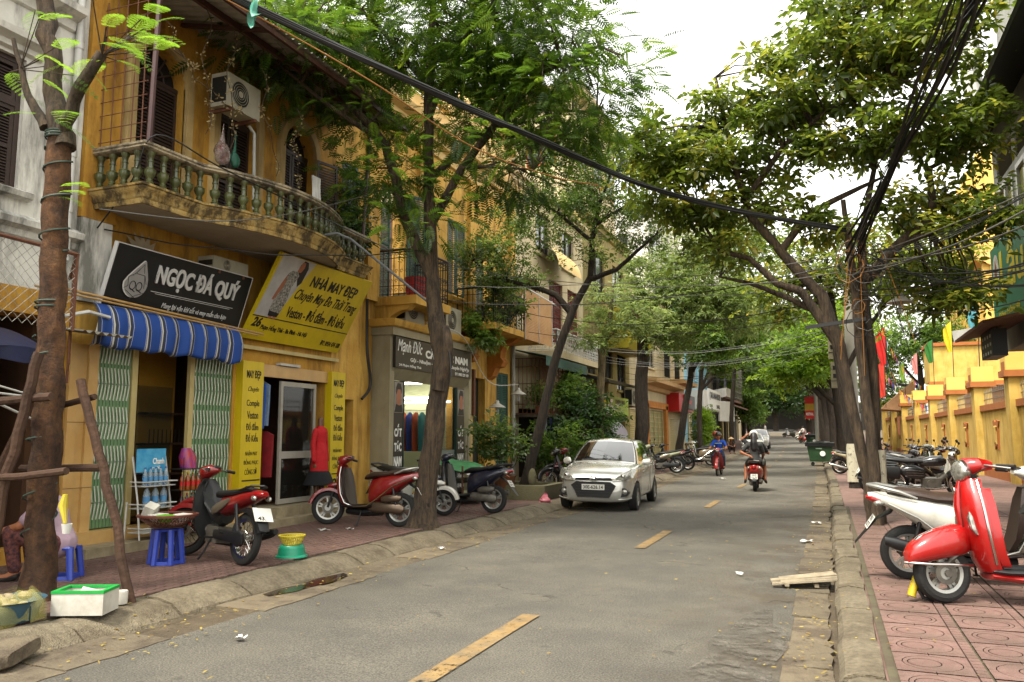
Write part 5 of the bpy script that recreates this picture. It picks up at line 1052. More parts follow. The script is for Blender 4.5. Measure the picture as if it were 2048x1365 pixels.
flag('large red flag just right of the big trunk',2.62,40,3.6,2.2,.6,'b51a12',1.2);flag('red flag drooping beside the large red flag',2.9,46,3.0,2.4,.7,'b0301c',.6)
bc=['b52a1c','c9a41c','2f7a3c','2a4a9a','c46a8a','d07a2a','cfcabd']
for k,(lab,a,b,n) in enumerate((('upper string of small coloured bunting above the school wall',(2.7,42,6.4),(5.0,50,4.3),26),('middle string of coloured bunting above the school wall',(2.8,45,6.0),(4.9,56,3.6),24),('lowest string of coloured bunting hanging before the school wall',(2.9,48,5.2),(4.6,44,3.0),20))):
 t=thing('bunting',lab,'bunting',a,world=True);A_,B2=Vector(a),Vector(b);pts=[A_.lerp(B2,i/30)-Vector((0,0,.35*math.sin(math.pi*i/30))) for i in range(31)]
 MB().tube(pts,.008,4).build('string',mBlackM,t);u=(B2-A_).normalized()
 for i in range(n):
  p=A_.lerp(B2,(i+.5)/n)-Vector((0,0,.35*math.sin(math.pi*(i+.5)/n)));c_=bc[(i*3+k) % 7]
  mb=MB();mb.add([p-u*.1,p+u*.1,p+Vector((.05*math.sin(i*2),.06*math.cos(i),-.42))],[(0,1,2)]);mb.build('pennant',M('bunting_'+c_,c_,.8,var=.1),t,False)
mb=MB();mb.grid(lambda u,v:(4.75+gx(62)*.5,58+2.2*u,1.6+1.2*v+.04*math.sin(u*20)),10,4);tag(mb.build('hanging_cloth',M('red_gold_cloth','8a2a1c',.8,c2='a8783a',scale=5)),'red and gold cloth draped on the school wall','cloth')
mb=MB();mb.obox((4.0,27.5,4.62),(.62,.05,.34),(0,R(-8),0));tag(mb.build('cable_tag_board',M('white_board','a9a79e',.6,c2='bdbbb2',scale=4)),'small white board hanging on cables before yellow flag','board')
# ================================================================ trees
mBark=M('grey_brown_bark','4a3c2c',.92,c2='5e4d38',scale=7,bump=1,bscale=26,dirt=.7,dirtc=srgb('2a221a'),dscale=5,streak=(1,1,.35),thr=(.42,.66))
mBarkD=M('dark_bark','2c241b',.92,c2='3d3226',scale=7,bump=1,bscale=24,dirt=.5,dirtc=srgb('17130e'),dscale=4,streak=(1,1,.4))
mBarkL=M('lichen_bark','6e5f42',.92,c2='857552',scale=12,bump=.8,bscale=30,dirt=.7,dirtc=srgb('3a3022'),dscale=6,streak=(1,1,1))
def furrow(m,sc=9,st=.12,depth=.06,lo=.35):
 N=m.node_tree.nodes;L=m.node_tree.links;b=N['Principled BSDF'];tc=N.new('ShaderNodeTexCoord');mp=N.new('ShaderNodeMapping');mp.inputs['Scale'].default_value=(1,1,st);L.new(tc.outputs['Object'],mp.inputs['Vector'])
 v=N.new('ShaderNodeTexNoise');v.inputs['Scale'].default_value=sc*2.6;v.inputs['Detail'].default_value=8;v.inputs['Roughness'].default_value=.75;L.new(mp.outputs[0],v.inputs['Vector'])
 mr=N.new('ShaderNodeMapRange');mr.inputs[1].default_value=.38;mr.inputs[2].default_value=.6;mr.inputs[3].default_value=lo;mr.inputs[4].default_value=1.35;L.new(v.outputs['Fac'],mr.inputs[0])
 h=N.new('ShaderNodeHueSaturation');L.new(mr.outputs[0],h.inputs['Value']);L.new(b.inputs['Base Color'].links[0].from_socket,h.inputs['Color']);L.new(h.outputs[0],b.inputs['Base Color'])
 bp=N.new('ShaderNodeBump');bp.inputs['Strength'].default_value=1;bp.inputs['Distance'].default_value=depth;L.new(v.outputs['Fac'],bp.inputs['Height']);L.new(bp.outputs[0],b.inputs['Normal'])
for m_ in (mBark,mBarkD,mBarkL):furrow(m_)
mBurlap=M('burlap_wrap','4a2f1b',.95,c2='664627',scale=4,dirt=.75,dirtc=srgb('2a1a0d'),dscale=3,streak=(1,1,.6),thr=(.44,.6));furrow(mBurlap,5,.9,.04,.55)
mLime_=M('limewash','b5ae94',.9,c2='c4be a6'.replace(' ',''),scale=4,dirt=.75,dirtc=srgb('4d4030'),dscale=9,streak=(1,1,1),thr=(.55,.62))
LF={'fern':leafmat('feathery_leaf',(.012,.034,.004),(.040,.082,.007),(.14,.20,.015),.5,.5),
      'fernl':leafmat('young_feathery_leaf',(.055,.13,.010),(.10,.20,.015),(.19,.29,.03),.5,.45),
      'small':leafmat('small_glossy_leaf',(.018,.040,.006),(.05,.09,.014),(.16,.20,.05),.42,.32),
      'broad':leafmat('broad_olive_leaf',(.024,.046,.006),(.075,.110,.012),(.26,.21,.025),.5,.42),
      'pale':leafmat('pale_whorled_leaf',(.045,.075,.016),(.12,.17,.042),(.30,.33,.12),.38,.38),
      'lime':leafmat('lime_leaf',(.045,.095,.007),(.10,.18,.012),(.22,.29,.03),.45,.45),
      'dark':leafmat('deep_green_leaf',(.010,.028,.005),(.025,.06,.010),(.06,.12,.02),.3,.45),
      'mid':leafmat('mid_green_leaf',(.026,.06,.008),(.07,.13,.018),(.2,.27,.05),.45,.42),
      'flower':leafmat('pale_pink_blossom',(.28,.2,.2),(.42,.33,.32),(.55,.46,.42),.3,.6),
      'dry':leafmat('dry_leaf',(.16,.12,.05),(.30,.24,.10),(.45,.40,.2),.35,.6),
      'straw':leafmat('fallen_leaf',(.12,.07,.015),(.26,.19,.03),(.38,.30,.05),.1,.8)}
def leaf_t(w_=.24,fold=.07,bend=-.12):
 v=[(0,0,0),(-w_*.85,.32,fold),(-w_*.8,.66,fold+bend*.4),(0,1,bend),(w_*.8,.66,fold+bend*.4),(w_*.85,.32,fold)]
 return np.array(v),[(0,1,2,3),(0,3,4,5)]
def whorl(n,w_,spread,droop=.3,seed=0):
 rr=np.random.default_rng(seed);V,F=leaf_t(w_);vs_,fs_=[],[]
 for i in range(n):
  a=2*math.pi*i/n+rr.uniform(-.3,.3);el=rr.uniform(-.35,.55)-droop;s_=rr.uniform(.75,1.1)
  ax=np.array([math.cos(a)*math.cos(el),math.sin(a)*math.cos(el),math.sin(el)]);n_=np.array([0,0,1.])+rr.normal(0,.35,3);n_ -= ax*n_.dot(ax);n_ /= np.linalg.norm(n_);sd_=np.cross(ax,n_)
  off=ax*spread*rr.uniform(.1,.5);b=sum(len(x_) for x_ in vs_);vs_.append((V[:,:1]*sd_+V[:,1:2]*ax+V[:,2:3]*n_)*s_+off);fs_ += [tuple(j+b for j in f) for f in F]
 return np.vstack(vs_),fs_
def frond(np_=9,wp=.045,detail=False,droop=.35):
 vs_,fs_=[],[]
 def quad(p,a,s_,L_,w_):
  b=len(vs_);vs_.extend([p,p+a*L_*.35+s_*w_,p+a*L_,p+a*L_*.35-s_*w_]);fs_.append((b,b+1,b+2,b+3))
 for i in range(np_):
  t=(i+.6)/np_;c_=np.array([0,t,-droop*t*t]);L_=.42*math.sin(math.pi*(.12+.8*t))**.8*(1.05-.35*t)
  for s_ in (-1,1):
   a=np.array([s_*.88,.46,-.16]);a /= np.linalg.norm(a);pr_=np.cross(a,[0,0,1.]);pr_ /= np.linalg.norm(pr_)
   if not detail:quad(c_,a,pr_,L_,wp)
   else:
    m_=11
    for k in range(m_):
     q=c_+a*L_*(k+.5)/m_+np.array([0,0,-.03*(k/m_)**2]);ll=.075*math.sin(math.pi*(.15+.8*k/m_))
     for s2 in (-1,1):d=pr_*s2+a*.45;d /= np.linalg.norm(d);quad(q,d,a,ll,.011)
 quad(np.array([0,0,0.]),np.array([0,1,-.16]),np.array([1.,0,0]),.6,.006)
 return np.array(vs_),fs_
TPL={'fern':[frond(9,.05),frond(10,.045,droop=.5),frond(8,.055,droop=.2)],'fernl':[frond(8,.04,True),frond(9,.04,True,.5)],
       'small':[whorl(8,.25,1.6,.1,i) for i in range(3)],'broad':[whorl(7,.24,1.0,.25,i+5) for i in range(3)],'pale':[whorl(9,.13,.6,.2,i+9) for i in range(3)],
       'lime':[whorl(8,.26,1.2,.3,i+12) for i in range(3)],'dark':[whorl(8,.26,1.4,.2,i+15) for i in range(3)],'mid':[whorl(8,.25,1.4,.25,i+18) for i in range(3)],'flower':[whorl(6,.4,.6,-.2,21)],'dry':[whorl(4,.28,1.6,.6,23)]}
def npmesh(name,V,F4,att,mat):
 me=bpy.data.meshes.new(name);n=len(V);m_=len(F4);me.vertices.add(n);me.vertices.foreach_set('co',V.astype(np.float32).ravel())
 me.loops.add(m_*4);me.loops.foreach_set('vertex_index',F4.astype(np.int32).ravel());me.polygons.add(m_);me.polygons.foreach_set('loop_start',np.arange(0,m_*4,4,dtype=np.int32))
 a=me.attributes.new('rnd','FLOAT','FACE');a.data.foreach_set('value',att.astype(np.float32));me.materials.append(mat);me.update();me.validate();return me
def leaves(name,kind,P,A,Nn,S_,rnd,parent,mat=None):
 # instances: position, axis, normal, size, tone
 A=A/np.linalg.norm(A,axis=1,keepdims=True);Nn=Nn-A*(Nn*A).sum(1,keepdims=True);Nn=Nn/np.linalg.norm(Nn,axis=1,keepdims=True);Sd=np.cross(A,Nn)
 ts=TPL[kind];Vs,Fs,At=[],[],[];base=0;idx=rng.integers(0,len(ts),len(P))
 for q,(V,F) in enumerate(ts):
  s_=idx==q
  if not s_.any():continue
  k=int(s_.sum());v=(V[None,:,0:1]*Sd[s_][:,None]+V[None,:,1:2]*A[s_][:,None]+V[None,:,2:3]*Nn[s_][:,None])*S_[s_][:,None,None]+P[s_][:,None]
  f=np.array(F)[None]+(np.arange(k)*len(V))[:,None,None]+base
  Vs.append(v.reshape(-1,3));Fs.append(f.reshape(-1,4));At.append(np.clip(np.repeat(rnd[s_],len(F))+rng.normal(0,.09,k*len(F)),0,1));base += k*len(V)
 return link(name,npmesh(name,np.vstack(Vs),np.vstack(Fs),np.concatenate(At),mat or LF[kind]),parent)
def crown_pts(lobes,size,flat=.55,csize=.42,droop=.35):
 P,A,Nn,T,tw=[],[],[],[],[]
 for c,r_,ncl,per in lobes:
  c=np.array(c);r_=np.array(r_)
  for k in range(ncl):
   d=rng.normal(0,1,3);d /= np.linalg.norm(d);cc=c+d*r_*(.3+.75*rng.uniform(0,1)**.5);tone=rng.uniform(0,1)*.45;cs=csize*rng.uniform(.7,1.3);m_=max(2,int(per*rng.uniform(.6,1.3)))
   o=rng.normal(0,1,(m_,3))*np.array([cs,cs,cs*flat]);P.append(cc+o);ax=o+rng.normal(0,.3,(m_,3))*cs+d*cs*.6;ax[:,2] -= droop*cs;A.append(ax);Nn.append(rng.normal(0,.35,(m_,3))+[0,0,1]);T.append(tone+rng.uniform(0,.5,m_));tw.append((c,cc,o[0]+cc))
 P=np.vstack(P);return P,np.vstack(A),np.vstack(Nn),size*rng.uniform(.5,1.3,len(P)),np.concatenate(T),tw
def wob(pts,amp,seed=0,sub=3):
 out=[];rr=random.Random(seed)
 for i in range(len(pts)-1):
  a,b=Vector(pts[i]),Vector(pts[i+1])
  for k in range(sub):t=k/sub;p=a.lerp(b,t);out.append(p+(Vector((rr.uniform(-1,1),rr.uniform(-1,1),rr.uniform(-.4,.4)))*amp if (i or k) else Vector()))
 return out+[Vector(pts[-1])]
def tree(name,label,limbs,lobes,kind,size,bark,group=None,twigs=True,flat=.55,csize=.42,droop=.35,crowns=None,twig_r=.012,dens=1):
 t=thing(name,label,'tree',tuple(limbs[0][0][0]),group=group,world=True);mb=MB()
 for i,(pts,rad) in enumerate(limbs):
  sub=4;q=wob(pts,rad[-1]*.5,i,sub);n=len(q);rr_=[]
  for k in range(n):u=k/sub;j=min(int(u),len(rad)-2);f=u-j;rr_.append((rad[j]*(1-f)+rad[j+1]*f)*(1+.1*mnoise.noise((q[k].x*3,q[k].z*4,i))))
  mb.tube(q,rr_,12 if rad[0]>.08 else 7)
 allp=[Vector(p) for pts,_ in limbs for p in wob(pts,0,0,3)[len(pts) // 3:]]
 groups=[(lobes,kind,size)] if crowns is None else crowns
 for lb,kd,sz in groups:
  lb=[(a,b,max(3,int(c*dens)),d) for a,b,c,d in lb]
  P,A,Nn,S_,T,tw=crown_pts(lb,sz,flat,csize,droop);leaves('crown',kd,P,A,Nn,S_,T,t)
  if twigs:
   for c,cc,o in tw:
    cc=Vector(cc);near=min(allp,key=lambda p:(p-cc).length_squared)
    if (near-cc).length<3.4:m_=near.lerp(cc,.5)+Vector((random.uniform(-.12,.12),random.uniform(-.12,.12),random.uniform(0,.18)));mb.tube([near,m_,cc],[twig_r*1.7,twig_r,twig_r*.4],4,False)
 mb.build('trunk',bark,t,True,60);return t
# ---- foreground tree wrapped in sacking
t1=tree('street_tree','foreground tree trunk wrapped in brown sacking at left edge',[([(-6.6,5.26,4.3),(-6.8,5.26,4.75),(-6.91,5.26,5.33),(-7.05,5.26,5.9),(-7.12,5.2,7.2)],[.095,.09,.085,.08,.07]),([(-6.66,5.24,4.35),(-6.45,5.2,4.72),(-6.13,5.2,5.12)],[.075,.06,.05]),([(-6.8,5.2,4.5),(-7.02,5.15,4.85),(-7.2,5.1,5.42)],[.06,.035,.02])],[],'fernl',.5,mBark,crowns=[])
mb=MB();mb.tube(wob([(-6.57,5.26,.1),(-6.57,5.26,.35),(-6.59,5.26,1.0),(-6.59,5.26,1.9),(-6.63,5.26,2.85),(-6.67,5.26,3.6),(-6.68,5.26,4.4)],.012,3,8),[.25-.0*i if i<6 else .19 for i in range(49)],28)
cen=[(-6.57,.1),(-6.57,.35),(-6.59,1.0),(-6.59,1.9),(-6.63,2.85),(-6.67,3.6),(-6.68,4.4)]
for i in range(len(mb.v)):
 x,y,z=mb.v[i];j=max(k for k in range(6) if cen[k][1] <= z+.02 or k==0);f=min(1,max(0,(z-cen[j][1])/(cen[j+1][1]-cen[j][1])));cx_=cen[j][0]*(1-f)+cen[j+1][0]*f
 a=math.atan2(y-5.26,x-cx_);rr_=.165-.04*min(1,z/.5)+.02*math.exp(-((z-.1)/.2)**2) if z<.5 else .127-.005*z
 rr_ += .011*math.sin(z*13+a*1.0+2*mnoise.noise((z*2,a,0)))*(1 if z<3.6 else .5)+.02*mnoise.noise((a*1.5,z*3,1))+.009*mnoise.noise((a*4,z*12,7))
 mb.v[i]=(cx_+rr_*math.cos(a),5.26+rr_*math.sin(a),z)
mb.build('sacking',mBurlap,t1,True,70)
mTw=M('green_twine','33423a',.7,c2='3f5046',scale=9)
mb=MB()
for z0,z1,a0,sp in ((.5,.95,0,1.3),(.95,1.3,2,1.2),(1.5,1.62,1,1),(1.9,2.1,3,1.1),(2.3,2.5,4,1.1),(2.75,2.85,2,2.1),(3.3,3.55,0,1.2),(3.7,3.95,2,1.2),(4.05,4.3,3,1.2),(4.38,4.46,0,3.2)):
 n=int(14*sp);mb.tube([(-6.6-.02*z0+(.140-.005*z0)*math.cos(a0+6.28*sp*i/n),5.26+(.140-.005*z0)*math.sin(a0+6.28*sp*i/n),z0+(z1-z0)*i/n) for i in range(n+1)],.009,5)
mb.builds('twine',mTw,t1)
def sprigs(spec,parent,kind='fernl'):
 P,A,S_=[],[],[]
 for p,d,s_ in spec:P.append(p);A.append(d);S_.append(s_)
 n=len(P);leaves('crown',kind,np.array(P,float),np.array(A,float),np.tile([.15,-.25,1.],(n,1))+rng.normal(0,.2,(n,3)),np.array(S_,float),rng.uniform(.1,.9,n),parent)
sp=[]
for i in range(16):a=rng.uniform(-.6,1.2);sp.append(((-6.13+rng.uniform(-.05,.55),5.2+rng.uniform(-.3,.3),5.15+rng.uniform(-.15,.5)),(math.cos(a),rng.uniform(-.5,.5),rng.uniform(-.3,.4)),rng.uniform(.24,.4)))
for i in range(9):sp.append(((-7.2+rng.uniform(-.1,.75),5.1+rng.uniform(-.2,.2),5.35+rng.uniform(-.45,.35)),(rng.uniform(-1,1),rng.uniform(-.5,.5),rng.uniform(-.2,.3)),rng.uniform(.28,.42)))
for i in range(7):sp.append(((-6.7+rng.uniform(-.1,.6),5.1,4.75+rng.uniform(-.3,.3)),(rng.uniform(-.6,1),rng.uniform(-.5,.5),rng.uniform(-.2,.2)),rng.uniform(.25,.38)))
for i in range(3):sp.append(((-6.4,5.1,3.75+.05*i),(1,-.2,-.1+.2*i),.28))
sprigs(sp,t1)
mb=MB()
for p,d,s_ in sp[:16]:mb.tube([(-6.13,5.2,5.1),p],.006,4,False)
for p,d,s_ in sp[16:25]:mb.tube([(-7.1,5.12,5.1),p],.005,4,False)
mb.builds('twig',mBark,t1)
# wooden support frame
ts=thing('tree_support','rough wooden stakes and crossbars propping the wrapped tree','tree support',(-6.6,5.2,.15),world=True)
mStake=M('rough_stake_wood','3a2619',.9,c2='4d3523',scale=6,bump=.8,bscale=18,dirt=.5,dirtc=srgb('2e1d10'),dscale=4,streak=(1,1,.3))
for pts,r_ in (([(-5.72,5.5,.12),(-5.98,5.46,1.0),(-6.2,5.42,1.6),(-6.38,5.4,2.1)],.042),([(-6.72,4.85,.12),(-6.66,4.93,1.1),(-6.55,4.99,1.8),(-6.45,5.02,2.32)],.045),([(-7.75,5.35,.12),(-7.3,5.32,1.1),(-6.82,5.3,2.12)],.04)):MB().tube(wob(pts,.012,4,4),r_,9).build('stake',mStake,ts)
for pts,r_ in (([(-7.15,4.94,1.22),(-6.5,4.9,1.24),(-5.92,4.93,1.30)],.032),([(-7.2,5.5,1.28),(-6.2,5.52,1.30)],.035),([(-6.95,5.02,1.9),(-6.3,5.05,1.93)],.038),([(-7.0,5.48,1.82),(-6.3,5.5,1.95)],.03)):MB().tube(wob(pts,.012,8,4),r_,8).build('crossbar',mStake,ts)
# ---- big feathery tree
T2=tree('feathery_tree','large feathery-leaved tree before the barber shop',[
 ([(-6.05,11.5,.08),(-6.0,11.5,.5),(-5.84,11.5,1.76),(-5.70,11.5,2.8),(-5.82,11.5,3.35),(-5.93,11.5,4.45),(-5.98,11.5,5.64),(-6.03,11.5,6.94),(-6.0,11.5,8.1),(-5.9,11.5,9.6)],[.31,.185,.155,.15,.14,.105,.09,.08,.065,.04]),
 ([(-5.72,11.42,2.3),(-5.52,11.35,2.9),(-5.58,11.35,3.3)],[.11,.09,.06]),
 ([(-5.9,11.5,4.1),(-6.33,11.3,5.16),(-6.64,11.2,6.41),(-7.5,10.9,7.45),(-8.4,10.6,8.3)],[.10,.085,.075,.055,.03]),([(-5.95,11.5,5.0),(-5.33,11.4,5.9),(-4.71,11.3,6.49),(-3.86,11.2,7.2),(-3.0,11.3,7.5)],[.08,.07,.06,.045,.02]),([(-5.98,11.5,5.8),(-5.4,12.0,6.6),(-4.6,12.4,7.2),(-3.4,12.6,7.0)],[.07,.055,.04,.02]),
 ([(-6.0,11.5,6.9),(-5.4,11.2,7.8),(-4.4,11.0,8.6),(-3.4,10.9,9.0)],[.06,.05,.035,.02]),([(-6.64,11.2,6.41),(-7.3,10.3,6.9),(-8.0,9.6,7.6)],[.05,.035,.02]),([(-6.0,11.5,7.4),(-6.6,10.8,8.3),(-7.2,10.2,8.9)],[.05,.035,.02]),([(-5.33,11.4,5.9),(-4.6,11.0,5.7),(-3.9,10.8,5.5)],[.035,.025,.012])],
 [((-6.0,11.4,8.7),(2.2,1.6,1.1),46,26),((-4.2,11.2,8.0),(1.6,1.5,.9),34,24),((-3.5,11.4,6.9),(1.0,1.2,.8),24,22),((-7.9,10.8,8.1),(1.4,1.3,.9),34,22),((-7.5,9.5,7.7),(.8,.8,.6),16,20),((-6.45,11.2,5.7),(.7,.8,.45),11,18),((-4.5,11.2,5.75),(.9,.9,.4),10,18),((-6.9,11.0,6.8),(.5,.6,.4),7,16),((-5.0,11.7,6.9),(1.1,1.2,.7),20,22),((-5.9,11.0,4.9),(.6,.5,.35),4,12),((-9.0,11.0,9.0),(1.1,1,.7),14,20),((-5.2,11.2,9.9),(2.2,1.5,.6),24,22)],
 'fern',.29,mBark,csize=.3,droop=.25,dens=1.6)
# ---- leaning small-leaved tree in a planter
tree('leaning_tree','dark leaning tree rising from the stone planter beyond black scooter',[
 ([(-6.85,18.23,.2),(-6.75,18.23,.6),(-6.35,18.23,2.08),(-6.03,18.23,3.39),(-5.58,18.23,4.58),(-5.13,18.23,5.35),(-5.06,18.23,6.26),(-4.93,18.23,7.0),(-4.6,18.3,7.9)],[.18,.135,.115,.105,.095,.08,.065,.05,.03]),
 ([(-5.6,18.23,4.5),(-5.95,18.1,4.95),(-6.6,18.0,5.2),(-7.46,17.9,5.45),(-8.0,17.8,5.9)],[.085,.07,.055,.04,.02]),([(-5.13,18.23,5.3),(-4.5,18.3,5.5),(-4.03,18.4,5.92),(-3.6,18.5,6.3)],[.07,.055,.045,.02]),([(-5.06,18.2,6.2),(-5.7,18.0,6.8),(-6.2,17.9,7.2)],[.05,.04,.02]),([(-5.0,18.2,6.6),(-4.2,18.4,7.1),(-3.6,18.5,7.3)],[.05,.035,.02])],
 [((-4.8,18.2,7.5),(1.3,1.2,.75),54,20),((-6.2,18.0,6.9),(1.2,1.1,.7),46,20),((-7.5,17.8,6.0),(1.0,.9,.65),40,20),((-3.9,18.4,6.6),(.8,1.0,.6),34,18),((-5.4,18.1,8.3),(1.3,1.1,.6),36,18),((-5.0,18,6.0),(.9,.7,.4),12,14),((-6.8,17.8,5.2),(.9,.6,.35),14,12)],
 'small',.085,mBarkD,csize=.26,droop=.3,twig_r=.009,dens=.8)
# ---- the thin and dark trees behind the car
tree('lichen_tree','thin pale trunk tree with yellow lichen behind the silver car',[([(-6.75,24.7,.15),(-6.7,24.7,2.0),(-6.6,24.7,4.2),(-6.3,24.7,5.4),(-6.2,24.7,6.3)],[.16,.14,.12,.08,.04]),([(-6.55,24.7,4.5),(-6.0,24.6,5.0),(-5.4,24.5,5.3)],[.06,.04,.02])],
     [((-6.2,24.6,5.6),(1.1,1.0,.8),26,13),((-5.4,24.5,5.2),(.8,.8,.5),18,13),((-6.9,24.4,4.8),(.7,.7,.45),12,12)],'pale',.15,mBarkL,csize=.26)
tree('whorled_tree','dark straight trunk with pale whorled leaves beside roller shutter',[([(-6.8,31.2,.15),(-6.75,31.2,2.5),(-6.7,31.2,5.2),(-6.5,31.2,7.0)],[.3,.27,.23,.12]),([(-6.7,31.2,5.0),(-5.4,31.1,6.2),(-4.0,31.0,6.8)],[.12,.08,.03]),([(-6.6,31.2,5.8),(-5.9,31.3,7.3),(-5.0,31.4,8.4)],[.1,.07,.03])],
     [((-5.9,31.0,7.4),(1.6,1.5,1.2),60,15),((-4.2,30.8,6.9),(1.5,1.4,1.1),56,15),((-2.9,31.2,6.2),(1.1,1.2,.9),38,14),((-5.4,30.6,5.6),(1.3,1.0,.7),34,14),((-4.4,31.4,8.8),(1.6,1.4,.8),40,14),((-3.0,31.2,9.4),(1.3,1.3,.8),34,14)],'pale',.19,mBarkD,csize=.36,twig_r=.016)
tree('slanting_tree','thin dark slanting trunk beside the orange framed door',[([(-6.7,38.5,.15),(-6.4,38.5,2.0),(-5.95,38.5,4.4),(-5.7,38.5,6.2)],[.19,.17,.14,.06]),([(-5.95,38.5,4.4),(-5.2,38.3,5.6),(-4.4,38.2,6.2)],[.08,.05,.02])],
     [((-5.4,38.3,5.9),(1.5,1.2,.8),40,13),((-4.0,38.2,6.6),(1.3,1.2,.9),36,13),((-5.4,38.6,7.4),(1.6,1.4,.9),40,13),((-4.6,38.0,5.0),(.9,.8,.5),16,12)],'mid',.2,mBarkD,csize=.36)
# ---- the big cable-strung tree on the right
TR=tree('cable_tree','big multi-stemmed tree on the right pavement strung with cables',[
 ([(.62,14.6,.1),(.58,14.6,.9),(.44,14.6,1.76),(.24,14.6,3.1),(0.0,14.6,3.98),(-.64,14.6,4.82),(-1.12,14.6,5.5),(-1.45,14.6,6.75),(-1.66,14.6,8.2)],[.09,.085,.09,.105,.10,.08,.07,.05,.03]),
 ([(.76,14.75,.1),(.74,14.75,1.6),(.74,14.7,3.0),(.66,14.7,4.2),(.72,14.7,5.2),(1.0,14.8,6.4)],[.10,.10,.095,.08,.06,.035]),
 ([(.69,14.45,.1),(.68,14.45,1.2),(.63,14.45,2.2),(.55,14.45,3.4),(.5,14.45,4.6),(.42,14.5,5.6)],[.095,.09,.085,.08,.065,.04]),
 ([(.2,14.6,3.2),(-.3,14.5,4.05),(-.7,14.4,4.2),(-1.15,14.4,4.68),(-1.66,14.4,4.88),(-2.0,14.4,5.5)],[.10,.075,.06,.05,.04,.02]),([(.1,14.6,3.6),(-.66,14.7,4.05),(-1.2,14.7,4.3),(-1.7,14.7,4.45)],[.06,.05,.035,.02]),
 ([(.7,14.7,4.2),(1.26,14.7,4.8),(1.8,14.7,5.2),(1.78,14.7,6.05),(2.3,14.7,6.3)],[.10,.085,.07,.045,.02]),([(1.26,14.7,4.8),(2.0,14.6,5.0),(2.6,14.6,5.4)],[.06,.045,.02]),([(-.64,14.6,4.8),(-.1,14.7,5.5),(.6,14.7,5.8),(1.1,14.7,6.0)],[.07,.06,.045,.02]),([(-1.2,14.6,5.8),(-.5,14.5,6.7),(.2,14.5,7.2),(1.2,14.4,7.6)],[.06,.05,.035,.02]),([(.95,14.8,6.2),(.6,14.6,7.6),(.3,14.5,8.6)],[.06,.045,.02])],
 [((-1.2,14.4,7.4),(1.1,1.1,.4),30,13),((-2.1,14.4,6.5),(.8,1.0,.35),28,12),((-2.75,14.3,6.9),(.45,.8,.4),16,12),((-2.5,14.4,5.9),(.5,.7,.3),14,11),((-1.5,14.6,4.9),(.7,.7,.25),12,10),((-1.9,14.5,5.7),(.8,.8,.3),18,11),((-.6,14.6,6.5),(1.1,1.0,.35),28,12),((-.9,14.8,5.6),(.8,.8,.3),14,11),((0.4,14.4,8.3),(1.3,1.2,.5),40,13),((.2,14.4,7.4),(1.0,1.0,.3),24,12),((1.8,14.4,8.0),(1.1,1.2,.6),40,13),((1.0,14.5,6.7),(1.1,1.1,.4),30,12),((2.3,14.5,6.6),(.7,.9,.5),26,12),((1.7,14.8,5.5),(.9,.8,.3),22,11),((2.4,14.6,5.1),(.6,.8,.3),18,11),((0.3,14.9,5.3),(.7,.8,.3),12,10),((1.2,14.5,9.2),(1.5,1.2,.5),34,13),((1.7,15.6,4.4),(.7,.8,.35),22,11),((2.3,15.2,3.9),(.5,.7,.25),14,10)],
 'broad',.165,mBark,csize=.25,flat=.35,twig_r=.013,droop=.3,dens=.8)
for (cx_,cy_,r_,z0,z1) in ((.765,14.75,.124,.55,1.35),):MB().lathe([(r_,z0),(r_*.99,(z0+z1)/2),(r_*.98,z1)],(cx_,cy_,0),'Z',18).build('limewash_band',mLime_,TR)
mb=MB();mb.obox((.2,14.3,3.45),(.95,.05,.06),(0,R(-6),0));mb.build('iron_bracket',mBlackM,TR,False)
t=tree('painted_tree','slim tree with whitewashed base behind the cream moped',[([(.66,24.5,.1),(.62,24.5,1.2),(.5,24.5,2.6),(.35,24.5,4.2),(.2,24.5,6.0)],[.17,.155,.15,.13,.07]),([(.45,24.5,3.2),(1.2,24.5,4.6),(1.9,24.5,5.6)],[.08,.06,.03])],
     [((.2,24.4,6.6),(1.5,1.4,1.0),46,12),((1.8,24.4,6.2),(1.3,1.3,.9),40,12),((-.9,24.4,5.6),(1.0,1.0,.7),26,12),((3.0,24.6,6.6),(1.2,1.2,1.2),34,12)],'broad',.17,mBarkD,csize=.34)
MB().lathe([(.182,.3),(.178,.8),(.172,1.35)],(.645,24.5,0),'Z',18).build('limewash_band',mLime_,t)
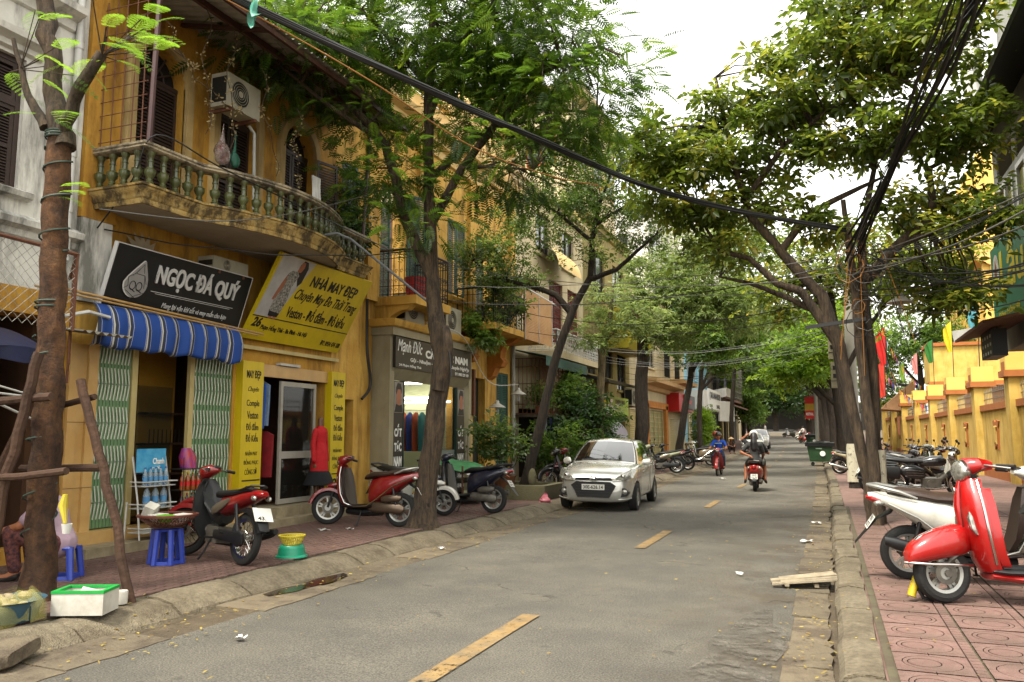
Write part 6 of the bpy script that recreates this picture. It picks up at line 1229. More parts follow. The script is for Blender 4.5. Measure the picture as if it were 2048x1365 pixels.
# ---- receding rows
FT=[('lime_tree','bright lime-green tree over the green bin',.7,36,'lime',.19,[((-.2,35.6,4.9),(1.4,1.5,1.1),52,13),((-1.4,36,4.4),(1.1,1.2,1.0),36,12),((.6,36.5,6.4),(1.6,1.5,1.2),44,13)],.22),
      ('dark_tree','dark trunk tree right of the second bin',.75,50,'mid',.22,[((-.6,50,6.2),(2.0,2,1.4),52,12),((-2.4,50,6.8),(1.6,1.6,1.1),36,12),((.8,50,8.2),(2,2,1.4),44,12)],.27),('dark_tree','second dark trunk tree along the right kerb, farther off',.7,60,'dark',.24,[((-.8,60,6.5),(2.3,2,1.6),54,12),((-3.0,60,7.6),(1.8,1.8,1.3),36,12),((.5,60,9.4),(2.4,2,1.5),44,12)],.3),
      ('dark_tree','third dark trunk tree on the right toward the street end',.7,72,'mid',.28,[((-1.6,72,7.5),(2.8,2.4,2),60,12),((-4.6,72,9.2),(2.4,2,1.6),44,12),((1.5,72,10.5),(2.8,2.4,1.8),50,12)],.34),('dark_tree','fourth dark trunk tree deep in the shade on the right',.6,88,'dark',.34,[((-3,88,8.5),(3.2,2.6,2.6),60,12),((0,88,12),(3.4,3,2.4),56,12)],.4),('dark_tree','farthest dark trunk tree on the right',.4,105,'dark',.4,[((-4,105,8),(3.6,3,3.2),70,12),((1,105,13),(4.5,3,3),60,12),((1.2,104,5),(2.2,2,2),40,12)],.45),
      ('hanging_tree','light green drooping tree at the left before the road end',-6.4,84,'mid',.3,[((-6.4,84,5.6),(1.7,1.7,2.6),80,13),((-6.2,83.5,8.6),(2.2,2,1.6),50,13),((-5.6,84,3.4),(1.1,1.2,1.1),26,12)],.22),('far_tree','leafy tree closing the left side at the street end',-6.8,108,'mid',.4,[((-6.5,108,9),(3.2,3,3.2),80,13),((-5,108,14),(4,3,2.6),70,13)],.35),
      ('far_tree','large leafy tree at the very end of the street',-3.4,138,'dark',.6,[((-6,138,9),(6,3,4.5),120,14),((2,138,9),(6,3,4.5),120,14),((-3,138,17),(7,3,4),100,13),((-3,138,4.5),(7,2,1.6),60,13)],.45),('garden_tree','rounded green tree behind the school wall',6.9,62,'mid',.26,[((6.4,62,8.2),(2.6,2.2,1.8),70,13),((8.8,63,8.0),(2.2,2,1.6),50,12),((4.4,62,7.4),(1.6,1.6,1.3),36,12),((4.6,68,5.0),(1.6,1.6,2),50,12)],.25),
      ('kerb_tree','leafy tree over the left parked bikes beyond orange door',-6.5,47,'mid',.24,[((-5.8,47,7.2),(1.9,1.8,1.5),56,12),((-4.2,47,8.6),(1.8,1.8,1.4),46,12),((-3.4,47,6.8),(1.2,1.3,1),28,12),((-3.2,47,11.2),(2,1.8,1.5),44,12)],.17),('kerb_tree','leafy tree half way along the left kerb beyond blue house',-6.3,66,'mid',.28,[((-4.6,66,9.4),(2.2,2,1.8),56,12),((-5.6,66,11.5),(2.4,2,1.6),50,12)],.2)]
for nm,lab,x_,y_,kd,sz,lb,r_ in FT:
 b=W(x_,y_,.1);lb=[((c[0]+gx(y_),c[1],c[2]+gz(y_)),rr_,int(n*.9),p) for c,rr_,n,p in lb];c0=Vector(lb[0][0]);limbs=[([b,(b[0]-.05,b[1],b[2]+2.2),(b[0]*.8+c0.x*.2,b[1],b[2]+c0.z*.7),tuple(c0)],[r_,r_*.9,r_*.75,r_*.25])]
 for c,rr_,n,p in lb[1:]:limbs.append(([(b[0]*.85+c0.x*.15,b[1],b[2]+c0.z*.55),tuple((Vector((b[0],b[1],b[2]+c0.z*.6))+Vector(c))/2),c],[r_*.5,r_*.35,r_*.12]))
 tree(nm,lab,limbs,lb,kd,sz,mBarkD,csize=sz*1.9,twig_r=.012+r_*.03)
# ---- shrubs, pot plants, vines
def bush(name,label,c,r_,kind,size,ncl,per,stems=5,base=None,cat='shrub',csize=.16,extra=None):
 b=base or (c[0],c[1],c[2]-r_[2]);t=thing(name,label,cat,b,world=True);P,A,Nn,S_,T,tw=crown_pts([(c,r_,ncl,per)],size,.7,csize,.3);leaves('foliage',kind,P,A,Nn,S_,T,t)
 if extra:P,A,Nn,S_,T,_=crown_pts([extra[0]],extra[2],.7,.1,.1);leaves('blossom',extra[1],P,A,Nn,S_,T,t)
 mb=MB()
 for k in range(stems):q=tw[k*len(tw) // stems][1];mb.tube([b,(b[0]*.6+q[0]*.4+.03*k,b[1]*.6+q[1]*.4,b[2]*.5+q[2]*.5),q],[.02,.014,.006],5)
 mb.build('stem',mBarkD,t);return t
bush('potted_tree','leafy potted tree beside the stone planter and black scooter',(-7.15,17.5,1.5),(.6,.5,.45),'small',.12,24,9,6,(-7.05,17.4,.55),'pot plant')
tag(MB().lathe([(.001,.3),(.2,.3),(.24,.36),(.3,.62),(.33,.66),(.28,.66),(.22,.56),(.001,.56)],(-7.05,17.4,0),'Z',20).build('plant_pot',M('terracotta_b','6a4428',.8,var=.2,scale=6)),'wide brown pot holding the leafy tree on the planter','plant pot')
bush('flowering_shrub','big dark shrub with pale pink blossoms behind the silver car',(-7.3,24.8,1.9),(1.1,2.2,1.0),'dark',.14,80,14,7,(-7.5,24.5,.15),csize=.24,extra=(((-7.1,25.6,2.2),(.8,1.2,.6),40,7),'flower',.07))
bush('leafy_shrub','mid-green fan-leaved shrub below the window cage',(-7.4,22.6,1.2),(.7,1.0,.7),'mid',.15,40,12,5,(-7.5,22.6,.15),csize=.2)
bush('hanging_plant','trailing green plant hanging off the left of plant balcony',(-7.9,18.3,4.3),(.3,.35,.6),'mid',.13,22,8,5,(-7.9,18.1,4.8),'pot plant')
bush('balcony_plant','dense potted greenery along the plant balcony rail',(-7.75,19.4,5.2),(.4,1.2,.6),'small',.12,44,10,6,(-7.8,19.4,4.4),'pot plant')
bush('cage_plant','spiky and leafy plants spilling from the window cage',(-7.75,25.0,3.0),(.35,1.3,.7),'mid',.15,44,10,6,(-7.9,25,2.3),'pot plant')
bush('cage_plant','small pot plants at the left of the window cage',(-7.95,22.9,2.75),(.25,.7,.3),'mid',.11,20,8,5,(-7.95,22.9,2.3),'pot plant')
bush('iron_balcony_plant','dark creeper on the green shutter beside curved balcony',(-8.35,12.95,5.9),(.25,.45,.95),'dark',.10,40,9,5,(-8.4,12.9,5.0),'creeper')
bush('topiary_shrub','light green column shrub beside the sky blue post',(-7.4,52,1.7),(.55,.9,1.5),'lime',.16,60,12,5,W(-7.4,52,.15),csize=.22)
bush('roof_plant','small bright plant growing on barber shop roof',(-8.05,17.9,4.1),(.25,.4,.35),'mid',.14,16,8,4,(-8.1,17.9,3.95),'pot plant')
bush('rooftop_plant','green plants above the white canopy of blue house',(-7.6,69,6.6),(.6,2.4,1.0),'lime',.2,36,10,5,(-7.8,69,5.5),'pot plant')
t=thing('dry_vine','thin vine with pale leaves hanging before the balcony air conditioner','vine',(-7.6,8.6,5.2),world=True);mb=MB();P,A=[],[]
for (a,b,n) in (((-7.5,7.9,7.3),(-7.6,8.2,5.6),16),((-7.5,8.4,7.3),(-7.55,8.6,5.5),20),((-7.4,8.9,6.9),(-7.45,9.5,5.4),20),((-7.4,9.8,6.6),(-7.4,9.9,5.3),24),((-7.6,7.5,6.5),(-7.5,8.8,6.1),22),((-7.7,7.4,6.9),(-7.6,7.9,6.4),18)):
 a,b=Vector(a),Vector(b);pts=[a.lerp(b,i/12)+Vector((.05*math.sin(i*1.3),.08*math.sin(i*.9),-.1*math.sin(math.pi*i/12))) for i in range(13)];mb.tube(pts,.006,4)
 for i in range(n):q=pts[int(12*rng.uniform(.1,1))];P.append(tuple(q));A.append(rng.normal(0,1,3))
mb.build('stem',mBark,t);n=len(P);leaves('foliage','dry',np.array(P),np.array(A),rng.normal(0,1,(n,3)),rng.uniform(.03,.06,n),rng.uniform(0,.8,n),t)
# ================================================================ motorbikes
def paint(c,n):return M('paint_'+n,c,.42,var=.06,scale=3,coat=.9,spec=.35,dirt=.25,dirtc=srgb('6a6254'),dscale=7,streak=(1,1,1),thr=(.52,.7))
mTyre=M('tyre_rubber','161513',.85,var=.2,scale=20,bump=.3,bscale=60);mChrome=M('chrome','b5b3ad',.18,metal=1,var=.06);mSilvP=M('silver_alloy','9a9992',.35,metal=.6,var=.08)
mBlkPl=M('black_plastic','121213',.45,var=.2,scale=8);mSeatB=M('black_vinyl_seat','131211',.5,var=.15,bump=.15,bscale=60);mSeatBr=M('brown_vinyl_seat','2d1d12',.5,c2='362416',scale=6,bump=.15,bscale=60)
mEng=M('engine_metal','5c5850',.5,metal=.5,c2='6d685e',scale=9,dirt=.5,dirtc=srgb('2c2822'),dscale=6,streak=(1,1,1));mHead=M('headlamp_glass','6e6d64',.08,spec=.9,metal=.55,c2='b0aea4',scale=30);mTail=M('red_lamp','8a0f10',.15,spec=.7,var=.1);mPlate=M('plate_white','cfcdc2',.5,var=.04)
mAmber=M('amber_lamp','c4641a',.2,spec=.6)
def wheel(t,x,r_,kind,w_=.045,Mx=None,rimc=None):
 e=bpy.data.objects.new('wheel',None);COL.objects.link(e);e.parent=t;e.empty_display_size=.05
 mb=MB();mb.lathe([(r_-.075,-w_*.8),(r_-.04,-w_),(r_-.012,-w_*.8),(r_,-w_*.35),(r_,w_*.35),(r_-.012,w_*.8),(r_-.04,w_),(r_-.075,w_*.8),(r_-.075,-w_*.8)],(x,0,r_),'Y',36)
 if Mx:mb.xf(Mx)
 mb.build('tyre',mTyre,e)
 mb=MB();ri=r_-.075;mb.lathe([(ri-.025,-w_*.65),(ri+.012,-w_*.85),(ri+.004,0),(ri+.012,w_*.85),(ri-.025,w_*.65),(ri-.025,-w_*.65)],(x,0,r_),'Y',36)
 mb.lathe([(.001,-.055),(.05,-.055),(.055,-.03),(.055,.03),(.05,.055),(.001,.055)],(x,0,r_),'Y',16)
 if kind=='spoke':
  for i in range(26):a=2*math.pi*i/26;b=a+(.5 if i % 2 else-.5);s_=.03 if i % 4<2 else-.03;mb.tube([(x+.05*math.cos(b),s_,r_+.05*math.sin(b)),(x+(ri-.01)*math.cos(a),0,r_+(ri-.01)*math.sin(a))],.0035,4,False)
 else:
  n={'five':5,'six':6,'ten':5}[kind]
  for i in range(n):
   a=2*math.pi*i/n+.3
   for d in ((-.16,.16) if kind=='five' else (-.1,.12)):
    p0=(x+.04*math.cos(a),r_+.04*math.sin(a));p1=(x+(ri-.01)*math.cos(a+d),r_+(ri-.01)*math.sin(a+d));L0=math.hypot(p1[0]-p0[0],p1[1]-p0[1])
    mb.obox(((p0[0]+p1[0])/2,0,(p0[1]+p1[1])/2),(L0,.03,.026),(0,-math.atan2(p1[1]-p0[1],p1[0]-p0[0]),0))
 if Mx:mb.xf(Mx)
 mb.build('rim',rimc or (mChrome if kind=='spoke' else mSilvP),e)
 mb=MB();mb.lathe([(.05,.06),(.09,.06),(.09,.066),(.05,.066)],(x,0,r_),'Y',20)
 if Mx:mb.xf(Mx)
 mb.build('brake_disc',mEng,e);return e
def bars(t,hx,hz,Mx,grip_w=.34,sweep=.1,mirrors=True,mir_h=.2,ch=mBlkPl):
 for s_ in (-1,1):
  mb=MB();mb.tube([(hx,s_*.05,hz-.03),(hx,s_*.14,hz),(hx-sweep*.6,s_*.22,hz)],.013,8);mb.xf(Mx);mb.build('handlebar',mChrome,t)
  mb=MB();mb.tube([(hx-sweep*.55,s_*.21,hz),(hx-sweep,s_*grip_w,hz-.01)],.019,10);mb.xf(Mx);mb.build('grip',mBlkPl,t)
  mb=MB();mb.tube([(hx+.02,s_*.16,hz+.01),(hx+.05-sweep*.4,s_*.24,hz),(hx+.03-sweep,s_*(grip_w-.01),hz-.02)],.007,6);mb.xf(Mx);mb.build('brake_lever',mSilvP,t)
  if mirrors:
   mb=MB();mb.tube([(hx-.02,s_*.16,hz),(hx+.01,s_*.22,hz+mir_h*.7),(hx,s_*.27,hz+mir_h)],.006,6);mb.ell((hx,s_*.29,hz+mir_h+.02),(.018,.06,.04));mb.xf(Mx);mb.build('mirror',mBlkPl,t)
def steerM(deg,x=.5):return Matrix.Translation((x,0,0)) @ Matrix.Rotation(R(deg),4,'Z') @ Matrix.Translation((-x,0,0))
def plate(t,x,z,tilt,lines,w_=.19,h=.14,zs=1):
 fr=frame((x,w_/2,z),(0,-1,0),(math.sin(tilt),0,math.cos(tilt)))
 mb=MB();mb.box(0,w_,0,h,-.003,.0);inframe(mb,fr);p=mb.build('number_plate',mPlate,t,False)
 for s_,a,b,c_,d in lines:text(s_,mBlackT,p,fr,a*w_,b*w_,c_*h,d*h,bold=.03,depth=.001)
def place(t,x,y,head,lean=0,z=None,s_=1):
 t.location=(x,y,.155 if z is None else z);t.rotation_euler=Euler((0,0,0));t.rotation_mode='XYZ';t.rotation_euler=(Matrix.Rotation(R(head),3,'Z') @ Matrix.Rotation(R(lean),3,'X')).to_euler();t.scale=(s_,)*3;return t
PLT=[('29-E1',.2,.8,.55,.9),('137.72',.1,.9,.1,.45)]
def scooter(label,col,seat=None,inner=None,steer=-25,rims='five',rimc=None,r_=.265,trim=mChrome,mirrors=False,stand=True,tailw=1,accent=None,lines=PLT,cvt=None,script=None,group=None,name='scooter',cat='scooter'):
 t=thing(name,label,cat,group=group);seat=seat or mSeatB;inner=inner or mBlkPl;S_=steerM(steer,.5);xf_,xr=.63,-.62;cvt=cvt or mEng
 wheel(t,xf_,r_*.98,rims,.045,S_,rimc);wheel(t,xr,r_*.98,rims,.05,None,rimc)
 mb=MB()
 for s_ in (-1,1):mb.tube([(xf_,s_*.07,r_),(xf_-.05,s_*.07,r_+.2),(.5,s_*.05,.66)],.018,8)
 mb.xf(S_);mb.build('fork',mBlkPl,t)
 mb=MB();mb.fender(xf_,r_,r_+.055,R(10),R(150),.085,n=14);mb.loft([(.66,0,r_+.33,.05,.02,R(-20)),(.58,0,r_+.34,.085,.05,R(-10)),(.5,0,r_+.36,.07,.04)],12);mb.xf(S_);mb.build('front_fender',col,t)
 mb=MB();mb.panel([(.30,.30,.13,.05),(.34,.36,.17,.06),(.385,.50,.205,.075),(.41,.66,.20,.09),(.43,.80,.17,.09),(.445,.90,.12,.07),(.45,.95,.06,.04)],.05,10);mb.build('leg_shield',col,t,True,50)
 mb=MB();mb.panel([(.25,.33,.13,.0),(.30,.45,.175,.005),(.335,.62,.17,.01),(.36,.78,.14,.02),(.39,.90,.085,.02)],.05,8);mb.build('inner_shield',inner,t,True,50)
 for s_ in (-1,1):
  mb=MB();mb.tube([(.40,s_*.13,.90),(.385,s_*.185,.78),(.36,s_*.212,.62),(.335,s_*.21,.48),(.27,s_*.18,.34),(.10,s_*.185,.285),(-.12,s_*.19,.30),(-.3,s_*.19,.42),(-.55,s_*.175,.62),(-.8,s_*.12,.74)],.009,6);mb.build('trim_strip',trim,t)
  mb=MB();mb.ell((.43,s_*.13,.72),(.03,.05,.055));mb.build('indicator',mHead,t)
 mb=MB();mb.loft([(.52,0,.97,.07,.05,R(-25)),(.47,0,1.0,.115,.085,R(-20)),(.40,0,1.03,.125,.075),(.32,0,1.05,.09,.04),(.28,0,1.05,.05,.02)],14);mb.xf(S_);mb.build('handlebar_cowl',col,t)
 mb=MB();mb.ell((.505,0,.985),(.045,.085,.055));mb.xf(S_);mb.build('headlight',mHead,t)
 mb=MB();mb.ell((.33,0,1.075),(.06,.07,.02));mb.xf(S_);mb.build('dashboard',mBlkPl,t);bars(t,.37,1.04,S_,mirrors=mirrors)
 mb=MB();mb.loft([(.33,0,.30,.16,.03),(.2,0,.29,.185,.035),(-.1,0,.30,.19,.045),(-.2,0,.32,.17,.06)],14);mb.build('floorboard',inner,t)
 mb=MB();mb.loft([(.28,0,.22,.1,.05),(.0,0,.2,.12,.06),(-.3,0,.22,.1,.06)],10);mb.build('underbody',mBlkPl,t)
 mb=MB();mb.loft([(-.10,0,.50,.10,.17),(-.14,0,.52,.15,.21),(-.3,0,.58,.185,.20),(-.5,0,.65,.18,.15),(-.72,0,.735,.14*tailw,.085),(-.9,0,.79,.085,.05),(-.97,0,.805,.04,.025)],18);mb.build('rear_body',col,t)
 mb=MB();mb.loft([(.0,0,.73,.05,.03,R(60)),(-.03,0,.755,.11,.05,R(30)),(-.15,0,.785,.14,.055),(-.38,0,.795,.15,.05),(-.5,0,.82,.145,.05),(-.7,0,.845,.115,.04),(-.8,0,.845,.07,.02)],16);mb.build('seat',seat,t)
 mb=MB()
 for s_ in (-1,1):mb.tube([(-.55,s_*.155,.80),(-.7,s_*.15,.86),(-.88,s_*.1,.9),(-.97,0,.905)],[.012,.018,.018,.016],8)
 mb.build('grab_rail',mSilvP if trim is mChrome else trim,t)
 mb=MB();mb.loft([(-.86,0,.765,.1,.045),(-.94,0,.775,.085,.035),(-.99,0,.785,.03,.015)],12);mb.build('tail_light',mTail,t)
 for s_ in (-1,1):mb=MB();mb.ell((-.88,s_*.1,.74),(.05,.03,.03));mb.build('rear_indicator',mHead,t)
 mb=MB();mb.loft([(-.76,0,.66,.07,.04,R(-30)),(-.9,0,.58,.075,.025,R(-50)),(-1.0,0,.46,.07,.014,R(-55)),(-1.1,0,.34,.05,.008,R(-55))],10);mb.build('rear_mudguard',mBlkPl,t);plate(t,-1.0,.49,.6,lines)
 mb=MB();mb.loft([(-.12,.08,.28,.04,.06),(-.25,.1,.29,.06,.09),(-.45,.1,.28,.05,.075),(-.66,.1,.27,.05,.085),(-.72,.1,.27,.02,.04)],14);mb.build('engine_cover',cvt,t)
 mb=MB();mb.loft([(-.35,.13,.41,.03,.04),(-.42,.135,.42,.045,.06),(-.62,.14,.43,.04,.055),(-.68,.13,.44,.02,.03)],12);mb.build('air_box',cvt,t)
 mb=MB();mb.tube([(.0,-.08,.2),(-.2,-.13,.2),(-.35,-.15,.24)],.018,8);mb.loft([(-.35,-.15,.26,.035,.04),(-.42,-.155,.28,.052,.06),(-.75,-.16,.37,.052,.06),(-.85,-.16,.40,.04,.045)],12);mb.build('exhaust',cvt if cvt is mBlkPl else mEng,t)
 for s_ in (-1,1):mb=MB();mb.tube([(xr+.02,s_*.12,.3),(xr+.1,s_*.13,.62)],.022,8);mb.build('shock_absorber',mBlkPl,t)
 if stand:mb=MB();mb.tube([(.0,.1,.24),(-.02,.2,.1),(.0,.24,.004)],.012,6);mb.obox((.0,.25,.008),(.06,.04,.012));mb.build('side_stand',mBlkPl,t)
 if script:
  fr=frame((-.75,.150,.66),(1,-.12,-.22),(0,-.25,1));text(script,mBlackT if script=='VISION' else mSilvP,t,fr,.08,.38,.05,.085,shear=.4,bold=.02,depth=.004)
 return t
def vespa(label,col,seat=None,steer=0,trim=mChrome,group=None,rider=False,name='scooter',inner=None):
 t=thing(name,label,'scooter',group=group);seat=seat or mSeatB;S_=steerM(steer,.5);H_=S_ @ Matrix.Translation((-.08,0,0));r_=.235;xf_,xr=.66,-.63
 wheel(t,xf_,r_,'five',.055,S_);wheel(t,xr,r_,'five',.055)
 mb=MB();mb.loft([(.955,0,.325,.03,.025),(.935,0,.35,.065,.055,R(-25)),(.88,0,.39,.10,.085,R(-20)),(.78,0,.435,.122,.11,R(-12)),(.66,0,.47,.13,.125,R(-6)),(.54,0,.495,.122,.135),(.46,0,.50,.09,.12),(.41,0,.49,.05,.08)],20)
 for i,(x,y,z) in enumerate(mb.v):mb.v[i]=(x,y,max(z,.31-.10*max(0,.62-x)))
 mb.xf(S_);mb.build('front_fender',col,t,True,50)
 mb=MB();mb.tube([(.44,-.08,.30),(.56,-.125,.305),(.68,-.13,.31),(.8,-.12,.31),(.90,-.085,.315),(.965,0,.315),(.90,.085,.315),(.8,.12,.31),(.68,.13,.31),(.56,.125,.305),(.44,.08,.30)],.012,8);mb.xf(S_);mb.build('fender_trim',trim,t)
 mb=MB();mb.loft([(.91,0,.445,.012,.008,R(-40)),(.84,0,.515,.022,.012,R(-25)),(.72,0,.572,.018,.008)],8);mb.xf(S_);mb.build('fender_crest',trim,t)
 mb=MB();mb.loft([(.64,.03,.27,.02,.05,R(60)),(.58,.05,.36,.03,.06,R(60)),(.52,.02,.46,.04,.06,R(70))],10);mb.tube([(.64,-.09,r_),(.64,.07,r_)],.03,10);mb.xf(S_);mb.build('suspension_arm',mEng,t)
 mb=MB();mb.panel([(.29,.25,.14,.05),(.32,.32,.17,.06),(.35,.44,.205,.07),(.375,.58,.22,.08),(.385,.72,.205,.09),(.385,.83,.165,.09),(.38,.92,.115,.08),(.375,1.0,.07,.06)],.07,14);mb.build('leg_shield',col,t,True,55)
 mb=MB();rows=[(.30,.32,.172),(.33,.44,.208),(.355,.58,.224),(.365,.72,.208),(.365,.83,.168),(.36,.92,.118),(.355,.99,.075)]
 for s_ in (-1,1):mb=MB();mb.tube([(x-.02,s_*w_,z) for x,z,w_ in rows],.012,8);mb.build('edge_trim',trim,t)
 mb=MB();mb.loft([(.455,0,.52,.02,.012,R(80)),(.465,0,.62,.04,.022,R(85)),(.475,0,.78,.045,.03,R(90)),(.465,0,.90,.035,.025,R(92)),(.45,0,.98,.02,.01,R(95))],10);mb.build('horn_cover',col,t)
 mb=MB();mb.ell((.492,0,.90),(.014,.022,.03));mb.build('badge',mChrome,t)
 for s_ in (-1,1):
  mb=MB();mb.loft([(.40,s_*.165,.55,.012,.01,R(80)),(.425,s_*.15,.60,.03,.022,R(82)),(.435,s_*.135,.68,.03,.022,R(86)),(.43,s_*.125,.73,.012,.01,R(88))],10);mb.build('indicator',mHead,t)
 mb=MB();mb.panel([(.22,.30,.12,0),(.27,.42,.17,0),(.29,.6,.17,.0),(.30,.78,.14,.01),(.31,.92,.08,.01)],.07,8);mb.build('glove_box',inner or col,t,True,50)
 mb=MB();mb.loft([(.50,0,1.09,.06,.05,R(-8)),(.45,0,1.10,.11,.075,R(-5)),(.38,0,1.115,.15,.062),(.31,0,1.12,.13,.04),(.26,0,1.115,.06,.02)],18)
 for s_ in (-1,1):mb.loft([(.40,s_*.10,1.11,.04,.055),(.385,s_*.15,1.11,.045,.048),(.37,s_*.20,1.105,.03,.035)],12)
 mb.xf(H_);mb.build('handlebar_cowl',col,t)
 mb=MB();mb.lathe([(.085,.46),(.098,.485),(.098,.52),(.088,.53)],(0,0,1.06),'X',24);mb.xf(H_);mb.build('headlight_rim',trim,t)
 mb=MB();mb.lathe([(.001,.555),(.04,.55),(.075,.538),(.09,.522)],(0,0,1.06),'X',24);mb.xf(H_);mb.build('headlight',mHead,t);bars(t,.375,1.10,H_,mirrors=False,grip_w=.36)
 mb=MB();mb.loft([(.30,0,.265,.15,.035),(.2,0,.255,.19,.03),(-.1,0,.255,.2,.035),(-.22,0,.28,.18,.06)],14);mb.build('floorboard',mBlkPl,t)
 mb=MB();mb.loft([(.30,0,.225,.14,.035),(.1,0,.205,.185,.04),(-.15,0,.21,.19,.04)],14);mb.build('floor_edge',col,t)
 mb=MB();mb.loft([(-.13,0,.48,.1,.18),(-.18,0,.5,.17,.23),(-.35,0,.52,.225,.24),(-.6,0,.53,.235,.22),(-.82,0,.56,.2,.18),(-.95,0,.60,.13,.12),(-1.0,0,.62,.06,.06)],20);mb.build('rear_body',col,t)
 mb=MB();mb.loft([(-.02,0,.74,.06,.03,R(50)),(-.06,0,.765,.12,.055,R(25)),(-.2,0,.79,.145,.055),(-.45,0,.8,.15,.05),(-.65,0,.83,.14,.05),(-.82,0,.82,.08,.03)],16);mb.build('seat',seat,t)
 mb=MB();mb.tube([(-.6,.16,.8),(-.85,.13,.86),(-.96,0,.87),(-.85,-.13,.86),(-.6,-.16,.8)],.012,8);mb.build('grab_rail',trim,t)
 mb=MB();mb.loft([(-.95,0,.68,.075,.07),(-1.0,0,.68,.065,.06),(-1.02,0,.68,.03,.03)],12);mb.build('tail_light',mTail,t)
 for s_ in (-1,1):mb=MB();mb.ell((-.93,s_*.15,.66),(.06,.035,.045));mb.build('rear_indicator',mHead,t)
 mb=MB();mb.loft([(-.9,0,.48,.08,.03,R(-50)),(-1.0,0,.40,.085,.012,R(-65)),(-1.03,0,.3,.07,.01,R(-75))],10);mb.build('rear_mudguard',mBlkPl,t);plate(t,-1.02,.36,.25,PLT)
 mb=MB();mb.loft([(-.4,-.14,.25,.04,.05),(-.5,-.15,.26,.06,.07),(-.8,-.15,.29,.055,.065),(-.88,-.15,.3,.03,.03)],12);mb.build('exhaust',mEng,t);mb=MB();mb.loft([(-.2,.1,.25,.05,.07),(-.6,.1,.24,.06,.09),(-.72,.1,.24,.03,.05)],12);mb.build('engine_cover',mEng,t)
 for s_ in (-1,1):mb=MB();mb.tube([(.40,s_*.2,1.09),(.47,s_*.13,1.03),(.47,s_*.06,.97)],.006,5);mb.xf(H_);mb.build('brake_cable',mBlkPl,t)
 for k in range(6):mb=MB();mb.box(-.16,.22,-.15+k*.056,-.138+k*.056,.285,.296);mb.build('floor_rib',mBlkPl,t,False)
 mb=MB();mb.tube([(.462,-.05,.53),(.47,-.055,.70),(.46,-.045,.96)],.003,4);mb.tube([(.462,.05,.53),(.47,.055,.70),(.46,.045,.96)],.003,4);mb.builds('panel_gap',mBlackM,t)
 if not rider:mb=MB();mb.tube([(.0,.1,.22),(.02,.17,.1),(.06,.21,.004)],.014,6);mb.obox((.06,.22,.008),(.08,.05,.014));mb.build('side_stand',mBlkPl,t)
 return t
